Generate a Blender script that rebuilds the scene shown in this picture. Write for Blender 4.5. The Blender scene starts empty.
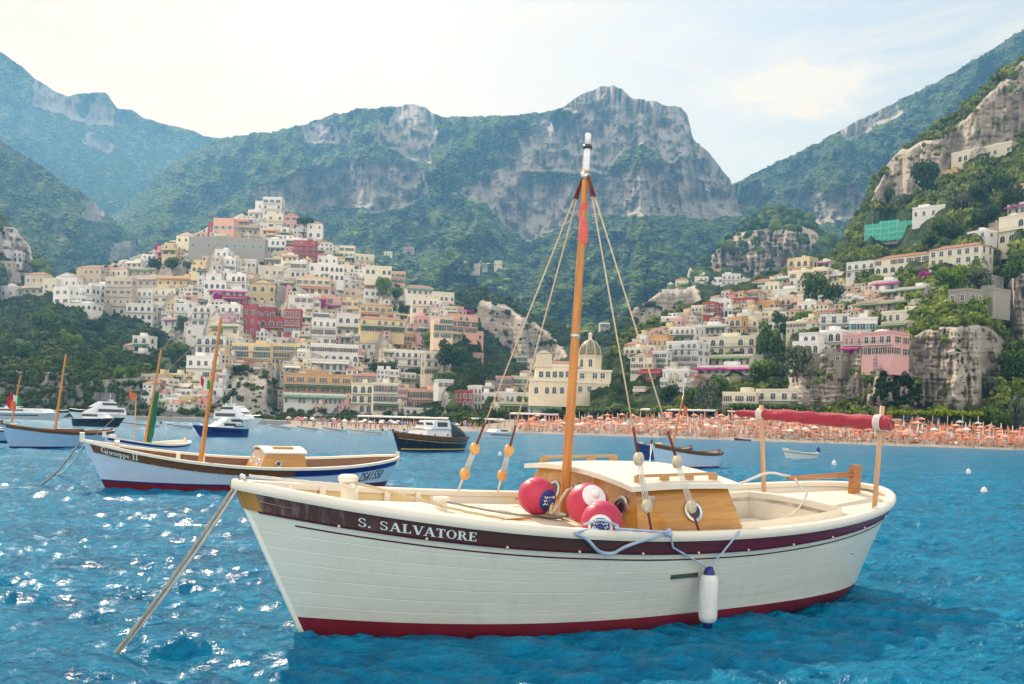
HAZE = 0.00028; DENOISE = True
import bpy, math, random
import numpy as np
from mathutils import Vector, Matrix, Euler
R = math.radians
C = bpy.context.scene.collection
SC = bpy.context.scene
random.seed(7)
rng = np.random.default_rng(11)

# ---------------------------------------------------------------- camera frame
F, HZ, ROLL, EYE = 1000.0, 425.0, 0.030, 2.0
SEA = -0.13
CR, SR = math.cos(ROLL), math.sin(ROLL)
def ray(px, py):
    a = (px - 512.0) / F; b = (HZ - py) / F
    return (a * CR - b * SR, 1.0, a * SR + b * CR)
def at(px, py, Y):
    r = ray(px, py)
    return Vector((r[0] * Y, Y, EYE + r[2] * Y))
def at_z(px, py, z=SEA):
    r = ray(px, py)
    Y = (z - EYE) / r[2]
    return Vector((r[0] * Y, Y, z))
def to_px(p):
    X, Y, Z = p[0], p[1], p[2] - EYE
    return 512 + F * (X * CR + Z * SR) / Y, HZ - F * (-X * SR + Z * CR) / Y
cam_d = bpy.data.cameras.new("camera"); cam = bpy.data.objects.new("camera", cam_d); C.objects.link(cam)
cam_d.sensor_width = 36.0; cam_d.lens = 36.0 * F / 1024.0
cam_d.shift_y = (HZ - 342.0) / 1024.0
cam_d.clip_start = 0.1; cam_d.clip_end = 60000
m = Matrix(((CR, -SR, 0), (0, 0, -1), (SR, CR, 0))).to_4x4()   # columns: right, up, back
m.translation = (0, 0, EYE)
cam.matrix_world = m
SC.camera = cam

# ---------------------------------------------------------------- numpy noise
_perm = np.arange(256); np.random.default_rng(3).shuffle(_perm); _perm = np.concatenate([_perm, _perm, _perm])
_grad = np.random.default_rng(5).normal(size=(256, 3)); _grad /= np.linalg.norm(_grad, axis=1)[:, None]
def pnoise(x, y, z=0.0):
    x, y, z = np.broadcast_arrays(np.asarray(x, float), np.asarray(y, float), np.asarray(z, float))
    xi, yi, zi = np.floor(x).astype(int), np.floor(y).astype(int), np.floor(z).astype(int)
    xf, yf, zf = x - xi, y - yi, z - zi
    u, v, w = [t * t * t * (t * (t * 6 - 15) + 10) for t in (xf, yf, zf)]
    def g(i, j, k):
        h = _perm[_perm[_perm[(xi + i) & 255] + ((yi + j) & 255)] + ((zi + k) & 255)]
        G = _grad[h]
        return G[..., 0] * (xf - i) + G[..., 1] * (yf - j) + G[..., 2] * (zf - k)
    lp = lambda a, b, t: a + (b - a) * t
    return 1.6 * lp(lp(lp(g(0,0,0), g(1,0,0), u), lp(g(0,1,0), g(1,1,0), u), v),
              lp(lp(g(0,0,1), g(1,0,1), u), lp(g(0,1,1), g(1,1,1), u), v), w)
def fbm(x, y, z=0.0, o=4, gain=0.5):
    s, a = 0.0, 1.0
    for i in range(o):
        s = s + a * pnoise(x * 2**i + 17.3 * i, y * 2**i - 9.1 * i, z * 2**i); a *= gain
    return s
def ridged(x, y, z=0.0, o=4):
    s, a = 0.0, 1.0
    for i in range(o):
        s = s + a * (1 - 2 * np.abs(pnoise(x * 2**i + 31.7 * i, y * 2**i + 5.5 * i, z * 2**i))); a *= 0.5
    return s
def interp(poly, x):
    p = np.array(poly, float)
    return np.interp(x, p[:, 0], p[:, 1])
def smooth_interp(poly, x):
    p = np.array(poly, float); x = np.asarray(x, float)
    i = np.clip(np.searchsorted(p[:, 0], x) - 1, 0, len(p) - 2)
    t = np.clip((x - p[i, 0]) / (p[i+1, 0] - p[i, 0]), 0, 1); t = t * t * (3 - 2 * t)
    return p[i, 1] + (p[i+1, 1] - p[i, 1]) * t
def in_poly(x, y, poly):
    x = np.asarray(x, float); y = np.asarray(y, float); c = np.zeros(np.broadcast(x, y).shape, bool)
    n = len(poly)
    for i in range(n):
        x0, y0 = poly[i]; x1, y1 = poly[i-1]
        if y0 == y1: continue
        c ^= ((y0 > y) != (y1 > y)) & (x < (x1 - x0) * (y - y0) / (y1 - y0) + x0)
    return c

# ---------------------------------------------------------------- materials
class NT:
    def __init__(s, mat):
        mat.use_nodes = True; s.t = mat.node_tree; s.t.nodes.clear()
    def n(s, typ, **k):
        nd = s.t.nodes.new(typ)
        for a, v in k.items():
            if a == 'inp':
                for kk, vv in v.items(): nd.inputs[kk].default_value = vv
            else: setattr(nd, a, v)
        return nd
    def l(s, a, b): s.t.links.new(a, b)
    def mix(s, fac, a, b, bt='MIX'):
        nd = s.n('ShaderNodeMix', data_type='RGBA', blend_type=bt)
        for sock, v in ((nd.inputs[0], fac), (nd.inputs[6], a), (nd.inputs[7], b)):
            if hasattr(v, 'is_linked'): s.l(v, sock)
            elif isinstance(v, (int, float)): sock.default_value = v
            else: sock.default_value = (*v[:3], 1)
        return nd.outputs[2]
    def math(s, op, a, b=0.0, clamp=False):
        nd = s.n('ShaderNodeMath', operation=op, use_clamp=clamp)
        for sock, v in ((nd.inputs[0], a), (nd.inputs[1], b)):
            if hasattr(v, 'is_linked'): s.l(v, sock)
            else: sock.default_value = v
        return nd.outputs[0]
    def noise(s, scale, detail=4, vec=None, rough=0.55, dist=0.0):
        nd = s.n('ShaderNodeTexNoise', inp={'Scale': scale, 'Detail': detail, 'Roughness': rough, 'Distortion': dist})
        if vec is not None: s.l(vec, nd.inputs['Vector'])
        return nd.outputs['Fac']
    def ramp(s, fac, stops):
        nd = s.n('ShaderNodeValToRGB'); s.l(fac, nd.inputs[0])
        e = nd.color_ramp.elements
        while len(e) < len(stops): e.new(0.5)
        for i, (p, c) in enumerate(stops):
            e[i].position = p; e[i].color = (*c, 1) if len(c) == 3 else c
        return nd.outputs[0]
    def out(s, bsdf):
        o = s.n('ShaderNodeOutputMaterial'); s.l(bsdf, o.inputs['Surface']); return o
MATS = {}
def pmat(name, col, rough=0.6, var=0.12, scale=3.0, bump=0.0, bscale=20.0, metal=0.0, spec=0.5, coat=0.0, dirt=0.0, dirtcol=(0.12, 0.09, 0.07), trans=0.0):
    """A painted/plain surface whose colour wanders a little, with optional grime and bump."""
    if name in MATS: return MATS[name]
    mt = bpy.data.materials.new(name); t = NT(mt)
    geo = t.n('ShaderNodeTexCoord').outputs['Object']
    f = t.noise(scale, 5, geo)
    c = t.mix(t.ramp(f, [(0.25, (0, 0, 0)), (0.75, (1, 1, 1))]), [x * (1 - var) for x in col], [min(1, x * (1 + var)) for x in col])
    if dirt:
        d = t.ramp(t.noise(scale * 2.7, 6, geo, 0.7), [(0.5, (0, 0, 0)), (0.75, (1, 1, 1))])
        c = t.mix(t.math('MULTIPLY', d, dirt), c, dirtcol)
    b = t.n('ShaderNodeBsdfPrincipled', inp={'Roughness': rough, 'Metallic': metal, 'Specular IOR Level': spec, 'Coat Weight': coat, 'Coat Roughness': 0.08})
    t.l(c, b.inputs['Base Color'])
    if trans: b.inputs['Transmission Weight'].default_value = trans
    if bump:
        bn = t.n('ShaderNodeBump', inp={'Strength': bump, 'Distance': 0.02}); t.l(t.noise(bscale, 6, geo), bn.inputs['Height']); t.l(bn.outputs[0], b.inputs['Normal'])
    t.out(b.outputs[0]); MATS[name] = mt
    return mt
def woodmat(name, c0, c1, rough=0.4, axis=2, scale=6.0, coat=0.3):
    if name in MATS: return MATS[name]
    mt = bpy.data.materials.new(name); t = NT(mt)
    geo = t.n('ShaderNodeTexCoord').outputs['Object']
    mp = t.n('ShaderNodeMapping'); t.l(geo, mp.inputs[0])
    sc = [scale, scale, scale]; sc[axis] = scale * 0.08; mp.inputs['Scale'].default_value = sc
    f = t.noise(3.0, 6, mp.outputs[0], 0.65, 0.6)
    c = t.ramp(f, [(0.3, c0), (0.7, c1)])
    b = t.n('ShaderNodeBsdfPrincipled', inp={'Roughness': rough, 'Coat Weight': coat, 'Coat Roughness': 0.1})
    t.l(c, b.inputs['Base Color'])
    bn = t.n('ShaderNodeBump', inp={'Strength': 0.15, 'Distance': 0.01}); t.l(f, bn.inputs['Height']); t.l(bn.outputs[0], b.inputs['Normal'])
    t.out(b.outputs[0]); MATS[name] = mt
    return mt

# ---------------------------------------------------------------- mesh builder
class MB:
    def __init__(s): s.v = []; s.f = []; s.m = []; s.uv = None
    def add(s, vs, fs, mi=0):
        o = len(s.v); s.v.extend([tuple(v) for v in vs]); s.f.extend([tuple(i + o for i in f) for f in fs]); s.m.extend([mi] * len(fs)); return s
    def box(s, c, d, mi=0, M=None, taper=1.0):
        x, y, z = d[0] / 2, d[1] / 2, d[2] / 2
        vs = [Vector((sx * x * (taper if sz > 0 else 1), sy * y * (taper if sz > 0 else 1), sz * z)) for sz in (-1, 1) for sy in (-1, 1) for sx in (-1, 1)]
        if M is not None: vs = [M @ v for v in vs]
        vs = [v + Vector(c) for v in vs]
        return s.add(vs, [(0, 2, 3, 1), (4, 5, 7, 6), (0, 1, 5, 4), (2, 6, 7, 3), (0, 4, 6, 2), (1, 3, 7, 5)], mi)
    def grid(s, P, mi=0, flip=False, wrap=False):
        n, k = len(P), len(P[0])
        vs = [p for row in P for p in row]; fs = []
        for i in range(n - 1):
            for j in range(k if wrap else k - 1):
                a, b = i * k + j, i * k + (j + 1) % k
                q = (a, b, b + k, a + k)
                fs.append(q[::-1] if flip else q)
        return s.add(vs, fs, mi)
    def tube(s, pts, r, n=8, mi=0, cap=True):
        pts = [Vector(p) for p in pts]; rs = r if isinstance(r, (list, tuple)) else [r] * len(pts)
        rows = []; up = None
        for i, p in enumerate(pts):
            d = (pts[min(i + 1, len(pts) - 1)] - pts[max(i - 1, 0)]).normalized()
            if up is None: up = d.orthogonal().normalized()
            up = (up - d * up.dot(d))
            up = up.normalized() if up.length > 1e-6 else d.orthogonal().normalized()
            w = d.cross(up)
            rows.append([p + (up * math.cos(2 * math.pi * k / n) + w * math.sin(2 * math.pi * k / n)) * rs[i] for k in range(n)])
        o = len(s.v)
        s.grid(rows, mi, wrap=True)
        if cap:
            s.f.append(tuple(o + k for k in range(n))[::-1]); s.m.append(mi)
            e = o + (len(rows) - 1) * n
            s.f.append(tuple(e + k for k in range(n))); s.m.append(mi)
        return s
    def lathe(s, prof, n=16, mi=0, M=None, mfun=None):
        rows = [[Vector((r * math.cos(2 * math.pi * k / n), r * math.sin(2 * math.pi * k / n), z)) for k in range(n)] for r, z in prof]
        if M is not None: rows = [[M @ v for v in row] for row in rows]
        o = len(s.f); s.grid(rows, mi, wrap=True)
        if mfun:
            for i in range(len(prof) - 1):
                for k in range(n): s.m[o + i * n + k] = mfun(i, k)
        return s
    def ball(s, c, r, mi=0, n=14, k=9, M=None, mfun=None, sq=(1, 1, 1)):
        prof = [(r * max(1e-4, math.sin(math.pi * i / k)), -r * math.cos(math.pi * i / k)) for i in range(k + 1)]
        T = Matrix.Translation(Vector(c)) @ (M.to_4x4() if M is not None else Matrix.Identity(4)) @ Matrix.Diagonal((*sq, 1))
        return s.lathe(prof, n, mi, T, mfun)
    def mesh(s, name, mats, smooth=False):
        me = bpy.data.meshes.new(name); me.from_pydata(s.v, [], s.f)
        for mt in (mats if isinstance(mats, (list, tuple)) else [mats]): me.materials.append(mt)
        me.polygons.foreach_set('material_index', s.m)
        if smooth: me.polygons.foreach_set('use_smooth', [True] * len(s.f))
        me.update()
        return me
    def build(s, name, mats, parent=None, smooth=False, auto=None):
        me = s.mesh(name, mats, smooth)
        if auto is not None: me.set_sharp_from_angle(angle=R(auto))
        o = bpy.data.objects.new(name, me); C.objects.link(o); o.parent = parent
        return o
def tag(o, label=None, cat=None, group=None, kind=None):
    if label: o['label'] = label
    if cat: o['category'] = cat
    if group: o['group'] = group
    if kind: o['kind'] = kind
    return o
def empty(name, M=None, label=None, cat=None, group=None):
    o = bpy.data.objects.new(name, None); C.objects.link(o); o.empty_display_size = 0.2
    if M is not None: o.matrix_world = M
    return tag(o, label, cat, group)
def np_mesh(name, V, Fq, mats, smooth=True, attrs=None, parent=None, mi=None):
    """V (n,3), Fq (m,k) -> object; attrs: name -> per-vertex float array"""
    me = bpy.data.meshes.new(name)
    n, (mm, k) = len(V), Fq.shape
    me.vertices.add(n); me.vertices.foreach_set('co', np.ascontiguousarray(V, np.float32).ravel())
    me.loops.add(mm * k); me.loops.foreach_set('vertex_index', np.ascontiguousarray(Fq, np.int32).ravel())
    me.polygons.add(mm); me.polygons.foreach_set('loop_start', np.arange(0, mm * k, k, dtype=np.int32))
    me.polygons.foreach_set('loop_total', np.full(mm, k, np.int32))
    for mt in (mats if isinstance(mats, (list, tuple)) else [mats]): me.materials.append(mt)
    if mi is not None: me.polygons.foreach_set('material_index', np.ascontiguousarray(mi, np.int32))
    me.polygons.foreach_set('use_smooth', np.full(mm, smooth))
    me.update(calc_edges=True); me.validate()
    for an, arr in (attrs or {}).items():
        at_ = me.attributes.new(an, 'FLOAT', 'POINT'); at_.data.foreach_set('value', np.ascontiguousarray(arr, np.float32))
    o = bpy.data.objects.new(name, me); C.objects.link(o); o.parent = parent
    return o
def grid_faces(ny, nx):
    i = np.arange((ny - 1) * (nx - 1)); r, c = i // (nx - 1), i % (nx - 1); a = r * nx + c
    return np.stack([a, a + 1, a + nx + 1, a + nx], 1)
def copy_tree(o, parent=None):
    c = o.copy(); C.objects.link(c); c.parent = parent
    for ch in o.children:
        copy_tree(ch, c)
    return c
# ---------------------------------------------------------------- light, sky, haze, sea
SUN_AZ, SUN_EL = R(-27), R(39)          # azimuth from +Y towards +X
sun_dir = Vector((math.sin(SUN_AZ) * math.cos(SUN_EL), math.cos(SUN_AZ) * math.cos(SUN_EL), math.sin(SUN_EL)))
sl = bpy.data.lights.new("sun", 'SUN'); so = bpy.data.objects.new("sun", sl); C.objects.link(so)
sl.energy = 5.0; sl.angle = R(0.53); sl.color = (1.0, 0.93, 0.82)
so.rotation_euler = sun_dir.to_track_quat('Z', 'Y').to_euler()
W = bpy.data.worlds.new("World"); SC.world = W
t = NT(W)
sky = t.n('ShaderNodeTexSky', sky_type='NISHITA', sun_disc=False, sun_elevation=SUN_EL, sun_rotation=SUN_AZ)
sky.altitude = 0; sky.air_density = 1.0; sky.dust_density = 2.2; sky.ozone_density = 1.5
tc = t.n('ShaderNodeTexCoord').outputs['Generated']
mp = t.n('ShaderNodeMapping'); t.l(tc, mp.inputs[0]); mp.inputs['Scale'].default_value = (1.0, 1.0, 2.6); mp.inputs['Rotation'].default_value = (0, R(-14), 0)
cl = t.noise(2.1, 7, mp.outputs[0], 0.58, 0.5)
sep = t.n('ShaderNodeSeparateXYZ'); t.l(tc, sep.inputs[0])
# thin veil of high cloud, denser toward the sun's side of the sky
side = t.math('MULTIPLY_ADD', sep.outputs[0], -0.95); side.node.inputs[2].default_value = 0.22
veil = t.math('ADD', t.math('MULTIPLY', cl, 0.55), side)
cf = t.ramp(veil, [(0.20, (0.50,) * 3), (0.52, (0.74,) * 3), (0.85, (1, 1, 1))])
# a soft bank of cloud above the right-hand hill
dn = t.n('ShaderNodeVectorMath', operation='DISTANCE'); stv = t.n('ShaderNodeVectorMath', operation='MULTIPLY'); t.l(tc, stv.inputs[0]); stv.inputs[1].default_value = (1.0, 1.0, 2.0); t.l(stv.outputs[0], dn.inputs[0])
cd = Vector(ray(800, 78)).normalized(); dn.inputs[1].default_value = (cd.x, cd.y, cd.z * 2.0)
cl2 = t.noise(9.0, 6, mp.outputs[0], 0.6, 0.3)
bank = t.math('SUBTRACT', t.math('MULTIPLY', cl2, 1.30), t.math('MULTIPLY', dn.outputs['Value'], 6.0))
bf = t.ramp(bank, [(0.16, (0, 0, 0)), (0.42, (0.95,) * 3)])
cfac = t.math('MAXIMUM', cf, bf)
mpc = t.n('ShaderNodeMapping'); t.l(tc, mpc.inputs[0]); mpc.inputs['Scale'].default_value = (1.2, 1.2, 6.0); mpc.inputs['Rotation'].default_value = (0, R(-22), R(20))
wisp = t.ramp(t.noise(3.6, 8, mpc.outputs[0], 0.66, 0.9), [(0.46, (0, 0, 0)), (0.74, (0.8,) * 3)])
skc = t.mix(1.0, sky.outputs[0], (0.15, 0.15, 0.15), 'MULTIPLY')
warm = t.ramp(veil, [(0.25, (0.72, 0.81, 0.88)), (0.75, (0.93, 0.85, 0.745))])
fin = t.mix(cfac, skc, t.mix(t.math('MULTIPLY', bf, 1.0), warm, (0.95, 0.92, 0.88)))
# unseen bright cloud bank added behind the camera to light the facades facing it
south = t.ramp(t.math('MULTIPLY_ADD', sep.outputs[1], -0.7), [(0.25, (0, 0, 0)), (0.75, (1, 1, 1))]); south.node.inputs[0].links[0].from_node.inputs[2].default_value = 0.28
fin = t.mix(south, fin, (1.6, 1.56, 1.48))
fin = t.mix(wisp, fin, (0.97, 0.93, 0.87))
bg = t.n('ShaderNodeBackground'); t.l(fin, bg.inputs[0]); bg.inputs[1].default_value = 1.0
o = t.n('ShaderNodeOutputWorld'); t.l(bg.outputs[0], o.inputs[0])
SC.view_settings.view_transform = 'Standard'; SC.view_settings.look = 'None'; SC.view_settings.exposure = 0.0
SC.render.engine = 'CYCLES'
SC.cycles.use_denoising = DENOISE
try:
    SC.cycles.denoiser = 'OPENIMAGEDENOISE'; SC.cycles.denoising_input_passes = 'RGB_ALBEDO_NORMAL'
except Exception: pass
SC.cycles.max_bounces = 5; SC.cycles.diffuse_bounces = 2; SC.cycles.glossy_bounces = 2; SC.cycles.volume_bounces = 0
SC.cycles.transmission_bounces = 3; SC.cycles.transparent_max_bounces = 6
SC.cycles.caustics_reflective = False; SC.cycles.caustics_refractive = False
SC.cycles.sample_clamp_indirect = 4.0

# sea-air haze: a box of thin scattering air over the bay and the mountains
mh = bpy.data.materials.new("sea_air"); t = NT(mh)
vs = t.n('ShaderNodeVolumeScatter', inp={'Color': (0.20, 0.52, 1.0, 1), 'Density': HAZE, 'Anisotropy': 0.3})
o = t.n('ShaderNodeOutputMaterial'); t.l(vs.outputs[0], o.inputs['Volume'])
if HAZE > 0:
    hb = MB().box((0, 1400, 320), (5200, 2600, 700)).build("haze", mh); tag(hb, "thin blue sea haze hanging over the bay and mountains", None, kind='structure')

# sea -------------------------------------------------------------
def wave_h(X, Y):
    h = np.zeros_like(X)
    r2 = np.random.default_rng(21)
    for i in range(58):
        lam = 0.20 * (1.068 ** i)
        th = r2.normal(R(258), 0.50); ph = r2.uniform(0, 6.28)
        k = 2 * math.pi / lam
        amp = 0.050 * lam * (1.0 if lam < 0.9 else (0.9 / lam) ** 1.15)
        fade = np.clip(1.7 - np.hypot(X, Y) / (lam * 80), 0, 1)
        # each train comes and goes in patches, as gusts leave it
        q = 1 + .95 * np.sin(k * .09 * (X * math.sin(th + .4) + Y * math.cos(th - .7)) + 2 * ph) * np.sin(k * .07 * (X * math.cos(th + .9) - Y * math.sin(th)) + ph)
        p = k * (X * math.cos(th) + Y * math.sin(th)) + ph + .8 * np.sin(k * .21 * (Y * math.cos(th) - X * math.sin(th)) + 3 * ph)
        if lam > 1.3: q = 1.0
        h += amp * fade * q * (0.55 * np.sin(p) + 1.25 * (0.64 - np.abs(np.sin(p / 2 + 1.0))))
    return h
ys = np.concatenate([np.geomspace(3.0, 60, 520), np.geomspace(60.5, 420, 90)[0:], np.array([600, 1200, 4000.])])
us = np.linspace(-0.85, 0.85, 620)
# a fan of rows, finer near the boats; the water is one sheet reaching past the shore
YY, UU = np.meshgrid(ys, us, indexing='ij'); XX = YY * UU
ZZ = SEA + wave_h(XX, YY)
ZZ[YY > 430] = SEA - 0.5
V = np.stack([XX, YY, ZZ], -1).reshape(-1, 3)
ms = bpy.data.materials.new("sea_water"); t = NT(ms)
geo = t.n('ShaderNodeTexCoord').outputs['Object']
mpw = t.n('ShaderNodeMapping'); t.l(geo, mpw.inputs[0]); mpw.inputs['Rotation'].default_value = (0, 0, R(25)); mpw.inputs['Scale'].default_value = (1.0, 1.9, 1.0)
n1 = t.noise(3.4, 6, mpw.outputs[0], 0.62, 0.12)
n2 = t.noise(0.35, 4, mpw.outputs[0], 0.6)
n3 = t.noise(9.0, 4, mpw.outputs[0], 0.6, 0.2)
hh = t.math('ADD', t.math('MULTIPLY', n1, 0.23), t.math('ADD', t.math('MULTIPLY', n2, 0.22), t.math('MULTIPLY', n3, 0.012)))
bn = t.n('ShaderNodeBump', inp={'Strength': 1.0, 'Distance': 1.0}); t.l(hh, bn.inputs['Height'])
big = t.noise(0.05, 3, geo)
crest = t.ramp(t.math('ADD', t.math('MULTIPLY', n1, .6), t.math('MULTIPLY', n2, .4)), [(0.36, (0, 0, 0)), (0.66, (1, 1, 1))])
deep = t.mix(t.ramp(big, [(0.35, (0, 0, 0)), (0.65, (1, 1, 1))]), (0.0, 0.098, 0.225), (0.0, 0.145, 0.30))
col = t.mix(crest, deep, (0.002, 0.30, 0.53))  # light coming through the wave crests is painted in as lighter cyan
b = t.n('ShaderNodeBsdfPrincipled', inp={'Roughness': 0.18, 'IOR': 1.33, 'Specular IOR Level': 0.20})
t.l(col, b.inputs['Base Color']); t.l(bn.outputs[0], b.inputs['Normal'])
t.out(b.outputs[0])
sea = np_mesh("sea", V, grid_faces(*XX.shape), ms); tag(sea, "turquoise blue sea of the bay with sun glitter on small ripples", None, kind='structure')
# ---------------------------------------------------------------- boats: shared hull maths
class Hull:
    def __init__(s, L, B, zb, zm, zs, rake, rs, pb=2.41, qs=2.56, sm=.511, Bw=.806, sk=.6, draft=.45):
        s.__dict__.update(L=L, B=B, zb=zb, zm=zm, zs=zs, rake=rake, rs=rs, pb=pb, qs=qs, sm=sm, Bw=Bw, sk=sk, draft=draft)
    def half(s, t):
        if t < s.sm: return s.B * (1 - (1 - t / s.sm) ** s.pb)
        return s.B * max(0.0, 1 - (1 - (1 - t) / (1 - s.sm)) ** s.qs) ** 0.5
    def sheer(s, t):
        k = s.sk
        return s.zb * (t - k) * (t - 1) / k + s.zm * t * (t - 1) / (k * (k - 1)) + s.zs * t * (t - k) / (1 - k)
    def pt(s, t, z, side=-1, off=0.0):
        """Hull skin at station t (0 bow, 1 stern) and height z; side -1 port, +1 starboard."""
        Z = s.sheer(t); e = z / Z
        if e > 0.08: w = s.Bw + (1 - s.Bw) * min(1.2, (e - .08) / .92) ** 1.15
        else: w = s.Bw * max(0.0, 1 - ((.08 - e) * Z / s.draft) ** 2) ** .5
        xs, xe = s.rake * (1 - e), s.L - s.rs * (1 - e)
        return Vector((xs + t * (xe - xs) - s.L / 2, side * (s.half(t) * w + off), z))
    def nrm(s, t, z, side=-1):
        a = s.pt(min(t + .01, 1), z, side) - s.pt(max(t - .01, 0), z, side)
        b = s.pt(t, z + .02, side) - s.pt(t, z - .02, side)
        n = a.cross(b).normalized()
        return n if n.y * side > 0 else -n
    def strip(s, mb, ts, zlo, zhi, off, nrow=1, mi=0, sides=(-1, 1), closed=False):
        """A band of skin between two height functions, standing proud by off."""
        for sd in sides:
            rows = []
            for r in range(nrow + 1):
                k = r / nrow
                row = []
                for t in ts:
                    z = zlo(t) + (zhi(t) - zlo(t)) * k
                    row.append(s.pt(t, z, sd) + s.nrm(t, z, sd) * off if off else s.pt(t, z, sd))
                rows.append(row)
            mb.grid(rows, mi, flip=(sd > 0))
            if closed:
                for r, z in ((0, zlo), (nrow, zhi)):
                    inn = [s.pt(t, z(t), sd) - s.nrm(t, z(t), sd) * .01 for t in ts]
                    mb.grid([inn, rows[r]] if r == 0 else [rows[r], inn], mi, flip=(sd > 0))
        return mb
def tspace(n=70, a=0.0, b=1.0):
    return [a + (b - a) * (0.5 - 0.5 * math.cos(math.pi * i / n)) for i in range(n + 1)]
def boat_frame(px0, Y0, px1, Y1, L, heel=0.0, trim=0.0, z=SEA):
    """World matrix of a boat whose bow is toward (px0, Y0) and stern toward (px1, Y1); centred between."""
    b = at(px0, HZ, Y0); e = at(px1, HZ, Y1)
    d = Vector((e.x - b.x, e.y - b.y, 0)).normalized()
    c = (b + e) / 2
    return frame(c.x, c.y, z, math.atan2(d.y, d.x), heel, trim)
def frame(x, y, z, yaw, heel=0.0, trim=0.0):
    ex = Vector((math.cos(yaw), math.sin(yaw), trim)).normalized(); ey = Vector((-math.sin(yaw), math.cos(yaw), heel)); ez = ex.cross(ey).normalized(); ey = ez.cross(ex)
    M = Matrix((ex, ey, ez)).transposed().to_4x4(); M.translation = (x, y, z)
    return M

# lettering strokes: thick/thin pen letters on a unit-high cell, polygons in (x, y)
def bar(x0, y0, x1, y1, w):
    dx, dy = x1 - x0, y1 - y0; l = math.hypot(dx, dy) or 1; nx, ny = -dy / l * w / 2, dx / l * w / 2
    return [[(x0 + nx, y0 + ny), (x0 - nx, y0 - ny), (x1 - nx, y1 - ny), (x1 + nx, y1 + ny)]]
def arc(cx, cy, rx, ry, a0, a1, w0, w1, n=14):
    """pen arc; the stroke is w0 wide where it runs up and down, w1 where it runs across"""
    P = []
    for i in range(n):
        q = []
        for a in (a0 + (a1 - a0) * i / n, a0 + (a1 - a0) * (i + 1) / n):
            c, s_ = math.cos(R(a)), math.sin(R(a)); w = w1 + (w0 - w1) * c * c
            q.append(((cx + (rx + w / 2) * c, cy + (ry + w1 / 2) * s_), (cx + (rx - w / 2) * c, cy + (ry - w1 / 2) * s_)))
        P.append([q[0][0], q[0][1], q[1][1], q[1][0]])
    return P
def serif_glyph(ch):
    T, t = .21, .085           # thick and thin strokes
    se = lambda x, y, w=.36: bar(x - w / 2, y, x + w / 2, y, .075)
    B = .0375
    if ch == 'S': return arc(.33, .74, .21, .22, 35, 270, .13, t) + arc(.33, .27, .23, .23, -150, 90, .16, t) + bar(.33, .52, .33, .48, .2) + bar(.55, .72, .55, .96, .075) + bar(.1, .28, .1, .04, .075), .72
    if ch == '.': return bar(.02, .09, .2, .09, .18), .5
    if ch == 'A': return bar(.12, 0, .44, 1, t) + bar(.76, 0, .46, 1, T) + bar(.24, .34, .66, .34, t) + se(.12, B, .3) + se(.78, B, .38), .97
    if ch == 'L': return bar(.2, 0, .2, 1, T) + se(.2, 1 - B, .42) + bar(.0, B, .66, B, .075) + bar(.63, 0, .63, .3, .085), .78
    if ch == 'V': return bar(.16, 1, .44, 0, T) + bar(.76, 1, .48, 0, t) + se(.14, 1 - B, .38) + se(.78, 1 - B, .3), .86
    if ch == 'T': return bar(.36, 0, .36, 1, T) + bar(.02, 1 - B, .7, 1 - B, .08) + bar(.045, .74, .045, 1, .08) + bar(.675, .74, .675, 1, .08) + se(.36, B, .42), .78
    if ch == 'O': return arc(.42, .5, .32, .46, 0, 360, T, t, 26), .9
    if ch == 'R': return bar(.18, 0, .18, 1, T) + se(.18, 1 - B, .36) + se(.18, B, .4) + arc(.36, .74, .2, .22, -90, 90, .2, t) + bar(.2, .96, .38, .96, t) + bar(.2, .52, .38, .52, t) + bar(.42, .5, .72, .0, .19) + se(.76, B, .2), .88
    if ch == 'E': return bar(.18, 0, .18, 1, T) + bar(.0, 1 - B, .62, 1 - B, .08) + bar(.0, B, .66, B, .08) + bar(.2, .52, .48, .52, .08) + bar(.6, .74, .6, 1, .08) + bar(.63, 0, .63, .28, .08) + bar(.47, .4, .47, .64, .07), .76
    return [], .35
def plain_glyph(ch):
    w = .13
    S = {'2': arc(.27, .72, .2, .22, 170, -30, w, w) + bar(.43, .6, .08, .07, w) + bar(.03, .06, .52, .06, w),
         'S': arc(.27, .74, .18, .2, 30, 270, w, w) + arc(.27, .28, .2, .22, -150, 90, w, w),
         'A': bar(.05, 0, .27, 1, w) + bar(.49, 0, .27, 1, w) + bar(.12, .33, .42, .33, w),
         '1': bar(.25, 0, .25, 1, w) + bar(.25, .97, .1, .8, w * .8),
         '5': bar(.1, .94, .47, .94, w) + bar(.12, .94, .1, .55, w) + arc(.26, .32, .2, .26, -150, 120, w, w),
         '0': arc(.27, .5, .19, .44, 0, 360, w, w, 20)}
    return S.get(ch, []), .62
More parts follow.
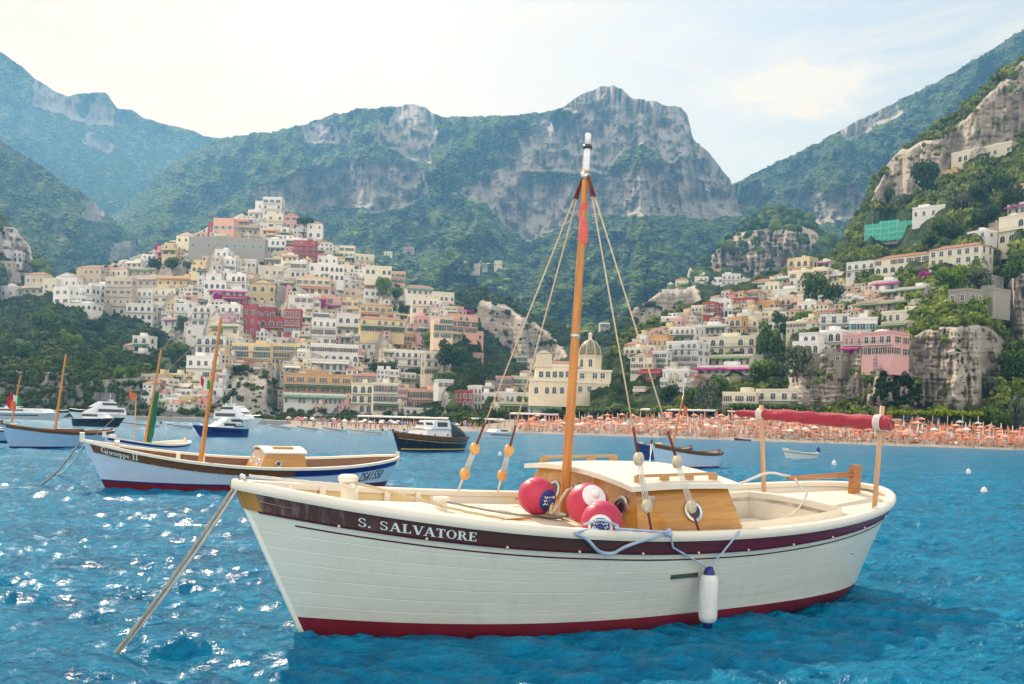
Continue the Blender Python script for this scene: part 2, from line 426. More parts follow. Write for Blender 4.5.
def script_glyph(ch):
    w = .09
    if ch == 'G': return arc(.35, .5, .28, .45, 40, 340, .16, w, 18) + bar(.62, .42, .62, -.25, .12) + bar(.4, .4, .66, .4, w), .74
    if ch == 'I': return bar(.15, 0, .15, .95, .15) + bar(.0, .95, .34, .95, w) + bar(.0, .02, .32, .02, w), .42
    if ch == 'i': return bar(.1, .02, .1, .52, .12) + bar(.1, .68, .1, .78, .12), .28
    if ch == 'u': return bar(.08, .5, .08, .12, .12) + arc(.2, .16, .12, .14, 180, 360, .1, w, 8) + bar(.34, .52, .34, .0, .12), .48
    if ch == 's': return arc(.18, .4, .11, .11, 30, 270, .1, w, 8) + arc(.18, .16, .12, .13, -150, 90, .1, w, 8), .38
    if ch == 'e': return arc(.2, .27, .15, .24, 0, 320, .11, w, 12) + bar(.06, .29, .34, .29, .07), .42
    if ch == 'p': return bar(.08, .52, .08, -.35, .12) + arc(.2, .27, .14, .23, -160, 160, .11, w, 12), .46
    return [], .3
def letter_quads(text, glyph, h, slant=0.2, gap=.0):
    x, out = 0.0, []
    for ch in text:
        q, adv = glyph(ch)
        for poly in q: out.append([((x + px + py * slant) * h, py * h) for px, py in poly])
        x += adv + gap
    return out, x * h
def letters_on_hull(H, quads, width, t0, t1, zbase, off, side=-1, flip=False):
    """Lay flat letter quads along the hull from station t0 to t1, standing off the skin."""
    mb = MB()
    for q in quads:
        vs = []
        for x, y in q:
            t = t0 + (t1 - t0) * x / width
            z = zbase(t) + y
            vs.append(H.pt(t, z, side) + H.nrm(t, z, side) * off)
        mb.add(vs, [tuple(range(len(vs)))])
    return mb
def cat_curve(a, b, sag, n=12):
    a, b = Vector(a), Vector(b)
    return [a.lerp(b, i / n) - Vector((0, 0, sag * 4 * (i / n) * (1 - i / n))) for i in range(n + 1)]

# ---------------------------------------------------------------- materials for boats
def hullmat(name, col, line, rough=0.35):
    mt = bpy.data.materials.new(name); t = NT(mt)
    uv = t.n('ShaderNodeAttribute', attribute_name='plank').outputs['Fac']
    fr = t.math('FRACT', uv)
    ln = t.ramp(fr, [(0.0, (1, 1, 1)), (0.06, (0, 0, 0)), (0.95, (0, 0, 0)), (1.0, (1, 1, 1))])
    geo = t.n('ShaderNodeTexCoord').outputs['Object']
    mp_ = t.n('ShaderNodeMapping'); t.l(geo, mp_.inputs[0]); mp_.inputs['Scale'].default_value = (0.5, 1, 3)
    f = t.noise(2.0, 6, mp_.outputs[0], 0.6)
    c = t.mix(t.ramp(f, [(0.3, (0, 0, 0)), (0.7, (1, 1, 1))]), [x * .93 for x in col], [min(1, x * 1.03) for x in col])
    c = t.mix(t.math('MULTIPLY', ln, 0.8), c, line)
    # weathering above the waterline
    sp = t.n('ShaderNodeSeparateXYZ'); t.l(geo, sp.inputs[0])
    lo = t.ramp(sp.outputs[2], [(0.1, (1, 1, 1)), (0.42, (0, 0, 0))])
    st = t.ramp(t.noise(5.0, 6, mp_.outputs[0], 0.7), [(0.45, (0, 0, 0)), (0.75, (1, 1, 1))])
    c = t.mix(t.math('MULTIPLY', t.math('MULTIPLY', lo, st), 0.30), c, (0.35, 0.36, 0.28))
    mpk = t.n('ShaderNodeMapping'); t.l(geo, mpk.inputs[0]); mpk.inputs['Scale'].default_value = (5.0, 5.0, .35)
    sk = t.ramp(t.noise(1.7, 7, mpk.outputs[0], .72), [(.52, (0, 0, 0)), (.80, (1, 1, 1))])
    c = t.mix(t.math('MULTIPLY', sk, 0.30), c, (0.44, 0.40, 0.30))
    spk = t.ramp(t.noise(14.0, 5, geo, .7), [(.66, (0, 0, 0)), (.72, (1, 1, 1))]); c = t.mix(t.math('MULTIPLY', spk, 0.18), c, (0.30, 0.26, 0.2))
    b = t.n('ShaderNodeBsdfPrincipled', inp={'Roughness': rough, 'Coat Weight': 0.25, 'Coat Roughness': 0.15})
    t.l(c, b.inputs['Base Color'])
    bn = t.n('ShaderNodeBump', inp={'Strength': 0.35, 'Distance': 0.007, }); t.l(t.math('SUBTRACT', f, ln), bn.inputs['Height']); t.l(bn.outputs[0], b.inputs['Normal'])
    t.out(b.outputs[0]); return mt
def add_planks(o, H, n=9):
    at_ = o.data.attributes.new('plank', 'FLOAT', 'POINT')
    at_.data.foreach_set('value', [(v.co.z / max(.2, H.sheer(min(1, max(0, (v.co.x + H.L / 2) / H.L))))) * n for v in o.data.vertices])
M_white = pmat("cream_paint", (0.80, 0.74, 0.62), 0.4, 0.05, 2.0, 0.08, 30, dirt=0.12, dirtcol=(.5, .42, .3))
M_deck = pmat("deck_cream", (0.78, 0.70, 0.56), 0.55, 0.07, 1.5, 0.15, 40, dirt=0.22, dirtcol=(.5, .4, .27))
M_yel = pmat("bulwark_yellow", (0.78, 0.58, 0.29), 0.5, 0.10, 4.0, 0.1)
M_hero = hullmat("hull_white", (0.79, 0.785, 0.66), (0.92, 0.91, 0.81))
M_red = pmat("antifouling_red", (0.21, 0.016, 0.03), 0.45, 0.2, 5.0, 0.1, dirt=0.3, dirtcol=(.05, .01, .015))
def bandmat():
    mt = bpy.data.materials.new("brown_band"); t = NT(mt)
    geo = t.n('ShaderNodeTexCoord').outputs['Object']
    sp = t.n('ShaderNodeSeparateXYZ'); t.l(geo, sp.inputs[0])
    k = t.ramp(t.math('MULTIPLY_ADD', sp.outputs[0], 0.12), [(0.35, (0, 0, 0)), (0.62, (1, 1, 1))]); 
    k.node.inputs[0].links[0].from_node.inputs[2].default_value = 0.5
    c = t.mix(k, (0.092, 0.040, 0.030), (0.15, 0.016, 0.042))
    mp_ = t.n('ShaderNodeMapping'); t.l(geo, mp_.inputs[0]); mp_.inputs['Scale'].default_value = (6.5, 6.5, 1.4)
    fade = t.ramp(sp.outputs[0], [(0.0, (1, 1, 1)), (1.0, (0, 0, 0))]); fade.node.inputs[0].links[0]
    md = t.math('MULTIPLY_ADD', sp.outputs[0], 0.8); md.node.inputs[2].default_value = 3.35     # scuffs sit near the bow only
    t.l(md, fade.node.inputs[0])
    sc = t.ramp(t.noise(1.6, 7, mp_.outputs[0], 0.75, 0.8), [(0.48, (0, 0, 0)), (0.72, (1, 1, 1))])
    c = t.mix(t.math('MULTIPLY', t.math('MULTIPLY', sc, fade), 0.65), c, (0.42, 0.33, 0.29))
    b = t.n('ShaderNodeBsdfPrincipled', inp={'Roughness': 0.4, 'Coat Weight': 0.3, 'Coat Roughness': .2}); t.l(c, b.inputs['Base Color']); t.out(b.outputs[0])
    return mt
M_band = bandmat()
M_pin = pmat("maroon_line", (0.07, 0.012, 0.025), 0.4)
M_gold = pmat("varnished_gold", (0.42, 0.22, 0.05), 0.3, 0.2, 9, coat=.4)
M_mast = woodmat("mast_wood", (0.42, 0.14, 0.022), (0.62, 0.26, 0.05), 0.35, 2, 9)
M_cab = woodmat("cabin_varnish", (0.40, 0.165, 0.022), (0.64, 0.32, 0.06), 0.28, 0, 4.0, 0.5)
M_teak = woodmat("teak_rail", (0.40, 0.20, 0.07), (0.60, 0.34, 0.13), 0.45, 0, 8)
M_till = woodmat("tiller_wood", (0.32, 0.12, 0.03), (0.52, 0.22, 0.07), 0.4, 0, 8)
M_post = woodmat("post_wood", (0.50, 0.28, 0.15), (0.66, 0.42, 0.26), 0.6, 2, 9, 0.0)
M_rope = pmat("rope_hemp", (0.60, 0.48, 0.32), 0.9, 0.25, 60, 0.4, 150)
M_ropew = pmat("rope_white", (0.72, 0.68, 0.62), 0.9, 0.15, 60, 0.4, 150)
M_ropeb = pmat("rope_pale_blue", (0.42, 0.52, 0.66), 0.9, 0.15, 60, 0.4, 150)
M_ropeg = pmat("rope_grey", (0.33, 0.31, 0.26), 0.9, 0.3, 40, 0.4, 120)
M_serv = pmat("rope_serving", (0.16, 0.035, 0.03), 0.9, 0.25, 60, 0.3, 120)
M_block = pmat("block_wood", (0.62, 0.52, 0.36), 0.6, 0.2, 12, 0.2)
M_blocko = pmat("block_varnished", (0.70, 0.38, 0.11), 0.4, 0.15, 12, 0.1)
M_steel = pmat("steel", (0.62, 0.62, 0.60), 0.28, 0.1, 8, metal=1.0)
M_dark = pmat("dark_glass", (0.012, 0.02, 0.025), 0.08, 0.1, coat=.5)
M_pale = pmat("lettering_paint", (0.78, 0.84, 0.82), 0.5, 0.04)
M_pink = pmat("float_red", (0.50, 0.024, 0.075), 0.42, 0.10, 6, 0.05, 40, dirt=.25, dirtcol=(.45, .12, .16))
M_navy = pmat("float_navy", (0.018, 0.03, 0.20), 0.4, 0.15, 6)
M_cap = pmat("float_white", (0.78, 0.76, 0.74), 0.45, 0.06, 6, dirt=.15)
def canvasmat(name, col):
    mt = bpy.data.materials.new(name); t = NT(mt)
    geo = t.n('ShaderNodeTexCoord').outputs['Object']
    f = t.noise(11, 6, geo, 0.6, 0.6); c = t.mix(f, [x * .62 for x in col], [min(1, x * 1.3) for x in col])
    b = t.n('ShaderNodeBsdfPrincipled', inp={'Roughness': 0.85, 'Sheen Weight': 0.2}); t.l(c, b.inputs['Base Color'])
    bn = t.n('ShaderNodeBump', inp={'Strength': 0.8, 'Distance': 0.03}); t.l(f, bn.inputs['Height']); t.l(bn.outputs[0], b.inputs['Normal'])
    t.out(b.outputs[0]); return mt
M_awn = canvasmat("awning_canvas", (0.40, 0.032, 0.062))

# ---------------------------------------------------------------- the cream and white boat in front
LH = 8.9765
H = Hull(LH, 1.5387, 1.5215, 1.0223, 1.2065, .7014, .5094)
YAW = .546
HM = frame(-2.6314 + math.cos(YAW) * LH / 2, 9.4892 + math.sin(YAW) * LH / 2, 0, YAW, .0666, .0246)
HMi = HM.inverted()
def hw(u, y, z): return HM @ Vector((u - LH / 2, y, z))
def hl(u, y, z): return Vector((u - LH / 2, y, z))
hero = empty("wooden_boat", HM, "cream and white wooden boat with brown band and tall mast in front, lettered S. SALVATORE", "boat")
TS = tspace(84)
zr = lambda t: H.sheer(t)
band = lambda t: .19 - .055 * min(1, t / .35) - .05 * max(0, (t - .6) / .4)
zb1 = lambda t: zr(t) - .085
zb0 = lambda t: zr(t) - .085 - band(t)
zp = lambda t: zb0(t) - .085 + .01 * t
boot = lambda t: .125 + .03 * (1 - t) ** 3 - .10 * t ** 2
mb = H.strip(MB(), TS, boot, zr, 0, 14)
o = mb.build("hull", M_hero, hero, True); add_planks(o, H, 10)
H.strip(MB(), TS, lambda t: -.40, boot, 0, 8).build("bottom_paint", M_red, hero, True)
TB = [x for x in TS if x > .012]
KP = next(i for i, x in enumerate(TS) if x > .015)
H.strip(MB(), TS[KP:], zb0, zb1, .012, 2, closed=True).build("painted_band", M_band, hero, True, auto=40)
H.strip(MB(), TB, lambda t: zb0(t) - .012, lambda t: zb0(t) + .006, .022, 1, closed=True).build("rubbing_strake", M_pin, hero, True, auto=40)
H.strip(MB(), [x for x in TS if .04 < x < .995], lambda t: zp(t) - .008, lambda t: zp(t) + .008, .004, 1).build("pinstripe", M_pin, hero, True)
H.strip(MB(), TS[:KP + 1], zb0, zb1, .016, 2, closed=True).build("bow_plate", M_gold, hero, True, auto=40)
# stem post
st = MB()
rows = []
for i in range(14):
    z = -.35 + (1.5215 + .35) * i / 13
    p = H.pt(0, z, -1); p2 = H.pt(.012, z, -1); w = .028
    rows.append([Vector((p.x + .10, -w, z)), Vector((p.x - .012, -w * .8, z)), Vector((p.x - .012, w * .8, z)), Vector((p.x + .10, w, z))])
st.grid(rows, 0)
st.build("stem_post", M_hero, hero, False)
st = MB(); rows = []
for i in range(8):
    z = zb0(0) + (zb1(0) - zb0(0)) * i / 7; p = H.pt(0, z)
    rows.append([Vector((p.x + .11, -.034, z)), Vector((p.x - .018, -.026, z)), Vector((p.x - .018, .026, z)), Vector((p.x + .11, .034, z))])
st.grid(rows).build("stem_plate", M_gold, hero)
# cap rail: a flat moulded rail along both sides
def rail_rows(sd, inner=.085, outer=.03):
    rows = []
    for t in TS:
        z = zr(t); p = H.pt(t, z - .01, sd); n = H.nrm(t, z - .03, sd); n = Vector((n.x, n.y, 0)).normalized()
        pr = [(-inner, -.055), (-inner, 0), (-inner + .02, .012), (outer - .02, .012), (outer, -.004), (outer + .004, -.05), (outer - .012, -.085), (.0, -.088)]
        row = []
        for a, b_ in pr:
            q = p + n * a; q.z = z + b_
            if q.y * sd < 0.0: q.y = 0.0
            row.append(q)
        rows.append(row)
    return rows
mb = MB()
for sd in (-1, 1): mb.grid(rail_rows(sd), 0, flip=(sd < 0), wrap=True)
mb.build("cap_rail", M_white, hero, True, auto=50)
# bulwark lining
dz = lambda t: .17 + .05 * max(0, 1 - t / .2)
mb = MB()
for sd in (-1, 1):
    rows = [[H.pt(t, zr(t) - .02 - dz(t) * k, sd) - Vector((0, sd * min(.05, H.half(t)), 0)) for t in TS] for k in (0, .35, .7, 1)]
    mb.grid(rows, 0, flip=(sd < 0))
mb.build("bulwark", M_yel, hero, True)
mb = MB()
for sd in (-1, 1):
    rows = [[H.pt(t, zr(t) - .02 - dz(t) * k, sd) - Vector((0, sd * min(.056, H.half(t)), 0)) for t in TS if t > .30] for k in (0, 1)]
    mb.grid(rows, 0, flip=(sd < 0))
mb.build("bulwark_paint", M_white, hero, True)
for i in range(5):                                     # frames standing inside the bow bulwark
    for sd in (-1, 1):
        t = .07 + .052 * i; z = zr(t); p = H.pt(t, z - .1, sd); p.y -= sd * .075
        mb = MB().box((p.x, p.y, z - .015 - dz(t) / 2), (.07, .05, dz(t) - .01), 0, None, .9)
        mb.build("bulwark_frame", M_white, hero)
# deck with cockpit opening
CU0, CU1, CY = 5.30, 7.45, .95
def deckz(u, y):
    t = min(.999, max(.001, u / LH)); hb = max(.05, H.half(t))
    return zr(t) - .15 - .04 * max(0, 1 - t / .2) + .075 * (1 - min(1, (y / hb) ** 2))
def deck_half(u):
    t = min(.998, max(.004, u / LH)); return max(.004, abs(H.pt(t, zr(t) - .16, 1).y) - .035)
us_ = sorted(set([.06 + (LH - .10) * i / 96 for i in range(97)] + [CU0, CU1]))
mb = MB()
def in_cock(u): return CU0 <= u <= CU1
def cock_y(u):
    k = (u - CU0) / (CU1 - CU0)
    return CY * (1 - .16 * k ** 2)
for i in range(len(us_) - 1):
    a, b_ = us_[i], us_[i + 1]
    cut = in_cock((a + b_) / 2)
    for s0, s1, n in ([(-1, 'c-', 4), ('c+', 1, 4)] if cut else [(-1, 1, 12)]):
        def yy(u, s):
            if s == 'c-': return -cock_y(u)
            if s == 'c+': return cock_y(u)
            return s * deck_half(u)
        rows = []
        for u in (a, b_):
            y0, y1 = yy(u, s0), yy(u, s1)
            rows.append([hl(u, y0 + (y1 - y0) * k / n, deckz(u, y0 + (y1 - y0) * k / n)) for k in range(n + 1)])
        mb.grid(rows)
mb.build("deck", M_deck, hero, True)
# cockpit well
mb = MB()
cu = [CU0 + (CU1 - CU0) * i / 16 for i in range(17)]
FL = .40
for sd in (-1, 1):
    rows = [[hl(u, sd * cock_y(u), deckz(u, cock_y(u)) * (1 - k) + FL * k) for u in cu] for k in (0, .5, 1)]
    mb.grid(rows, 0, flip=(sd < 0))
for u, fl in ((CU1, False),):
    rows = [[hl(u, y, deckz(u, y) * (1 - k) + FL * k) for y in np.linspace(-cock_y(u), cock_y(u), 9)] for k in (0, 1)]
    mb.grid(rows, 0, flip=fl)
mb.build("cockpit_lining", M_white, hero, False)
MB().grid([[hl(u, y, FL) for y in (-CY, CY)] for u in (CU0, CU1)]).build("cockpit_floor", woodmat("sole_boards", (.22, .12, .05), (.38, .23, .11), .6, 0, 5, 0), hero)
mb = MB()
for sd in (-1, 1):                                     # raised coaming lip round the well
    mb.grid([[hl(u, sd * (cock_y(u) + a), deckz(u, cock_y(u)) + b_) for a, b_ in ((0, -.05), (0, .075), (.035, .085), (.045, -.01))] for u in cu], 0, flip=(sd > 0))
yv = np.linspace(-cock_y(CU1), cock_y(CU1), 13)
mb.grid([[hl(CU1 + a, y, deckz(CU1, y) + b_) for a, b_ in ((0, -.05), (0, .075), (.035, .085), (.045, -.01))] for y in yv])
mb.build("coaming", M_white, hero, False)
# side lockers inside the well
for sd in (-1, 1):
    MB().box(hl(6.5, sd * .66, .53), (1.5, .30, .25)).build("side_bench", M_white, hero)
MB().box(hl(7.22, 0, .55), (.40, 1.3, .30)).build("stern_bench", M_deck, hero)
# cabin
CF, CA = 3.98, 5.30
def cab(u_, y, z): return hl(u_, y, z)
def cab_wall():
    mb = MB()
    bot = [(3.92, -1.20), (CA + .06, -1.27), (CA + .06, 1.27), (3.92, 1.20)]
    top = [(4.04, -.97), (CA, -1.02), (CA, 1.02), (4.04, .97)]
    for i in range(4):
        j = (i + 1) % 4
        rows = []
        for k in range(7):
            q = k / 6; row = []
            for s_ in range(13):
                r_ = s_ / 12
                bx = bot[i][0] + (bot[j][0] - bot[i][0]) * r_, bot[i][1] + (bot[j][1] - bot[i][1]) * r_
                tx = top[i][0] + (top[j][0] - top[i][0]) * r_, top[i][1] + (top[j][1] - top[i][1]) * r_
                z0 = .93; z1 = 1.425 + .06 * (1 - (tx[1] / 1.02) ** 2)
                row.append(hl(bx[0] + (tx[0] - bx[0]) * q, bx[1] + (tx[1] - bx[1]) * q, z0 + (z1 - z0) * q))
            rows.append(row)
        mb.grid(rows)
    return mb
cabin = cab_wall().build("cabin", M_cab, hero)
mb = MB()
for lev in (0, 1):
    pass
def roofz(u, y): return 1.445 + .085 * (1 - (y / 1.1) ** 2) + .015 * math.sin((u - CF) / (CA - CF) * math.pi)
ru = np.linspace(3.90, CA + .12, 10); ry = np.linspace(-1, 1, 17)
half_r = lambda u: 1.07 + .05 * (u - 3.9) / 1.5
top = [[hl(u, y * half_r(u), roofz(u, y * half_r(u)) + .03) for y in ry] for u in ru]
bot = [[hl(u, y * half_r(u), roofz(u, y * half_r(u)) - .025) for y in ry] for u in ru]
mb.grid(top); mb.grid(bot, flip=True)
mb.grid([top[0], bot[0]], flip=True); mb.grid([top[-1], bot[-1]])
mb.grid([[r[0] for r in top], [r[0] for r in bot]]); mb.grid([[r[-1] for r in top], [r[-1] for r in bot]], flip=True)
mb.build("cabin_roof", M_white, hero, True, auto=35)
for sd in (-1, 1): MB().box(hl(4.62, sd * 1.245, 1.015), (1.42, .03, .035)).build("cabin_moulding", M_teak, hero)
for sd in (-1, 1):                                     # grab rails on the roof
    y = sd * .93; mb = MB()
    pts = [hl(4.08 + 1.1 * i / 20, y, roofz(4.5, y) + .085) for i in range(21)]
    mb.grid([[p + Vector((0, -.018, -.014)), p + Vector((0, .018, -.014)), p + Vector((0, .018, .016)), p + Vector((0, -.018, .016))] for p in pts], wrap=True)
    for i in range(4):
        u = 4.10 + 1.06 * i / 3; mb.box(hl(u, y, roofz(4.5, y) + .05), (.11, .034, .075))
    mb.build("grab_rail", M_teak, hero)
def porthole(M):
    r = MB().lathe([(.085, -.01), (.085, .022), (.10, .03), (.122, .022), (.125, -.01)], 28, 0, M).build("porthole", M_steel, hero, True, auto=40)
    MB().lathe([(.001, .012), (.05, .014), (.088, .010)], 24, 0, M).build("glass", M_dark, r, True)
def wall_M(p, n):
    n = Vector(n).normalized(); x = Vector((0, 0, 1)).cross(n).normalized(); y = n.cross(x)
    M = Matrix((x, y, n)).transposed().to_4x4(); M.translation = p; return M
ns = Vector((0, -.46, .23)).normalized()
for u in (4.72,):
    for sd in (-1, 1):
        q = .52; yb = 1.235; yt = 1.0
        porthole(wall_M(hl(u, sd * (yb + (yt - yb) * q + .004), .93 + .5 * q), (0, sd * .5, .24)))
for y in (-.80, .50):
    q = .56; porthole(wall_M(hl(3.92 + .12 * q - .004, y, .93 + .52 * q), (-.52, 0, .12)))
MB().box(hl(4.17, -1.062, 1.33), (.085, .02, .085)).build("vent", M_steel, hero)
mb = MB()                                             # hinged hardware on the cabin front
for y, z in ((.02, 1.33), (.12, 1.29), (-.08, 1.28)): mb.ball(hl(3.98, y, z), .045, n=10, k=6)
mb.build("bell", M_steel, hero, True)
# mast
mz = lambda k: 1.02 + (5.29 - 1.02) * k
mx = lambda z: 3.79 + .085 * (z - 1.05) / 4.24
pts, rad = [], []
for i in range(19):
    z = .98 + (4.90 - .98) * i / 18; pts.append(hl(mx(z), 0, z)); rad.append(.058 - .022 * (i / 18) ** 1.3)
mast = MB().tube(pts, rad, 16).build("mast", M_mast, hero, True)
MB().tube([hl(mx(z), 0, z) for z in (4.88, 4.90, 5.12, 5.14)], [.036, .04, .036, .03], 14).build("mast_head", M_cap, mast, True)
MB().tube([hl(mx(z), 0, z) for z in (5.13, 5.15, 5.17)], [.05, .055, .05], 14).build("mast_collar", M_dark, mast, True)
MB().tube([hl(mx(z), 0, z) for z in (5.17, 5.28, 5.30)], [.035, .035, .025], 14).build("mast_light", M_cap, mast, True)
MB().tube([hl(mx(z), 0, z) for z in (3.03, 3.07)], [.056, .056], 14).build("mast_band", M_steel, mast, True)
MB().tube([hl(mx(z), 0, z) for z in (4.80, 4.86)], [.052, .052], 14).build("mast_band", M_steel, mast, True)
# a faded red pennant wound round the mast
rows = []
for i in range(12):
    k = i / 11; z = 4.46 - .42 * k
    rows.append([hl(mx(z) + .045 * math.cos(a) * (1 + .25 * k), -.045 * math.sin(a) - .015 + .025 * math.sin(7 * k), z + .03 * math.sin(5 * k + a) + .02 * a) for a in np.linspace(.2, 2.9 + 1.2 * math.sin(k * 3), 7)])
MB().grid(rows).build("pennant", canvasmat("pennant_red", (.72, .14, .11)), mast, True)
# standing rigging: two shrouds a side, each set up with a pair of blocks
def rail_u(px, sd):
    return min((abs(to_px(hw(u, sd * (H.half(u / LH) - .05), zr(u / LH)))[0] - px), u) for u in np.linspace(2.2, 6, 400))[1]
def shroud(px, sd, matb):
    u = rail_u(px, sd); s0, s1 = (.27, .62) if sd > 0 else (.30, .80)
    topz = 4.83; a = hl(mx(topz) + .0, sd * .05, topz)
    t = u / LH; e = hl(u, sd * (H.half(t) - .05), zr(t) - .03)
    d = (a - e)
    ln = d.length; P = lambda s: e + d * (s / ln)
    r = MB().tube([P(s1 + .3), P(ln * .5), P(ln - .25)], .0085, 8).build("shroud", M_rope, hero, True)
    MB().tube([P(ln - .26), P(ln)], .013, 8).build("serving", M_serv, r, True); MB().tube([P(s1 + .05), P(s1 + .34)], .014, 8).build("serving", M_serv, r, True)
    for s in (s0, s1):
        p = P(s); M = wall_M(p, Vector((0.25, sd * -1.0 if sd > 0 else -1.0, .1)))
        MB().lathe([(.001, -.035), (.05, -.035), (.072, -.018), (.064, 0), (.072, .018), (.05, .035), (.001, .035)], 20, 0, M).build("block", matb, r, True, auto=60)
        MB().lathe([(.001, .046), (.012, .045), (.016, .035)], 10, 0, M).build('sheave_pin', M_steel, r)
    mb = MB()
    for q in (-1.5, -.5, .5, 1.5):
        off = Vector((.02 * q, 0, 0)); mb.tube([P(s0 + .02) + off * 1.2, P(s1 - .02) + off], .006, 6)
    mb.build("lanyard", M_ropew, r, True)
    MB().tube([P(.02), P(s0 - .03)], .013, 8).build("lower_strop", M_serv if sd < 0 else M_ropew, r, True)
shroud(652, -1, M_block); shroud(700, -1, M_block); shroud(457, 1, M_blocko); shroud(497, 1, M_blocko)
# foredeck fittings
bit = MB().tube([hl(1.16, 0, 1.20), hl(1.16, 0, 1.46)], [.07, .07], 16).build("mooring_bitt", M_white, hero, True, auto=40)
MB().tube([hl(1.16, 0, 1.46), hl(1.16, 0, 1.48), hl(1.16, 0, 1.52), hl(1.16, 0, 1.54)], [.07, .10, .10, .075], 16).build("bitt_cap", M_white, bit, True, auto=40)
MB().tube([hl(1.16, -.16, 1.44), hl(1.16, .16, 1.44)], [.03, .03], 10).build("bitt_bar", M_white, bit, True)
def deck_cleat(u, y):
    z = deckz(u, y)
    c = MB().box(hl(u, y, z + .05), (.10, .10, .10), 0, None, .85).build("deck_post", M_white, hero)
    MB().box(hl(u, y, z + .118), (.14, .13, .04)).build("post_cap", M_white, c)
deck_cleat(2.28, .12)
MB().box(hl(2.95, -.35, deckz(2.95, -.35) + .012), (.34, .03, .02)).build("hatch_bar", M_till, hero)
for u, y in ((.12, -.03), (.12, .05)):
    MB().tube([hl(u, y, zr(.01) + .0), hl(u - .02, y, zr(.01) + .06)], .018, 8).build("bow_roller", M_steel, hero, True)
for t in [.085 + .083 * i for i in range(11)]:         # small brass studs along the strake
    p = H.pt(t, zb0(t), -1) + H.nrm(t, zb0(t), -1) * .02
    MB().ball(p, .016, n=8, k=5).build("stud", pmat("brass_stud", (.85, .70, .42), .3, .05, metal=.3), hero, True)
MB().box(H.pt(.487, zp(.487) - .19, -1) + Vector((0, -.006, 0)), (.36, .02, .045)).build("hull_plate", pmat("bronze_plate", (.04, .075, .06), .4), hero)
for t, z in ((.84, .55), (.93, .62)):
    p = H.pt(t, z, -1) + H.nrm(t, z, -1) * .004
    MB().ball(p, .018, n=8, k=5).build("outlet", M_steel, hero, True)
# name on the bow
q, wd = letter_quads("S. SALVATORE", serif_glyph, .092, .2, .03)
def port_t(px):
    return min((abs(to_px(HM @ H.pt(i / 900, zb0(i / 900) + .06, -1))[0] - px), i / 900) for i in range(60, 500))[1]
t0, t1 = port_t(357), port_t(477)
NAME_T = (t0, t1)
letters_on_hull(H, q, wd, t0, t1, lambda t: zb0(t) + .030, .0165).build("lettering", M_pale, hero)
# rudder head and tiller
rud = MB().box(hl(8.66, .0, 1.24), (.16, .085, .50), 0, None, .95).build("rudder_head", M_till, hero)
MB().tube([hl(8.62, 0, 1.36), hl(8.0, .02, 1.345), hl(7.35, .0, 1.34)], [.045, .036, .026], 10).build("tiller", M_till, rud, True)
# winch box and cups on the far coaming
def far_face(u, z): return hl(u, cock_y(u) - .012, z)
bx = MB().box(far_face(6.15, .78), (.17, .03, .20)).build("control_box", M_till, hero)
MB().tube([far_face(6.13, .80), far_face(6.1, .80) + Vector((0, -.10, 0))], [.055, .045], 12).build("control_lever", M_steel, bx, True)
for u in (6.42, 7.2):
    MB().lathe([(.001, .004), (.025, .006), (.042, .012), (.05, 0)], 16, 0, wall_M(far_face(u, .80), (0, -1, 0))).build("instrument", M_steel, hero, True)
# coil of dark line by the mast foot
cp_ = [hl(3.52 + (.10 + .004 * i / 6) * math.cos(i * .45), -.16 + (.10 + .004 * i / 6) * math.sin(i * .45), deckz(3.5, -.16) + .015 + .00035 * i) for i in range(90)]
MB().tube(cp_, .012, 6).build("rope_coil", M_ropeg, hero, True)
# posts for the awning
PL, PR_ = (7.70, .75), (8.10, -.80)
def post(u, y, du, dy, h, r):
    z = deckz(u, y)
    MB().tube([hl(u, y, z - .02), hl(u + du * .5, y + dy * .5, z + h * .5), hl(u + du, y + dy, z + h)], [r, r, r * .9], 10).build("awning_post", M_post, hero, True)
    return hl(u + du, y + dy, z + h)
tl = HMi @ at(761.5, 405, 14.0); tr = HMi @ at(882.5, 406, 12.85)
def post_to(u, y, top, r):
    z = deckz(u, y); a = hl(u, y, z - .02)
    MB().tube([a, (a + top) / 2, top], [r, r, r * .92], 10).build("awning_post", M_post, hero, True)
post_to(*PL, tl, .033); post_to(*PR_, tr, .033)

# things lying on or hanging from the boat ------------------------------------------------
def lash(mb, c, r, axis, n=5):
    axis = axis.normalized(); u_ = axis.orthogonal().normalized(); w_ = axis.cross(u_)
    pts = [c + axis * (.018 * (i / 14 - n / 2)) + (u_ * math.cos(i * .45) + w_ * math.sin(i * .45)) * r for i in range(14 * n)]
    mb.tube(pts, .011, 6)
A0, A1 = at(735, 412.5, 14.35), at(892, 423.5, 12.72)
n = 60; rows = []
ax = (A1 - A0).normalized(); upv = Vector((0, 0, 1)); sdv = ax.cross(upv).normalized()
for i in range(n + 1):
    k = i / n; c = A0.lerp(A1, k)
    r = .03 + .04 * min(1, k / .25) + .012 * math.sin(k * 40) * .5 + .02 * min(1, max(0, k - .1))
    if i == 0: r *= .3
    if k > .985: r *= .85
    row = []
    for j in range(18):
        a = 2 * math.pi * j / 18
        rr = r * (1 + .10 * math.sin(3 * a + 9 * k) + .07 * math.sin(7 * a - 23 * k) + .05 * math.sin(2 * a + 60 * k))
        row.append(c + upv * math.sin(a) * rr * 1.05 + sdv * math.cos(a) * rr)
    rows.append(row)
mb = MB().grid(rows, wrap=True)
mb.f.append(tuple(range(18))); mb.m.append(0); e = n * 18; mb.f.append(tuple(e + k for k in range(18))[::-1]); mb.m.append(0)
awn = mb.build("furled_awning", M_awn, None, True)
tag(awn, "red canvas awning rolled up and lashed across two thin posts at the stern", "awning")
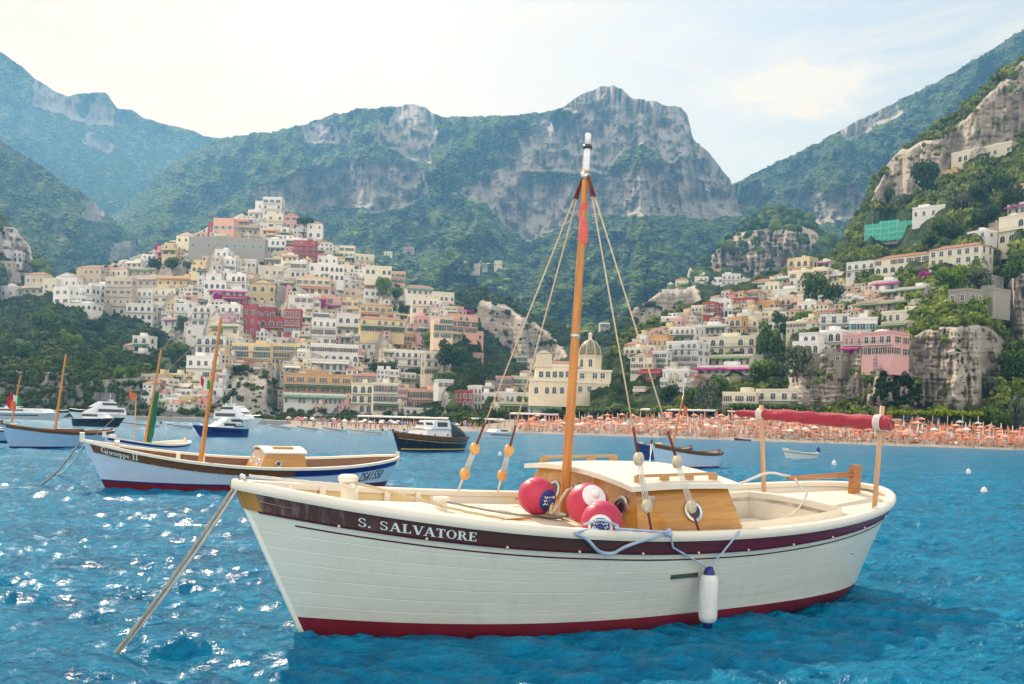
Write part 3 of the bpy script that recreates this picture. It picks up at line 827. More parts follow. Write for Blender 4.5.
MB().tube([A1 - ax * .3 + upv * .03, A1 + ax * .12 + upv * .05], .018, 8).build("batten", M_post, awn, True); MB().tube([A0 - ax * .12 + upv * .01, A0 + ax * .3 + upv * .01], .014, 8).build("batten", M_post, awn, True)
for k_, r_k in ((.185, .082), (.925, .096)):
    mb = MB(); lash(mb, A0.lerp(A1, k_), r_k, ax); mb.build("lashing", M_ropew, awn, True)

def float_ball(c, r, axis, mats, ang, ring, label):
    axis = Vector(axis).normalized(); M = axis.to_track_quat('Z', 'Y').to_matrix()
    K = 20
    def mf(i, k):
        a = math.pi * (1 - (i + .5) / K)      # angle from +z
        return 1 if a < R(ang) else (2 if a < R(ang + ring) else 0)
    mb = MB(); o0 = 0
    prof = [(r * max(1e-4, math.sin(math.pi * i / K)), -r * math.cos(math.pi * i / K)) for i in range(K + 1)]
    T = Matrix.Translation(c) @ M.to_4x4(); mb.lathe(prof, 28, 0, T, mf)
    ob = mb.build("round_fender", mats, None, True)
    tag(ob, label, "fender")
    e = c + axis * r
    MB().tube([e - axis * .03, e + axis * .045], [.05, .035], 10).build("rope_eye", mats[1], ob, True)
    return ob, e + axis * .03
Y1 = 11.15
c1 = at(537, 496, 11.1); f1, e1 = float_ball(c1, .212, (.66, -.72, -.2), [M_pink, M_navy, M_pink], 34, 0, "pink red round fender with navy cap left of the mast, alone")
c2 = at(587.5, 504, 10.55); f2, e2 = float_ball(c2, .225, (.30, -.80, .50), [M_pink, M_cap, M_pink], 36, 0, "pink red round fender with a big white cap right of the mast")
c3 = at(601.8, 521.5, 10.12); f3, e3 = float_ball(c3, .212, (-.16, -.96, -.2), [M_pink, M_navy, M_cap], 31, 5, "pink red round fender with blue white-ringed cap, nearest the rail")
# white scrawl printed on the navy caps
def scrawl(ob, c, r, axis, s):
    axis = Vector(axis).normalized(); M = axis.to_track_quat('Z', 'Y').to_matrix()
    mb = MB()
    for j in range(3):
        pts = []
        for i in range(18):
            a = -.38 + .76 * i / 17; b_ = .18 - .17 * j + .06 * math.sin(i * 1.9 + j * 2 + s)
            v = Vector((math.sin(a), math.sin(b_), math.cos(a) * math.cos(b_))).normalized()
            pts.append(c + (M @ v) * (r + .002))
        mb.tube(pts, .006, 5)
    mb.build("printed_mark", M_cap, ob, True)
scrawl(f1, c1, .212, (.66, -.72, -.2), 0); scrawl(f3, c3, .212, (-.16, -.96, -.2), 1)
# ropes
def twisted(pts, r, n=12, k=3):
    """laid rope: a tube whose skin winds in three strands"""
    P = [Vector(p) for p in pts]; Q = [P[0]]
    for a, b_ in zip(P, P[1:]):
        m_ = max(1, int((b_ - a).length / (r * 1.3)))
        Q += [a.lerp(b_, (i + 1) / m_) for i in range(m_)]
    mb = MB().tube(Q, r, n); up = 2.4
    for i in range(len(Q)):
        for j in range(n):
            v = Vector(mb.v[i * n + j]); d = v - Q[i]
            mb.v[i * n + j] = tuple(Q[i] + d * (1 + .17 * math.cos(k * 2 * math.pi * j / n + i * .55)))
    return mb
def rope(pts, r, mt, label, name="rope", cat="rope"):
    ob = twisted(pts, r).build(name, mt, None, True); tag(ob, label, cat); return ob
def smooth_path(P, n=8):
    P = [Vector(p) for p in P]; P = [P[0]] + P + [P[-1]]; out = []
    for i in range(1, len(P) - 2):
        for k in range(n):
            t = k / n; a, b_, c_, d_ = P[i-1], P[i], P[i+1], P[i+2]
            out.append(.5 * ((2 * b_) + (c_ - a) * t + (2 * a - 5 * b_ + 4 * c_ - d_) * t * t + (3 * b_ - a - 3 * c_ + d_) * t ** 3))
    return out + [P[-2]]
mastfoot = hw(3.80, -.03, 1.13)
rope(smooth_path([e1, at(551, 513, 10.9), at(557, 507, 10.9), at(567, 491, 11.2), at(575, 490, 11.3), at(572, 505, 11.28)]), .017, M_rope, "cream rope tying the navy-capped fender to the mast foot")
wl = at_z(112, 652); bowp = hw(.10, 0, 1.53)
m1 = cat_curve(bowp + Vector((-.02, -.03, 0)), wl + Vector((0, 0, -.05)), .05, 16)
m2 = cat_curve(bowp + Vector((.01, -.05, -.02)), wl + Vector((.01, .02, -.06)), .07, 16)
rope(m1 + [], .017, M_ropeg, "thick grey mooring line running from the bow of the front boat down into the water", "mooring_line")
rope(m2, .013, pmat("rope_grey_pale", (.52, .50, .45), .9, .25, 40, .4, 120), "paler slack mooring line hanging beside the thick grey one", "mooring_line")
rope(smooth_path([hw(.15, -.04, 1.56), hw(.6, -.05, 1.50), hw(1.06, -.1, 1.45), hw(1.16, -.13, 1.42)]), .016, M_ropew, "white rope from the bow tip back to the mooring post")
rope(smooth_path([hw(1.2, -.1, 1.47), hw(1.5, -.12, 1.39), hw(2.2, -.30, 1.2), hw(2.75, -.42, deckz(2.75, -.42) + .02)]), .014, M_rope, "cream line led aft from the mooring post along the foredeck")
rope(smooth_path([hw(2.32, .1, deckz(2.3, .1) + .09), hw(2.7, .0, deckz(2.7, 0) + .05), hw(3.1, -.1, deckz(3.1, -.1) + .02), hw(3.5, -.15, deckz(3.5, -.1) + .02)]), .012, M_ropeg, "thin dark line from the small deck post toward the mast")
kn = hw(4.02, -(H.half(4.02 / LH) + .05), zr(4.02 / LH) + .015)
def side_pt(px, py):       # a point just off the port side of the hull under this pixel
    best = None
    for i in range(200):
        t = .2 + .6 * i / 199
        for j in range(30):
            z = zr(t) - .5 * j / 29
            p = HM @ (H.pt(t, z, -1) + H.nrm(t, z, -1) * .045); q = to_px(p); e_ = (q[0] - px) ** 2 + (q[1] - py) ** 2
            if best is None or e_ < best[0]: best = (e_, p)
    return best[1]
rope(smooth_path([hw(3.42, -(H.half(3.42 / LH) - .1), zr(3.42 / LH) + .02), side_pt(578, 528), side_pt(586, 540), side_pt(598, 551), side_pt(612, 553), side_pt(628, 545), kn]), .017, M_ropeb, "pale blue rope hanging in a loop over the brown band")
rope(smooth_path([c3 + Vector((-.19, -.14, -.02)), c3 + Vector((-.03, -.235, .035)), c3 + Vector((.14, -.19, -.02)), at(620, 529, 9.75), kn]), .013, M_ropeb, "pale blue line across the front round fender to the knot on the rail")
mb = MB()
for i in range(5):
    mb.ball(kn + Vector((random.uniform(-.04, .04), random.uniform(-.02, .02), random.uniform(-.02, .03))), .03, n=8, k=6)
tag(mb.build("rope_knot", M_ropeb, None, True), "pale blue rope knot on the near rail below the shrouds", "knot")
# long white fender on the port side
fc = side_pt(706.5, 575); fb = fc + Vector((.02, -.10, 0))
ft = Vector(at(706.5, 570, fb.y)); fbot = Vector(at(707.5, 627, fb.y)); hgt = (ft - fbot).z
prof = [(.001, 0), (.05, .0), (.06, .05), (.09, .075), (.098, .12), (.098, hgt - .12), (.088, hgt - .07), (.06, hgt - .045), (.045, hgt), (.001, hgt)]
T = Matrix.Translation(fbot)
fen = MB().lathe(prof[2:8], 22, 0, T).build("cylinder_fender", pmat("fender_white", (.78, .78, .74), .5, .05, 6, dirt=.3, dirtcol=(.5, .48, .4)), None, True, auto=60)
tag(fen, "long white cylindrical fender with navy ends hanging on the near side", "fender")
MB().lathe([(.001, -.015), (.045, -.01), (.058, .04), (.062, .052)], 18, 0, T).build("end_cap", M_navy, fen, True)
MB().lathe([(.064, hgt - .048), (.058, hgt - .02), (.036, hgt + .035), (.001, hgt + .04)], 18, 0, T).build("end_cap", M_navy, fen, True)
ftop = fbot + Vector((0, 0, hgt + .02))
rope([kn, side_pt(672, 548), side_pt(690, 558) , ftop], .010, M_ropeb, "thin pale blue line from the rail knot down to the long white fender")
k2 = hw(4.98, -(H.half(4.98 / LH) + .045), zr(4.98 / LH) + .015)
rope([k2, (k2 + ftop) / 2 + Vector((0, -.02, 0)), ftop], .010, M_ropeb, "thin pale blue line from long white fender up to the aft rail")
rope(smooth_path([hw(7.42, .03, 1.36), hw(7.1, .12, 1.40), hw(6.9, .2, 1.32), hw(6.55, .35, 1.18), hw(6.25, .75, 1.08)]), .016, M_ropew, "white rope looped over the end of the tiller")
rope(smooth_path([hw(7.45, -.02, 1.34), hw(7.48, -.12, 1.22), hw(7.5, -.2, 1.14), hw(7.3, -.1, .85), hw(6.9, .2, .72), hw(6.6, .6, .62)]), .014, M_ropew, "white rope hanging from the tiller into the cockpit")
# ---------------------------------------------------------------- the other boats
M_blu = hullmat("hull_pale_blue", (0.58, 0.70, 0.82), (0.72, 0.80, 0.88))
M_bl2 = hullmat("hull_sky_blue", (0.36, 0.56, 0.74), (0.50, 0.66, 0.8))
M_navyh = hullmat("hull_navy", (0.02, 0.05, 0.20), (0.05, 0.09, 0.25))
M_blk = hullmat("hull_black", (0.015, 0.022, 0.045), (0.03, 0.04, 0.07))
M_brn = woodmat("band_varnish", (0.12, 0.05, 0.02), (0.24, 0.10, 0.035), 0.4, 0, 5, .3)
M_nvb = pmat("band_navy", (0.015, 0.035, 0.19), 0.4, 0.1)
M_gel = pmat("gelcoat_white", (0.80, 0.80, 0.78), 0.25, 0.04, 2, coat=.3)
M_win = pmat("tinted_window", (0.02, 0.03, 0.045), 0.08, 0.2, coat=.5)
M_navcl = canvasmat("canvas_navy", (0.03, 0.05, 0.14)); M_tealcl = canvasmat("canvas_teal_black", (0.02, 0.05, 0.055)); M_greencl = canvasmat("sail_green", (0.01, 0.14, 0.07)); M_whcl = canvasmat("canvas_white", (.74, .74, .74))
M_fg, M_fw, M_fr = canvasmat("flag_green", (.02, .30, .10)), canvasmat("flag_white", (.75, .75, .72)), canvasmat("flag_red", (.60, .03, .04)); M_fo = canvasmat("flag_orange", (.75, .18, .08))
def flag(parent, p, w, h, mats, droop=.3, name="flag"):
    mb = MB(); n = 9; rows = []
    for i in range(n + 1):
        k = i / n; rows.append([Vector((p[0] + w * k * .85, p[1] + .06 * math.sin(5 * k + j) * w * 2, p[2] - j * h - droop * w * k * k + .03 * math.sin(8 * k))) for j in (0, .5, 1)])
    mb.grid(rows)
    for i in range(len(mb.f)): mb.m[i] = min(len(mats) - 1, (i // 2) * len(mats) // n)
    return mb.build(name, mats, parent, True)
def gozzo(label, bow, stern, B, zb, zm, zs, hm, bandm, inm, bootm, rail=M_white, band_w=.17, boot_h=.10, name="wooden_boat", cat="boat", heel=0.0, pin=None, band_end=1.0, band2=None):
    P0, P1 = at(bow[0], HZ, bow[1]), at(stern[0], HZ, stern[1]); L = math.hypot(P1.x - P0.x, P1.y - P0.y)
    h = Hull(L, B, zb, zm, zs, .075 * L, .05 * L, draft=.4)
    M = boat_frame(*bow, *stern, L, heel); r = empty(name, M, label, cat)
    ts = tspace(44); Z = h.sheer; near = -1
    b1 = lambda t: Z(t) - .06; b0 = lambda t: Z(t) - .06 - band_w * (1 - .35 * t); bt = lambda t: boot_h
    o = h.strip(MB(), ts, bt, Z, 0, 8).build("hull", hm, r, True); add_planks(o, h, 7)
    h.strip(MB(), ts, lambda t: -.35, bt, 0, 5).build("bottom_paint", bootm, r, True)
    h.strip(MB(), ts, lambda t: boot_h - .01, lambda t: boot_h + .035, .006, 1).build("boot_line", pin or M_nvb, r, True)
    tb = [t for t in ts if t > .02]
    if bandm: h.strip(MB(), [t for t in tb if t <= band_end], b0, b1, .015, 1, closed=True).build("painted_band", bandm, r, True)
    if band2: h.strip(MB(), [t for t in tb if t >= band_end - .03], b0, b1, .012, 1, closed=True).build("painted_band", band2, r, True)
    mb = MB()
    for sd in (-1, 1):
        rows = []
        for t in ts:
            p = h.pt(t, Z(t), sd); rows.append([Vector((p.x, sd * max(0, sd * p.y + a), p.z + z)) for a, z in ((-.09, -.05), (-.09, .015), (.035, .015), (.035, -.06))])
        mb.grid(rows, 0, flip=(sd < 0), wrap=True)
    mb.build("cap_rail", rail, r, True, auto=40)
    mb = MB()
    for sd in (-1, 1):
        mb.grid([[h.pt(t, Z(t) - .01 - .33 * k, sd) - Vector((0, sd * min(.05, h.half(t)), 0)) for t in ts] for k in (0, .5, 1)], 0, flip=(sd < 0))
    mb.build("bulwark", inm, r, True)
    rows = [[Vector((h.pt(t, Z(t) - .3, 1).x, y * max(.003, h.pt(t, Z(t) - .3, 1).y - .03), Z(t) - .29 + .06 * (1 - y * y))) for y in np.linspace(-1, 1, 7)] for t in ts]
    MB().grid(rows).build("deck", M_deck, r, True)
    mb = MB().box((-L/2 + .10 * L, 0, Z(.1) + .02), (.13, .13, .30)).box((-L/2 + .10 * L, 0, Z(.1) + .12), (.1, .4, .07)); mb.build("mooring_bitt", M_white, r)
    pz = h.pt(0, Z(0)); MB().box((pz.x + .03, 0, Z(0) + .05), (.12, .10, .26)).build("stem_head", rail, r)
    pz = h.pt(1, Z(1)); MB().box((pz.x - .02, 0, Z(1) - .1), (.10, .09, .45)).build("stern_post", rail, r)
    return r, h, M
def add_mast(r, h, M, px_t, py_t, t, Y, rr=.05, mt=None, rake=None):
    Mi = M.inverted(); top = Mi @ at(px_t, py_t, Y); top.y = 0
    u = -h.L/2 + t * h.L; z0 = h.sheer(t) - .3
    b_ = Vector((u, 0, z0)); n = 10
    o = MB().tube([b_.lerp(top, i / n) for i in range(n + 1)], [rr * (1 - .4 * i / n) for i in range(n + 1)], 10).build("mast", mt or M_mast, r, True)
    return o, b_, top
def hull_t(h, M, px, side=-1):
    best = min(((to_px(M @ h.pt(i / 300, h.sheer(i / 300) - .1, side))[0] - px) ** 2, i / 300) for i in range(301)); return best[1]

# white and brown boat with a cabin, second from the front
G0, G1 = (81, 27.3), (398, 31.6)
r, h, M = gozzo("pale blue-white boat with brown band and small wooden cabin, lettered 2SA1550", G0, G1, 1.35, 1.40, .80, 1.06, M_blu, M_brn, M_brn, M_red, boot_h=.27, band_end=.63, band2=M_nvb, band_w=.24, heel=.075)
gm, mb0, mtop = add_mast(r, h, M, 219, 318, hull_t(h, M, 209), 28.9, .075)
u0, u1 = -h.L/2 + .50 * h.L, -h.L/2 + .665 * h.L
def boat_cabin(r, u0, u1, w, z0, hh, wall, roof, ports=1, slope=(.30, .12), mullion=False):
    mb = MB(); wt = w * .86
    b_ = [(u0, -w), (u1, -w), (u1, w), (u0, w)]; t_ = [(u0 + slope[0], -wt), (u1 - slope[1], -wt), (u1 - slope[1], wt), (u0 + slope[0], wt)]
    mb.add([(*p, z0) for p in b_] + [(*p, z0 + hh) for p in t_], [(0, 1, 5, 4), (1, 2, 6, 5), (2, 3, 7, 6), (3, 0, 4, 7)]); cb = mb.build("cabin", wall, r)
    rows = [[Vector((u0 + slope[0] - .08 + (u1 - slope[1] - u0 - slope[0] + .16) * i / 6, y * (wt + .05), z0 + hh + .01 + .10 * (1 - y * y))) for y in np.linspace(-1, 1, 9)] for i in range(7)]
    low = [[p - Vector((0, 0, .05)) for p in q] for q in rows]
    mb = MB().grid(rows).grid([rows[0], low[0]], flip=True).grid([rows[-1], low[-1]]).grid([[q[0] for q in rows], [q[0] for q in low]]).grid([[q[-1] for q in rows], [q[-1] for q in low]], flip=True); mb.build("cabin_roof", roof, r, True, auto=40)
    for sd in (-1, 1):
        for k in range(ports):
            u = u0 + slope[0] + (u1 - slope[1] - u0 - slope[0]) * (k + .5) / ports * (.62 if ports == 1 else 1)
            porth(r, wall_M((u, sd * (w * .5 + wt * .5 + .012), z0 + hh * .5), (0, sd, .1)))
    for y in (-.3, .3): porth(r, wall_M((u0 + slope[0] * .5 - .012, y * w * 1.4, z0 + hh * .5), (-1, 0, .5)))
    return cb
def porth(r, M_, s=1.0):
    o = MB().lathe([(.06 * s, 0), (.065 * s, .022), (.10 * s, .02), (.105 * s, -.01)], 18, 0, M_).build("porthole", M_steel, r, True); MB().lathe([(.001, .008), (.065 * s, .008)], 16, 0, M_).build("glass", M_dark, o)
boat_cabin(r, u0, u1, .78, h.sheer(.58) - .28, .66, M_cab, M_white)
MB().box((u0 + .85, -.25, h.sheer(.58) + .47), (.6, .3, .08)).build("hatch", M_teak, r)
for i in range(9):
    t = .06 + .06 * i; b0z = h.sheer(t) - .06 - .24 * (1 - .35 * t)
    MB().ball(h.pt(t, b0z, -1) + h.nrm(t, b0z, -1) * .02, .018, n=8, k=5).build("stud", MATS["brass_stud"], r, True)
q, wd = letter_quads("2SA1550", plain_glyph, .27, .12)
ta, tb_ = hull_t(h, M, 363.5), hull_t(h, M, 387)
letters_on_hull(h, q, wd, ta, tb_, lambda t: h.sheer(t) - .53, .014).build("lettering", M_pin if False else pmat("letter_black", (.02, .02, .03), .5), r)
q, wd = letter_quads("Giuseppe II", script_glyph, .17, .3, .02)
ta, tb_ = hull_t(h, M, 99), hull_t(h, M, 137)
letters_on_hull(h, q, wd, ta, tb_, lambda t: h.sheer(t) - .235, .020).build("lettering", M_pale, r)
flag(r, (mtop.x * .45 + mb0.x * .55 - .02, -.10, mb0.z + (mtop.z - mb0.z) * .58), -.30, .26, [M_fg, M_fw, M_fr], .5)
MB().tube([mtop - Vector((0, 0, .1)), Vector((-h.L/2 + .3, 0, h.sheer(.03) + .1))], .008, 5).build("forestay", M_ropeg, r)
MB().box((u0 - 2.0, .3, h.sheer(.4) - .05), (.10, .10, .42)).build("deck_post", M_white, r); MB().box((u0 - 1.3, .35, h.sheer(.4) - .05), (.10, .10, .42)).build("deck_post", M_white, r)
bowp2 = M @ h.pt(0, h.sheer(0) - .02); w2 = at_z(28, 487)
rope(cat_curve(bowp2, w2 - Vector((0, 0, .1)), .25), .026, M_ropeg, "grey mooring line from the bow of the pale blue brown-banded boat to the water", "mooring_line")
w3 = at_z(49, 470); rope(cat_curve(bowp2 + Vector((.1, .1, 0)), w3 - Vector((0, 0, .1)), .4), .022, M_ropew, "thin pale mooring line beside the grey one at the pale blue boat", "mooring_line")

# pale blue boat further left
r, h, M = gozzo("sky blue boat with brown rail and bare mast at the far left", (1, 55), (112, 62), 1.25, 1.38, .95, 1.1, M_bl2, M_brn, M_brn, M_nvb, M_brn, .14, .08)
add_mast(r, h, M, 73.5, 354, hull_t(h, M, 69), 58.5, .085); MB().box((.2, 0, h.sheer(.5) - .0), (2.2, 1.4, .34), 0, None, .9).build("hatch_cover", M_brn, r)
# half-seen boat at the frame edge with two flags
r, h, M = gozzo("half-seen blue-white boat at the left frame edge flying two flags", (-58, 62), (13, 66), 1.2, 1.2, .85, 1.0, M_bl2, M_nvb, M_brn, M_nvb, M_white, .12)
mm, b_, tp_ = add_mast(r, h, M, 27, 376, .95, 66, .07)
flag(r, (tp_.x - .05, -.05, tp_.z - 1.35), -.75, .6, [M_fg, M_fw, M_fr], .3); flag(r, (tp_.x - .35, -.1, tp_.z - 1.75), -.7, .55, [M_fo, M_fr], .5)
# boat behind with a green furled sail
r, h, M = gozzo("low white-blue boat with a green furled sail on its mast, behind the second boat", (104, 43), (186, 47), 1.2, 1.15, .80, .95, M_blu, M_nvb, M_white, M_nvb, M_white, .10)
mm, b_, tp_ = add_mast(r, h, M, 164.5, 350, hull_t(h, M, 162), 45.5, .075)
MB().tube([Vector((tp_.x * (1 - k) + b_.x * k + .16 + .03 * math.sin(9 * k), -.05, tp_.z * (1 - k) + b_.z * k)) for k in np.linspace(.42, .98, 14)], [.10 + .05 * math.sin(3.1 * q / 13) + .02 * math.sin(q * 2.1) for q in range(14)], 10).build("furled_sail", M_greencl, mm, True)
MB().tube([Vector((b_.x - .55, 0, b_.z)), Vector((b_.x - .5, 0, b_.z + 2.5))], .03, 6).build("flagstaff", M_post, r, True); flag(r, (b_.x - .52, 0, b_.z + 2.5), -.42, .34, [M_fo], .5)
# dark gozzo with white cabin in the middle
r, h, M = gozzo("dark navy boat with varnished rail, white cabin and black rear canopy", (393, 70), (466, 77), 1.35, 1.42, 1.10, 1.15, M_blk, M_brn, M_brn, M_navyh, M_brn, .30, .06)
h.strip(MB(), tspace(30, .03, 1), lambda t: .17, lambda t: .25, .012, 1).build("gold_line", pmat("gold_line", (.62, .48, .12), .4), r, True)
h.strip(MB(), tspace(30, .03, 1), lambda t: h.sheer(t) - .44, lambda t: h.sheer(t) - .40, .012, 1).build("gold_line", MATS["gold_line"], r, True)
L2 = h.L
cb = boat_cabin(r, -L2 * .22, L2 * .20, .95, h.sheer(.5) - .25, .75, M_gel, M_gel, 2, (.5, .1))
mb = MB(); z0 = h.sheer(.5) + .55
mb.add([(-.9, -.85, z0), (1.3, -.9, z0), (1.3, .9, z0), (-.9, .85, z0), (-.45, -.75, z0 + .62), (1.15, -.8, z0 + .66), (1.15, .8, z0 + .66), (-.45, .75, z0 + .62)], [(0, 1, 5, 4), (1, 2, 6, 5), (2, 3, 7, 6), (3, 0, 4, 7), (4, 5, 6, 7)]); wh = mb.build("wheelhouse", M_gel, r)
for y in (-.42, .42): MB().box((-.72, y, z0 + .33), (.02, .62, .34), 0, Matrix.Rotation(R(-36), 3, 'Y')).build("windscreen", M_win, wh)
for sd in (-1, 1): MB().box((.28, sd * .86, z0 + .34), (1.1, .03, .32)).build("side_window", M_win, wh)
rows = [[Vector((1.3 + 1.5 * i / 8, y * 1.0, h.sheer(.75) - .1 + (1.25 - .5 * (i / 8) ** 2) * (1 - .55 * y ** 4) * (1 if 0 < i else .98))) for y in np.linspace(-1, 1, 13)] for i in range(9)]
mb = MB().grid(rows); mb.grid([rows[-1], [Vector((p.x, p.y, h.sheer(.75) - .15)) for p in rows[-1]]]); mb.grid([[q[0] for q in rows], [Vector((q[0].x, q[0].y, h.sheer(.75) - .15)) for q in rows]]); mb.build("rear_canopy", M_tealcl, r, True)
# the pair right of the mast
r, h, M = gozzo("deep blue boat half hidden behind the small white sailing boat", (636, 70), (692, 72), 1.0, 1.15, .80, .95, M_navyh, M_nvb, M_white, M_nvb, M_brn, .12, .05)
r, h, M = gozzo("small white boat with black rail, bare mast and red pennant right of the cabin", (652, 54), (720, 58.5), 1.1, 1.38, .92, .98, M_blu, M_brn, M_white, M_nvb, M_brn, .16, .10, pin=M_red)
mm, b_, tp_ = add_mast(r, h, M, 682, 396, hull_t(h, M, 684), 56, .075); flag(mm, (tp_.x, -.05, tp_.z - .45), .35, .5, [M_fo], .8, "pennant")
MB().tube([tp_, tp_ + Vector((0, 0, .55))], .03, 6).build("mast_head", M_gel, mm)
for dy in (.0, .12): rope(cat_curve(M @ (h.pt(0, h.sheer(0)) + Vector((.1, dy, 0))), at_z(645 + 40 * dy, 474) , .3), .02, M_ropew, ["white mooring line under the bow of the small white sailing boat", "second white line beside it, nearer the small white boat's hull"][int(dy > 0)], "mooring_line")
# white dinghy with an outboard
def dinghy(label, bow, stern, B, hm, stripe, motor=True, name="motor_dinghy", zb=.75):
    r, h, M = gozzo(label, bow, stern, B, zb, .50, .50, hm, stripe, M_yel, M_gel, M_gel, .12, .04, name, "dinghy", pin=M_gel)
    for t in (.4, .68): MB().box((-h.L/2 + t * h.L, 0, h.sheer(t) - .08), (.25, h.half(t) * 1.8, .05)).build("thwart", M_teak, r)
    if motor:
        u = h.L/2; m_ = MB().ball((u + .12, 0, .78), .2, n=12, k=8, sq=(1, .8, 1.15)).build("outboard", M_nvb, r, True)
        MB().box((u + .14, 0, .25), (.14, .10, .9)).build("outboard_leg", M_steel, m_)
    return r, h, M
dinghy("small white and yellow dinghy with a navy outboard near the beach", (784, 84), (818, 87), .75, M_gel, pmat("dinghy_yellow", (.72, .42, .08), .4))
# motor yachts
def motor_yacht(label, bow, stern, zb, tiers, hm=M_gel, name="motor_yacht", arch=True, cat="yacht"):
    P0, P1 = at(bow[0], HZ, bow[1]), at(stern[0], HZ, stern[1]); L = math.hypot(P1.x - P0.x, P1.y - P0.y)
    h = Hull(L, L * .135, zb, zb * .78, zb * .72, .14 * L, .0, pb=1.9, qs=6.0, sm=.6, Bw=.72, draft=.8); M = boat_frame(*bow, *stern, L); r = empty(name, M, label, cat)
    ts = tspace(30); Z = h.sheer
    o = h.strip(MB(), ts, lambda t: -.4, Z, 0, 6).build("hull", hm, r, True)
    if hm in (M_blk, M_navyh): add_planks(o, h, 1)
    MB().grid([[Vector((h.pt(t, Z(t)).x, y * h.half(t), Z(t) - .02)) for y in (-1, 0, 1)] for t in ts]).build("deck", M_gel, r)
    h.strip(MB(), tspace(24, .25, .8), lambda t: Z(t) * .55, lambda t: Z(t) * .70, .01, 1).build("hull_window", M_win, r)
    z = Z(.5)
    for k, (a, b_, hh, sl) in enumerate(tiers):
        u0, u1, w = -L/2 + a * L, -L/2 + b_ * L, L * .115 * (1 - .16 * k)
        mb = MB(); v = []
        for kk in range(2):
            s_ = sl * hh * kk; ww = w * (1 - .1 * kk); v += [(u0 + s_ * 1.7, -ww * .7, z + hh * kk), (u0 + s_ + .12 * L, -ww, z + hh * kk), (u1 - s_ * .25, -ww, z + hh * kk), (u1 - s_ * .25, ww, z + hh * kk), (u0 + s_ + .12 * L, ww, z + hh * kk), (u0 + s_ * 1.7, ww * .7, z + hh * kk)]
        mb.add(v, [(i, (i + 1) % 6, 6 + (i + 1) % 6, 6 + i) for i in range(6)] + [(6, 7, 8, 9, 10, 11)]); c_ = mb.build("superstructure", M_gel, r)
        for sd in (-1, 1):
            MB().box(((u0 + u1) / 2 + .10 * L, sd * (w * .955 + .012), z + hh * .55), ((u1 - u0) * .58, .04, hh * .42)).build("side_window", M_win, c_)
        MB().box((u0 + sl * hh * 1.25 - .02, 0, z + hh * .62), (.06, w * .95, hh * .40), 0, Matrix.Rotation(R(25), 3, 'Y')).build("windscreen", M_win, c_)
        z += hh
    if arch:
        MB().box((-L/2 + .62 * L, 0, z + .35), (L * .05, L * .17, .16)).box((-L/2 + .64 * L, L * .075, z + .1), (L * .04, .14, .7)).box((-L/2 + .64 * L, -L * .075, z + .1), (L * .04, .14, .7)).build("radar_arch", M_gel, r)
        MB().tube([(-L/2 + .62 * L, 0, z + .4), (-L/2 + .62 * L, 0, z + 1.9)], .05, 6).build("aerial", M_gel, r)
    mb = MB(); pr = [h.pt(t, Z(t) + .0, sd) + Vector((0, -sd * .08, .6)) for sd in (-1, 1) for t in (np.linspace(.55, .02, 10) if sd < 0 else np.linspace(.02, .55, 10))]; mb.tube(pr, .03, 5); mb.build("bow_rail", M_steel, r)
    return r, h, M
motor_yacht("big white motor yacht moored under the grey cliff at the left", (68, 205), (134, 212), 2.2, [(.18, .86, 1.5, .9), (.30, .72, 1.2, .9)])
motor_yacht("dark-hulled white-decked motorboat in front of the big white yacht", (125, 150), (73, 152), 1.5, [(.25, .75, .9, .9)], M_blk, "motorboat", False, "motorboat")
motor_yacht("white motor yacht with a flybridge and antenna right of the second mast", (262, 195), (212, 202), 2.0, [(.18, .86, 1.5, .9), (.30, .72, 1.2, .9)])
motor_yacht("navy speedboat with low cabin left of the small wooden cabin", (192, 100), (247, 106), 1.2, [(.3, .66, .6, 1.2)], M_navyh, "speedboat", False, "speedboat")
motor_yacht("long low white cruiser at the far left behind the blue boats", (70, 230), (-20, 236), 1.9, [(.2, .8, 1.1, .9)], name="motor_cruiser", cat="cruiser")
motor_yacht("small white motorboat right behind the navy speedboat", (206, 150), (246, 158), 1.3, [(.3, .75, .9, .9)], name="motorboat", arch=False, cat="motorboat")
motor_yacht("small white speedboat close to the beach left of the mast", (478, 150), (511, 158), 1.1, [(.35, .7, .55, 1.0)], name="speedboat", arch=False, cat="speedboat")
lb = ["white tender", "small pale launch", "white skiff", "small blue-white launch", "white rowing boat", "pale dinghy", "yellow-sided launch"]
for i, (a, b_, Y, st_) in enumerate([(118, 160, 160, M_nvb), (296, 318, 176, M_nvb), (322, 342, 170, M_red), (268, 290, 182, M_nvb), (388, 404, 165, M_brn), (165, 192, 150, M_nvb), (346, 382, 150, MATS["dinghy_yellow"])]):
    dinghy(lb[i] + [" moored just right of the dark motorboat", " in the row off the quay, second from left", " in the row off the quay, third from left", " leftmost in the row off the quay", " just left of the dark navy boat with black canopy", " behind the mast with the green sail", " rightmost in the row off the quay"][i], (a, Y), (b_, Y + 4), .9, M_gel, st_, i % 2 == 0, "small_boat", .9)
dinghy("dark red launch drawn up at the water's edge of the orange beach", (734, 232), (752, 234), .8, M_red, M_brn, False, "small_boat", .8)
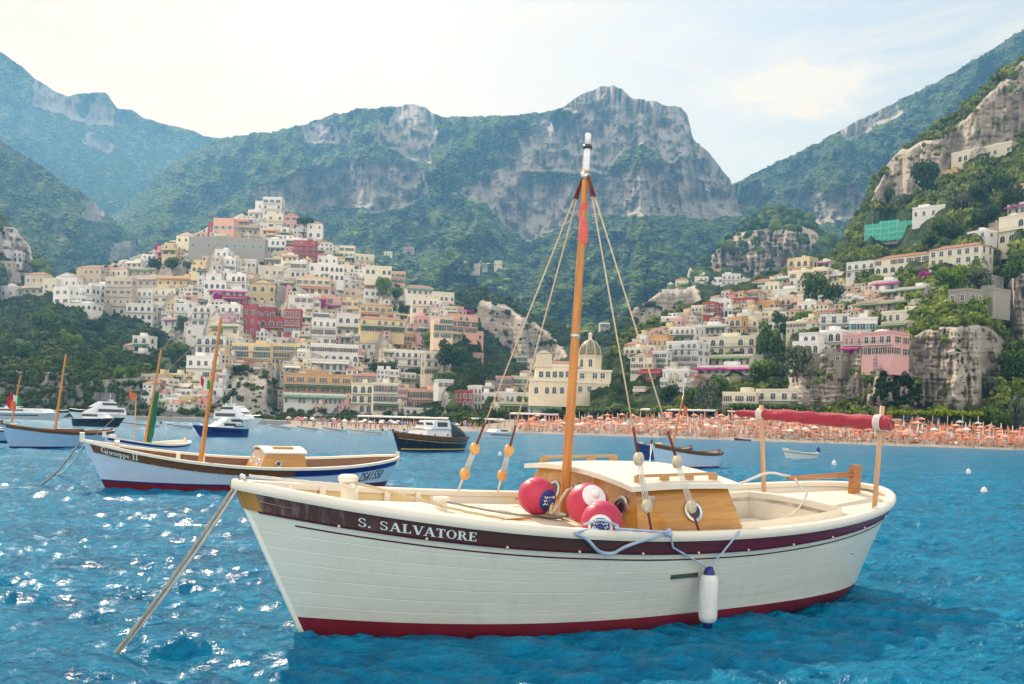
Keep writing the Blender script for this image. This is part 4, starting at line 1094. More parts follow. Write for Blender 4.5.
# mooring buoys
def buoy(px, py, r_, label, mt=M_cap):
    p = at_z(px, py); o = MB().lathe([(.001, -r_ * .8), (r_ * .7, -r_ * .5), (r_, .0), (r_ * 1.0, r_ * 1.1), (r_ * .62, r_ * 2.0), (r_ * .3, r_ * 2.25), (.001, r_ * 2.3)], 16, 0, Matrix.Translation(p)).build("mooring_buoy", mt, None, True)
    tag(o, label, "buoy"); MB().tube([p + Vector((0, 0, r_ * 2.2)), p + Vector((0, 0, r_ * 2.7))], r_ * .16, 6).build("buoy_ring", M_steel, o)
buoy(984, 494, .12, "white egg-shaped mooring buoy right of the boat, the nearer one"); buoy(968.5, 474, .14, "white mooring buoy right of the boat, the farther one"); buoy(834, 465.5, .16, "small white buoy floating behind the tiller"); buoy(500, 456, .13, "tiny white buoy left of the mast near the rigging blocks")
# ---------------------------------------------------------------- hills and mountains
SURF = {}
def rockmat(name, rock, rock2, green, green2, gscale, bstr=1.0, bdist=2.0):
    """rock with strata and stains where attribute 'rock' is high, scrub elsewhere"""
    mt = bpy.data.materials.new(name); t = NT(mt)
    geo = t.n('ShaderNodeTexCoord').outputs['Object']
    a = t.n('ShaderNodeAttribute', attribute_name='rock').outputs['Fac']
    mpv = t.n('ShaderNodeMapping'); t.l(geo, mpv.inputs[0]); mpv.inputs['Scale'].default_value = (1, 1, .28)
    mps = t.n('ShaderNodeMapping'); t.l(geo, mps.inputs[0]); mps.inputs['Scale'].default_value = (.25, .25, 2.2); mps.inputs['Rotation'].default_value = (R(6), R(-9), 0)
    n1 = t.noise(gscale * 1.1, 8, mpv.outputs[0], .70, .25); n2 = t.noise(gscale * 1.0, 7, mps.outputs[0], .68, .3); n3 = t.noise(gscale * 1.6, 5, geo, .6)
    cr = t.ramp(t.math('ADD', t.math('MULTIPLY', n1, .72), t.math('MULTIPLY', n2, .28)), [(.30, [x * .5 for x in rock2]), (.45, rock2), (.60, rock), (.78, [min(.66, x * 1.15) for x in rock])])
    cg = t.ramp(n3, [(.36, [x * .55 for x in green]), (.5, green), (.66, green2)])
    edge = t.math('ADD', a, t.math('MULTIPLY', t.math('SUBTRACT', n3, .5), .9))
    k = t.ramp(edge, [(.16, (0, 0, 0)), (.34, (1, 1, 1))])
    if 'terraced' in name:      # bare sea cliff low down
        sz = t.n('ShaderNodeSeparateXYZ'); t.l(geo, sz.inputs[0]); lowz = t.ramp(t.math('MULTIPLY', sz.outputs[2], .04), [(.35, (1, 1, 1)), (.75, (0, 0, 0))])
        cr = t.mix(lowz, cr, t.mix(n1, (.10, .105, .10), (.27, .265, .25)))
    c = t.mix(k, cg, cr)
    b = t.n('ShaderNodeBsdfPrincipled', inp={'Roughness': .95, 'Specular IOR Level': .1}); t.l(c, b.inputs['Base Color'])
    bn = t.n('ShaderNodeBump', inp={'Strength': bstr, 'Distance': bdist}); t.l(t.math('ADD', t.math('MULTIPLY', n1, 2.0), t.math('ADD', n3, n2)), bn.inputs['Height']); t.l(bn.outputs[0], b.inputs['Normal'])
    t.out(b.outputs[0]); return mt
def sheet(name, label, top, bot, dtop, dbot, x0, x1, nx, ny, mat, relief, cliffs=(), soft=3.0, rough_top=2.0, fold=(60, 45), shape=1.0, seed=0, vertical=.12, kind='structure', grow=1.0):
    """A hillside: for each bearing (px) it climbs from the lower line (bot) at distance dbot to the crest (top) at distance dtop.
    Cliffs (areas given as outlines) are steeper than the slopes; relief is the depth of gullies and spurs in metres."""
    px = np.linspace(x0, x1, nx); v = np.linspace(0, 1, ny)
    T = interp(top, px) + rough_top * fbm(px / 14, seed * 3.3 + 0 * px, o=4) * .6
    B = interp(bot, px); DT, DB = interp(dtop, px), interp(dbot, px)
    PX = np.broadcast_to(px, (ny, nx)).copy(); PY = B + (T - B) * v[:, None]
    wx, wy = PX + 7 * fbm(PX / 40, PY / 40, seed, 3), PY + 5 * fbm(PX / 33, PY / 33, seed + 7, 3)
    rock = np.zeros_like(PX)
    for poly in cliffs:
        gx, gy = sum(p[0] for p in poly) / len(poly), sum(p[1] for p in poly) / len(poly); poly = [(gx + (p[0] - gx) * grow, gy + (p[1] - gy) * grow) for p in poly]
        rock = np.maximum(rock, in_poly(wx, wy, poly).astype(float))
    k = max(1, int(soft * (nx - 1) / (x1 - x0)))
    for _ in range(2):
        for ax in (0, 1): rock = sum(np.roll(rock, s, ax) for s in range(-k, k + 1)) / (2 * k + 1)
    w = 1 - (1 - vertical) * rock
    w = w * (1 + .5 * fbm(PX / fold[0], PY / fold[1], seed + 2, 2)); w = np.clip(w, .04, 3)
    g = np.cumsum(w, 0); g = (g - g[0]) / (g[-1] - g[0]); g = g ** shape
    D = DB + (DT - DB) * g
    fade = np.clip(v[:, None] / .08, 0, 1)
    rel = ridged(PX / fold[0] + .25 * PY / fold[1], PY / (fold[1] * 2.2), seed, 5) * .6 + fbm(PX / 16, PY / 16, seed + 5, 4) * .35
    rk = ridged(PX / 6, PY / 30, seed + 9, 5) + (.5 if relief < 40 else .12) * ridged(PX / 26, PY / 4.5, seed + 13, 3)
    D = D - relief * fade * (1.0 * rel * (1 - (.3 if relief < 40 else .55) * rock) + (.30 if relief < 40 else .08) * rock * rk)
    a = (PX - 512) / F; b = (HZ - PY) / F
    V = np.stack([(a * CR - b * SR) * D, D, EYE + (a * SR + b * CR) * D], -1).reshape(-1, 3)
    # a skirt behind the crest so the hill has a back
    back = np.stack([V.reshape(ny, nx, 3)[-1, :, 0] * 1.05, D[-1] * 1.12, V.reshape(ny, nx, 3)[-1, :, 2] * .6], -1)
    V = np.concatenate([V, back]); rk_a = np.concatenate([rock.reshape(-1), rock[-1]])
    o = np_mesh(name, V, grid_faces(ny + 1, nx), mat, True, {'rock': rk_a})
    tag(o, label, None, kind=kind)
    nn = np.gradient(D, axis=0)
    S = dict(px=px, T=T, B=B, D=D, rock=rock, ny=ny, nx=nx, x0=x0, x1=x1, V=V[:nx * ny].reshape(ny, nx, 3))
    SURF[o.name] = S
    return S
def surf(S, px, py):
    """distance of the hillside under a pixel"""
    i = (px - S['x0']) / (S['x1'] - S['x0']) * (S['nx'] - 1); i = min(max(i, 0), S['nx'] - 1.001); i0 = int(i); fi = i - i0
    T = S['T'][i0] * (1 - fi) + S['T'][i0 + 1] * fi; B = S['B'][i0] * (1 - fi) + S['B'][i0 + 1] * fi
    v = (B - py) / max(1e-3, B - T); j = min(max(v, 0), 1) * (S['ny'] - 1); j = min(j, S['ny'] - 1.001); j0 = int(j); fj = j - j0
    D = S['D']
    return (D[j0, i0] * (1 - fi) + D[j0, i0 + 1] * fi) * (1 - fj) + (D[j0 + 1, i0] * (1 - fi) + D[j0 + 1, i0 + 1] * fi) * fj

# leaf clumps -----------------------------------------------------
def ico(sub):
    import bmesh
    bm = bmesh.new(); bmesh.ops.create_icosphere(bm, subdivisions=sub, radius=1)
    v = np.array([q.co[:] for q in bm.verts]); f = np.array([[q.index for q in fc.verts] for fc in bm.faces]); bm.free(); return v, f
_IC = ico(2); _IC1 = ico(1)
CL = []
for s in range(6):
    v = _IC[0].copy(); n = fbm(v[:, 0] * 1.4 + s * 9, v[:, 1] * 1.4, v[:, 2] * 1.4, 3)
    CL.append(v * (1 + .42 * n)[:, None] * np.array([1, 1, .82]))
CL1 = []
for s in range(8):
    v = _IC1[0].copy(); CL1.append(v * np.random.default_rng(s).uniform(.6, 1.25, len(v))[:, None] * np.array([1, 1, .8]))
def leafmat(name, c0, c1, c2, nscale=.15, rough=.9, transl=.0):
    mt = bpy.data.materials.new(name); t = NT(mt)
    geo = t.n('ShaderNodeTexCoord').outputs['Object']
    tint = t.n('ShaderNodeAttribute', attribute_name='tint').outputs['Fac']
    rnd = t.n('ShaderNodeObjectInfo').outputs['Random']
    n = t.noise(nscale, 4, geo, .6); n2 = t.noise(nscale * 7, 4, geo, .7)
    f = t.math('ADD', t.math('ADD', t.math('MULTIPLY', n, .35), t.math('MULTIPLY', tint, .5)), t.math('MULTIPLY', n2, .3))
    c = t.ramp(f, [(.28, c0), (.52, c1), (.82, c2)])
    b = t.n('ShaderNodeBsdfPrincipled', inp={'Roughness': rough, 'Specular IOR Level': .15}); t.l(c, b.inputs['Base Color'])
    sh = b.outputs[0]
    if transl:
        tr = t.n('ShaderNodeBsdfTranslucent'); t.l(c, tr.inputs[0]); ms_ = t.n('ShaderNodeMixShader', inp={0: transl}); t.l(sh, ms_.inputs[1]); t.l(tr.outputs[0], ms_.inputs[2]); sh = ms_.outputs[0]
    t.out(sh); return mt
def scatter(name, label, S, count, size, mat, keep=None, seed=1, rock_keep=.12, flat=1.0, lift=.25, kind='stuff', dens=None, xr=None, low=False):
    CL, _IC = (globals()['CL1'], globals()['_IC1']) if low else (globals()['CL'], globals()['_IC'])
    if low: flat = .5
    """clumps of scrub and tree crowns over a hillside; size = (small, large) radius in metres"""
    r_ = np.random.default_rng(seed); ny, nx = S['ny'], S['nx']
    i = r_.uniform(1, nx - 2, count * 3); j = r_.uniform(.5, ny - 1.01, count * 3)
    if xr: i = (r_.uniform(xr[0], xr[1], count * 3) - S['x0']) / (S['x1'] - S['x0']) * (nx - 1)
    i0, j0 = i.astype(int), j.astype(int); fi, fj = (i - i0)[:, None], (j - j0)[:, None]; V = S['V']
    P = (V[j0, i0] * (1 - fi) + V[j0, i0 + 1] * fi) * (1 - fj) + (V[np.minimum(j0 + 1, ny - 1), i0] * (1 - fi) + V[np.minimum(j0 + 1, ny - 1), i0 + 1] * fi) * fj
    rk = S['rock'][j0, i0]
    px = S['x0'] + (S['x1'] - S['x0']) * i / (nx - 1); py = S['B'][i0] + (S['T'][i0] - S['B'][i0]) * j / (ny - 1)
    ok = (r_.uniform(size=len(i)) < np.where(rk > .22, rock_keep, 1))
    pat = fbm(px / 22, py / 15, seed, 3)
    ok &= r_.uniform(size=len(i)) < np.clip(.62 + pat * .8, .1, 1)
    if keep is not None: ok &= keep(px, py, r_)
    P, px, py = P[ok][:count], px[ok][:count], py[ok][:count]; n = len(P)
    sz = r_.uniform(0, 1, n) ** 2.2 * (size[1] - size[0]) + size[0]
    ang = r_.uniform(0, 6.28, n); ca, sa = np.cos(ang) * sz, np.sin(ang) * sz
    var = r_.integers(0, len(CL), n); base = np.array(CL)[var]
    X = base[..., 0] * ca[:, None] - base[..., 1] * sa[:, None]; Y = base[..., 0] * sa[:, None] + base[..., 1] * ca[:, None]; Z = base[..., 2] * sz[:, None] * flat * r_.uniform(.75, 1.25, n)[:, None]
    VV = np.stack([X, Y, Z], -1) + P[:, None, :] + np.array([0, 0, 1]) * (sz * lift)[:, None, None]
    nv = base.shape[1]
    FF = (_IC[1][None] + (np.arange(n) * nv)[:, None, None]).reshape(-1, 3)
    tint = np.repeat(np.clip(r_.normal(.5, .25, n) + .25 * pat[ok][:count], 0, 1), nv)
    o = np_mesh(name, VV.reshape(-1, 3), FF, mat, True, {'tint': tint}); tag(o, label, None, kind=kind)
    return o

G_far = leafmat("scrub_far", (.028, .065, .022), (.092, .17, .042), (.25, .32, .075), .012)
G_mid = leafmat("scrub_mid", (.012, .036, .012), (.034, .080, .020), (.11, .16, .03), .05)
G_near = leafmat("scrub_near", (.014, .038, .010), (.045, .092, .018), (.15, .19, .035), .12)
RK = rockmat("limestone_mountain", (.40, .375, .35), (.34, .32, .305), (.026, .058, .020), (.075, .115, .035), .02, 0.8, 4.0)
RN = rockmat("limestone_cliff", (.70, .62, .53), (.49, .43, .37), (.030, .062, .018), (.085, .12, .035), .09, 1.0, 2.2)
RV = rockmat("terraced_ground", (.58, .53, .46), (.36, .32, .27), (.028, .060, .018), (.075, .11, .03), .16, .7, 1.0)
RS = rockmat("grey_sea_cliff", (.22, .215, .20), (.12, .12, .115), (.022, .046, .018), (.05, .08, .03), .09, 1.0, 2.0)

# far ridge on the left
SA = sheet("mountain", "far hazy mountain ridge behind the left side", [(-160, 5), (-60, 20), (0, 52), (22, 66), (45, 86), (70, 97), (85, 94), (105, 93), (117, 106), (140, 115), (170, 125), (215, 138), (240, 142), (300, 160)],
    [(-160, 330), (300, 330)], [(-160, 2300), (300, 3000)], [(-160, 1500), (300, 2000)], -160, 300, 260, 150, RK, 130, [[(35, 80), (70, 95), (118, 104), (112, 125), (75, 120), (30, 105)], [(85, 130), (115, 145), (110, 155), (80, 140)]], seed=1, rough_top=4, fold=(70, 60))
# spur coming down on the left
SB = sheet("mountain", "dark wooded spur descending to the left side of the village", [(-160, 60), (-60, 105), (0, 140), (28, 158), (59, 178), (91, 199), (118, 223), (146, 247), (165, 266), (190, 300)],
    [(-160, 380), (190, 380)], [(-160, 1300), (190, 1500)], [(-160, 700), (190, 900)], -160, 190, 220, 150, RK, 60, [[(88, 202), (104, 206), (100, 220), (88, 216)], [(110, 245), (150, 240), (152, 262), (105, 262)]], seed=2, rough_top=3, fold=(45, 50))
SB2 = sheet("hill", "near green spur with small houses at the left edge", [(-160, 110), (-40, 190), (0, 214), (15, 229), (33, 250), (48, 268), (60, 280), (90, 300)],
    [(-160, 350), (90, 350)], [(-160, 650), (90, 720)], [(-160, 520), (90, 560)], -160, 90, 140, 90, RN, 18, [[(8, 226), (26, 236), (30, 275), (12, 280), (-5, 240)]], seed=3, rough_top=3, fold=(30, 40))
# the big central mountain
CT = [(90, 235), (118, 212), (150, 185), (170, 165), (215, 140), (240, 135), (270, 133), (300, 125), (340, 113), (370, 108), (385, 107), (400, 106), (407, 104), (415, 105), (424, 107), (430, 113), (450, 118), (480, 116), (520, 116), (545, 112), (565, 106), (580, 95), (600, 87), (612, 85), (622, 90), (632, 98), (655, 102), (680, 108), (687, 113), (690, 125), (693, 138), (705, 150), (720, 165), (730, 180), (737, 200), (742, 214), (765, 250), (800, 300)]
CC = [[(265, 188), (300, 178), (345, 165), (400, 168), (412, 195), (380, 205), (300, 207), (268, 203)],
      [(385, 115), (407, 105), (425, 108), (433, 130), (427, 156), (405, 150), (378, 138)],
      [(467, 194), (518, 171), (534, 190), (558, 218), (530, 236), (510, 228), (496, 208)],
      [(542, 190), (581, 178), (637, 172), (696, 159), (716, 172), (738, 206), (696, 214), (637, 208), (597, 212), (563, 204)],
      [(508, 147), (546, 127), (613, 115), (635, 139), (597, 165), (526, 165)],
      [(560, 105), (609, 86), (634, 100), (634, 121), (581, 113)],
      [(650, 103), (688, 110), (693, 141), (668, 155), (645, 139)],
      [(690, 140), (712, 160), (735, 190), (722, 192), (690, 162)],
      [(365, 185), (390, 175), (400, 205), (372, 210)], [(310, 125), (350, 128), (345, 140), (315, 138)]]
SCN = sheet("mountain", "great central mountain with pale cliffs above the bay", CT, [(90, 300), (250, 310), (480, 390), (560, 380), (800, 330)],
    [(90, 2100), (215, 2200), (400, 2000), (612, 1800), (740, 1750), (800, 1600)], [(90, 1250), (250, 900), (480, 720), (560, 720), (650, 760), (800, 900)], 90, 800, 720, 300, RK, 230, CC, grow=1.22, soft=1.6, seed=4, rough_top=3.5, fold=(75, 60), vertical=.30)
# far ridge on the right
SD = sheet("mountain", "far ridge with a dark shadowed flank on the right", [(700, 215), (722, 192), (735, 183), (760, 170), (800, 152), (850, 125), (900, 100), (950, 75), (990, 50), (1024, 30), (1180, -40)],
    [(700, 310), (1180, 310)], [(700, 1900), (900, 1700), (1180, 1500)], [(700, 1250), (900, 1000), (1180, 900)], 700, 1180, 400, 200, RK, 180, [[(830, 128), (900, 100), (905, 112), (850, 140)], [(790, 200), (860, 185), (870, 215), (800, 225)], [(735, 190), (760, 178), (762, 200), (740, 205)]], seed=6, rough_top=3, fold=(70, 55))
# rounded crag
SE = sheet("hill", "rounded rocky crag above the smaller hamlet", [(660, 300), (690, 278), (715, 250), (735, 232), (755, 215), (772, 208), (800, 213), (830, 235), (850, 255), (880, 290)],
    [(660, 335), (880, 335)], [(660, 800), (770, 900), (880, 800)], [(660, 640), (770, 640), (880, 640)], 660, 880, 240, 130, RN, 26, [[(712, 252), (740, 236), (790, 226), (815, 235), (800, 262), (760, 285), (735, 270), (712, 275)]], seed=7, rough_top=3, fold=(40, 40))
# middle slope behind the church
SH = sheet("hill", "wooded slope with a bare cliff behind the church", [(400, 315), (440, 298), (475, 288), (505, 296), (545, 322), (590, 335), (630, 312), (660, 292), (700, 284), (760, 290)],
    [(400, 418), (760, 418)], [(400, 640), (480, 690), (590, 620), (700, 640), (760, 640)], [(400, 400), (480, 350), (560, 330), (650, 330), (760, 380)], 400, 760, 380, 160, RN, 8, [[(478, 305), (505, 305), (523, 318), (552, 338), (566, 356), (520, 366), (500, 345), (480, 325)], [(640, 292), (690, 288), (700, 300), (690, 325), (640, 335), (632, 320)]], seed=8, rough_top=2.5, fold=(38, 40))
# the village hill on the left
GT = [(-160, 300), (0, 288), (40, 282), (70, 272), (100, 266), (130, 258), (150, 252), (165, 243), (200, 232), (216, 222), (240, 215), (265, 205), (285, 214), (310, 230), (330, 242), (350, 254), (375, 266), (400, 282), (425, 292), (445, 298), (462, 308), (472, 330), (480, 365), (488, 412), (500, 428), (540, 436)]
SG = sheet("village_hill", "terraced hillside carrying the stacked houses of the left village", GT, [(-160, 418), (60, 418), (300, 420), (420, 425), (485, 430), (540, 440)],
    [(-160, 640), (0, 640), (100, 640), (265, 700), (400, 640), (484, 520)], [(-160, 345), (0, 345), (200, 340), (400, 325), (484, 305)], -160, 484, 520, 240, RV, 5,
    [[(-160, 372), (60, 372), (110, 385), (180, 380), (270, 390), (270, 425), (-160, 425)], [(150, 252), (215, 226), (265, 206), (330, 242), (400, 284), (440, 312), (446, 360), (446, 415), (290, 415), (205, 380), (160, 330), (100, 300), (70, 275)]], seed=9, rough_top=2, fold=(40, 40), vertical=.18)
# right-hand coast: the hill above the beach, and the cliff
FT = [(590, 372), (610, 350), (630, 330), (655, 318), (700, 300), (735, 285), (770, 272), (800, 268), (835, 252), (848, 232), (860, 208), (880, 172), (900, 150), (925, 132), (960, 108), (990, 82), (1010, 66), (1024, 54), (1100, 0), (1180, -40)]
FC = [[(885, 168), (894, 150), (947, 134), (985, 100), (1024, 60), (1060, 40), (1060, 118), (1008, 138), (951, 169), (939, 179), (912, 193), (873, 204)],
      [(788, 366), (806, 354), (849, 356), (893, 346), (928, 330), (958, 325), (990, 327), (1006, 344), (994, 379), (980, 399), (975, 412), (900, 412), (790, 410)],
      [(1005, 285), (1024, 270), (1060, 280), (1060, 330), (1015, 345)]]
SF = sheet("coast_hill", "steep hill and pale cliff rising behind the beach on the right", FT, [(590, 415), (700, 414), (800, 414), (900, 418), (1000, 428), (1180, 440)],
    [(590, 350), (650, 420), (735, 480), (800, 520), (860, 540), (900, 520), (1024, 480), (1180, 470)], [(590, 322), (650, 305), (700, 296), (800, 278), (900, 262), (1024, 245), (1180, 225)], 590, 1180, 560, 280, RN, 7, FC, grow=1.0, seed=10, rough_top=2.5, fold=(36, 40), vertical=.10, soft=2.0)

# scrub and woodland cover
scatter("woodland", "hazy scrub woodland on the far left ridge", SA, 16000, (2.5, 7), G_far, seed=31, low=True, lift=.1)
scatter("woodland", "dark scrub woodland on the left spur", SB, 16000, (1.3, 4), G_far, seed=32, low=True, lift=.15)
scatter("woodland", "bright green scrub on the near left spur", SB2, 1800, (1.5, 5), G_mid, seed=33)
scatter("woodland", "scrub and woodland over the central mountain", SCN, 64000, (1.5, 5), G_far, seed=34, low=True, lift=.12, rock_keep=.05)
scatter("woodland", "scrub woodland on the far right ridge", SD, 26000, (1.5, 4.8), G_far, seed=36, low=True, lift=.12, rock_keep=.12)
scatter("woodland", "bushes on the rounded crag", SE, 2200, (1.8, 5.5), G_mid, seed=37)
# ---------------------------------------------------------------- houses
def plaster(name, col):
    mt = bpy.data.materials.new("plaster_" + name); t = NT(mt)
    geo = t.n('ShaderNodeTexCoord').outputs['Object']; rnd = t.n('ShaderNodeObjectInfo').outputs['Random']
    f = t.noise(.35, 5, geo, .65)
    c = t.mix(f, [x * .84 for x in col], [min(.88, x * 1.10) for x in col])
    mp_ = t.n('ShaderNodeMapping'); t.l(geo, mp_.inputs[0]); mp_.inputs['Scale'].default_value = (1.5, 1.5, .22)
    st = t.ramp(t.noise(.8, 6, mp_.outputs[0], .7), [(.48, (0, 0, 0)), (.78, (1, 1, 1))])
    c = t.mix(t.math('MULTIPLY', st, .42), c, [x * .55 for x in (col[0], col[1] * .95, col[2] * .88)])
    hs = t.n('ShaderNodeHueSaturation'); t.l(c, hs.inputs['Color']); t.l(t.math('ADD', t.math('MULTIPLY', rnd, .22), .86), hs.inputs['Value'])
    b = t.n('ShaderNodeBsdfPrincipled', inp={'Roughness': .9, 'Specular IOR Level': .2}); t.l(hs.outputs[0], b.inputs['Base Color'])
    t.out(b.outputs[0]); return mt
PAL = dict(white=(.87, .85, .81), cream=(.84, .76, .61), yellow=(.81, .66, .38), beige=(.66, .585, .48), grey=(.40, .38, .36), pink=(.74, .42, .40), salmon=(.79, .47, .36), red=(.42, .10, .095),
    peach=(.81, .62, .47), orange=(.74, .45, .21), brown=(.58, .37, .20), tan=(.64, .535, .40), stone=(.36, .33, .29), mauve=(.55, .36, .46))
CNAME = dict(white='white', cream='cream', yellow='yellow', beige='beige', grey='grey', pink='pink', salmon='salmon pink', red='dark red', peach='peach', orange='orange', brown='orange-brown', tan='tan', stone='grey stone', mauve='mauve')
PM = {k: plaster(k, v) for k, v in PAL.items()}
def tilemat():
    mt = bpy.data.materials.new("roof_tiles"); t = NT(mt)
    geo = t.n('ShaderNodeTexCoord').outputs['Object']
    w = t.n('ShaderNodeTexWave', inp={'Scale': 1.6, 'Distortion': .4}); t.l(geo, w.inputs[0])
    c = t.mix(t.noise(1.2, 5, geo, .7), (.22, .09, .055), (.46, .21, .12))
    b = t.n('ShaderNodeBsdfPrincipled', inp={'Roughness': .85}); t.l(c, b.inputs['Base Color'])
    bn = t.n('ShaderNodeBump', inp={'Strength': .6, 'Distance': .08}); t.l(w.outputs['Fac'], bn.inputs['Height']); t.l(bn.outputs[0], b.inputs['Normal'])
    t.out(b.outputs[0]); return mt
M_tile = tilemat()
M_flat = pmat("roof_render", (.62, .58, .52), .9, .2, .4, dirt=.3, dirtcol=(.3, .27, .24))
M_frame = pmat("window_frame", (.74, .72, .66), .6, .05)
M_pane = pmat("window_pane", (.020, .045, .075), .12, .3, 2.0, coat=.3)
M_shut = pmat("shutter_green", (.05, .13, .09), .6, .15); M_shutb = pmat("shutter_brown", (.16, .075, .035), .6, .15); M_shutl = pmat("shutter_blue", (.16, .36, .42), .6, .1)
M_iron = pmat("railing_iron", (.09, .09, .09), .6, .1)
M_aw = {'g': canvasmat("awning_green", (.10, .25, .14)), 'w': canvasmat("awning_white", (.72, .68, .6)), 'o': canvasmat("awning_orange", (.62, .25, .08)), 'm': canvasmat("bougainvillea", (.42, .03, .20)), 'r': canvasmat("awning_red", (.45, .06, .06)), 'v': canvasmat("vine_cover", (.06, .12, .025))}
WC = {}
def win_mesh(kind, w, h):
    w, h = round(w, 1), round(h, 1); key = (kind, w, h)
    if key in WC: return WC[key]
    mb = MB()            # materials: 0 frame, 1 pane, 2 shutter ; local x across, -y outward, z up from the sill
    if kind.startswith('arch'):
        n = 8; r = w / 2
        prof = [(-r, 0)] + [(-r * math.cos(math.pi * i / n), h - r + r * math.sin(math.pi * i / n)) for i in range(n + 1)] + [(r, 0)]
        out = [(x * 1.22, z if z == 0 else (h - r) + (z - h + r) * 1.22 if z > h - r else z) for x, z in prof]
        mb.add([(x, -.03, z) for x, z in prof], [tuple(range(len(prof)))[::-1]], 1)
        a = [(x, -.10, z) for x, z in prof]; b_ = [(x, -.10, z) for x, z in out]; c_ = [(x, .05, z) for x, z in out]; d_ = [(x, -.03, z) for x, z in prof]
        mb.grid([a, b_], 0); mb.grid([b_, c_], 0); mb.grid([d_, a], 0)
        mb.box((0, -.05, h * .45), (.06, .03, h * .9), 0)
    else:
        mb.add([(-w/2, -.03, 0), (w/2, -.03, 0), (w/2, -.03, h), (-w/2, -.03, h)], [(0, 1, 2, 3)], 1)
        f = .11
        for x in (-w/2 - f/2, w/2 + f/2): mb.box((x, -.04, h/2), (f, .15, h + 2*f), 0)
        mb.box((0, -.043, h + f/2), (w, .15, f), 0); mb.box((0, -.08, -f/2), (w + .5, .28, f), 0)
        mb.box((0, -.045, h/2), (.06, .03, h), 0); mb.box((0, -.047, h*.62), (w, .03, .05), 0)
        if kind.endswith('s'):
            for sg in (-1, 1): mb.box((sg * (w/2 + f + w*.24), -.06, h/2), (w*.46, .06, h), 2)
    WC[key] = mb
    return mb
WME = {}
def win_obj(kind, w, h, mats, parent, M):
    key = (kind, round(w, 1), round(h, 1), mats[2].name)
    if key not in WME:
        WME[key] = win_mesh(kind, w, h).mesh("window", mats)
    o = bpy.data.objects.new("window", WME[key]); C.objects.link(o); o.parent = parent; o.matrix_local = M
    return o
RECTS = []        # occupied picture boxes: (x0, y0, x1, y1) used only to keep greenery and infill off the houses
HOUSES = []
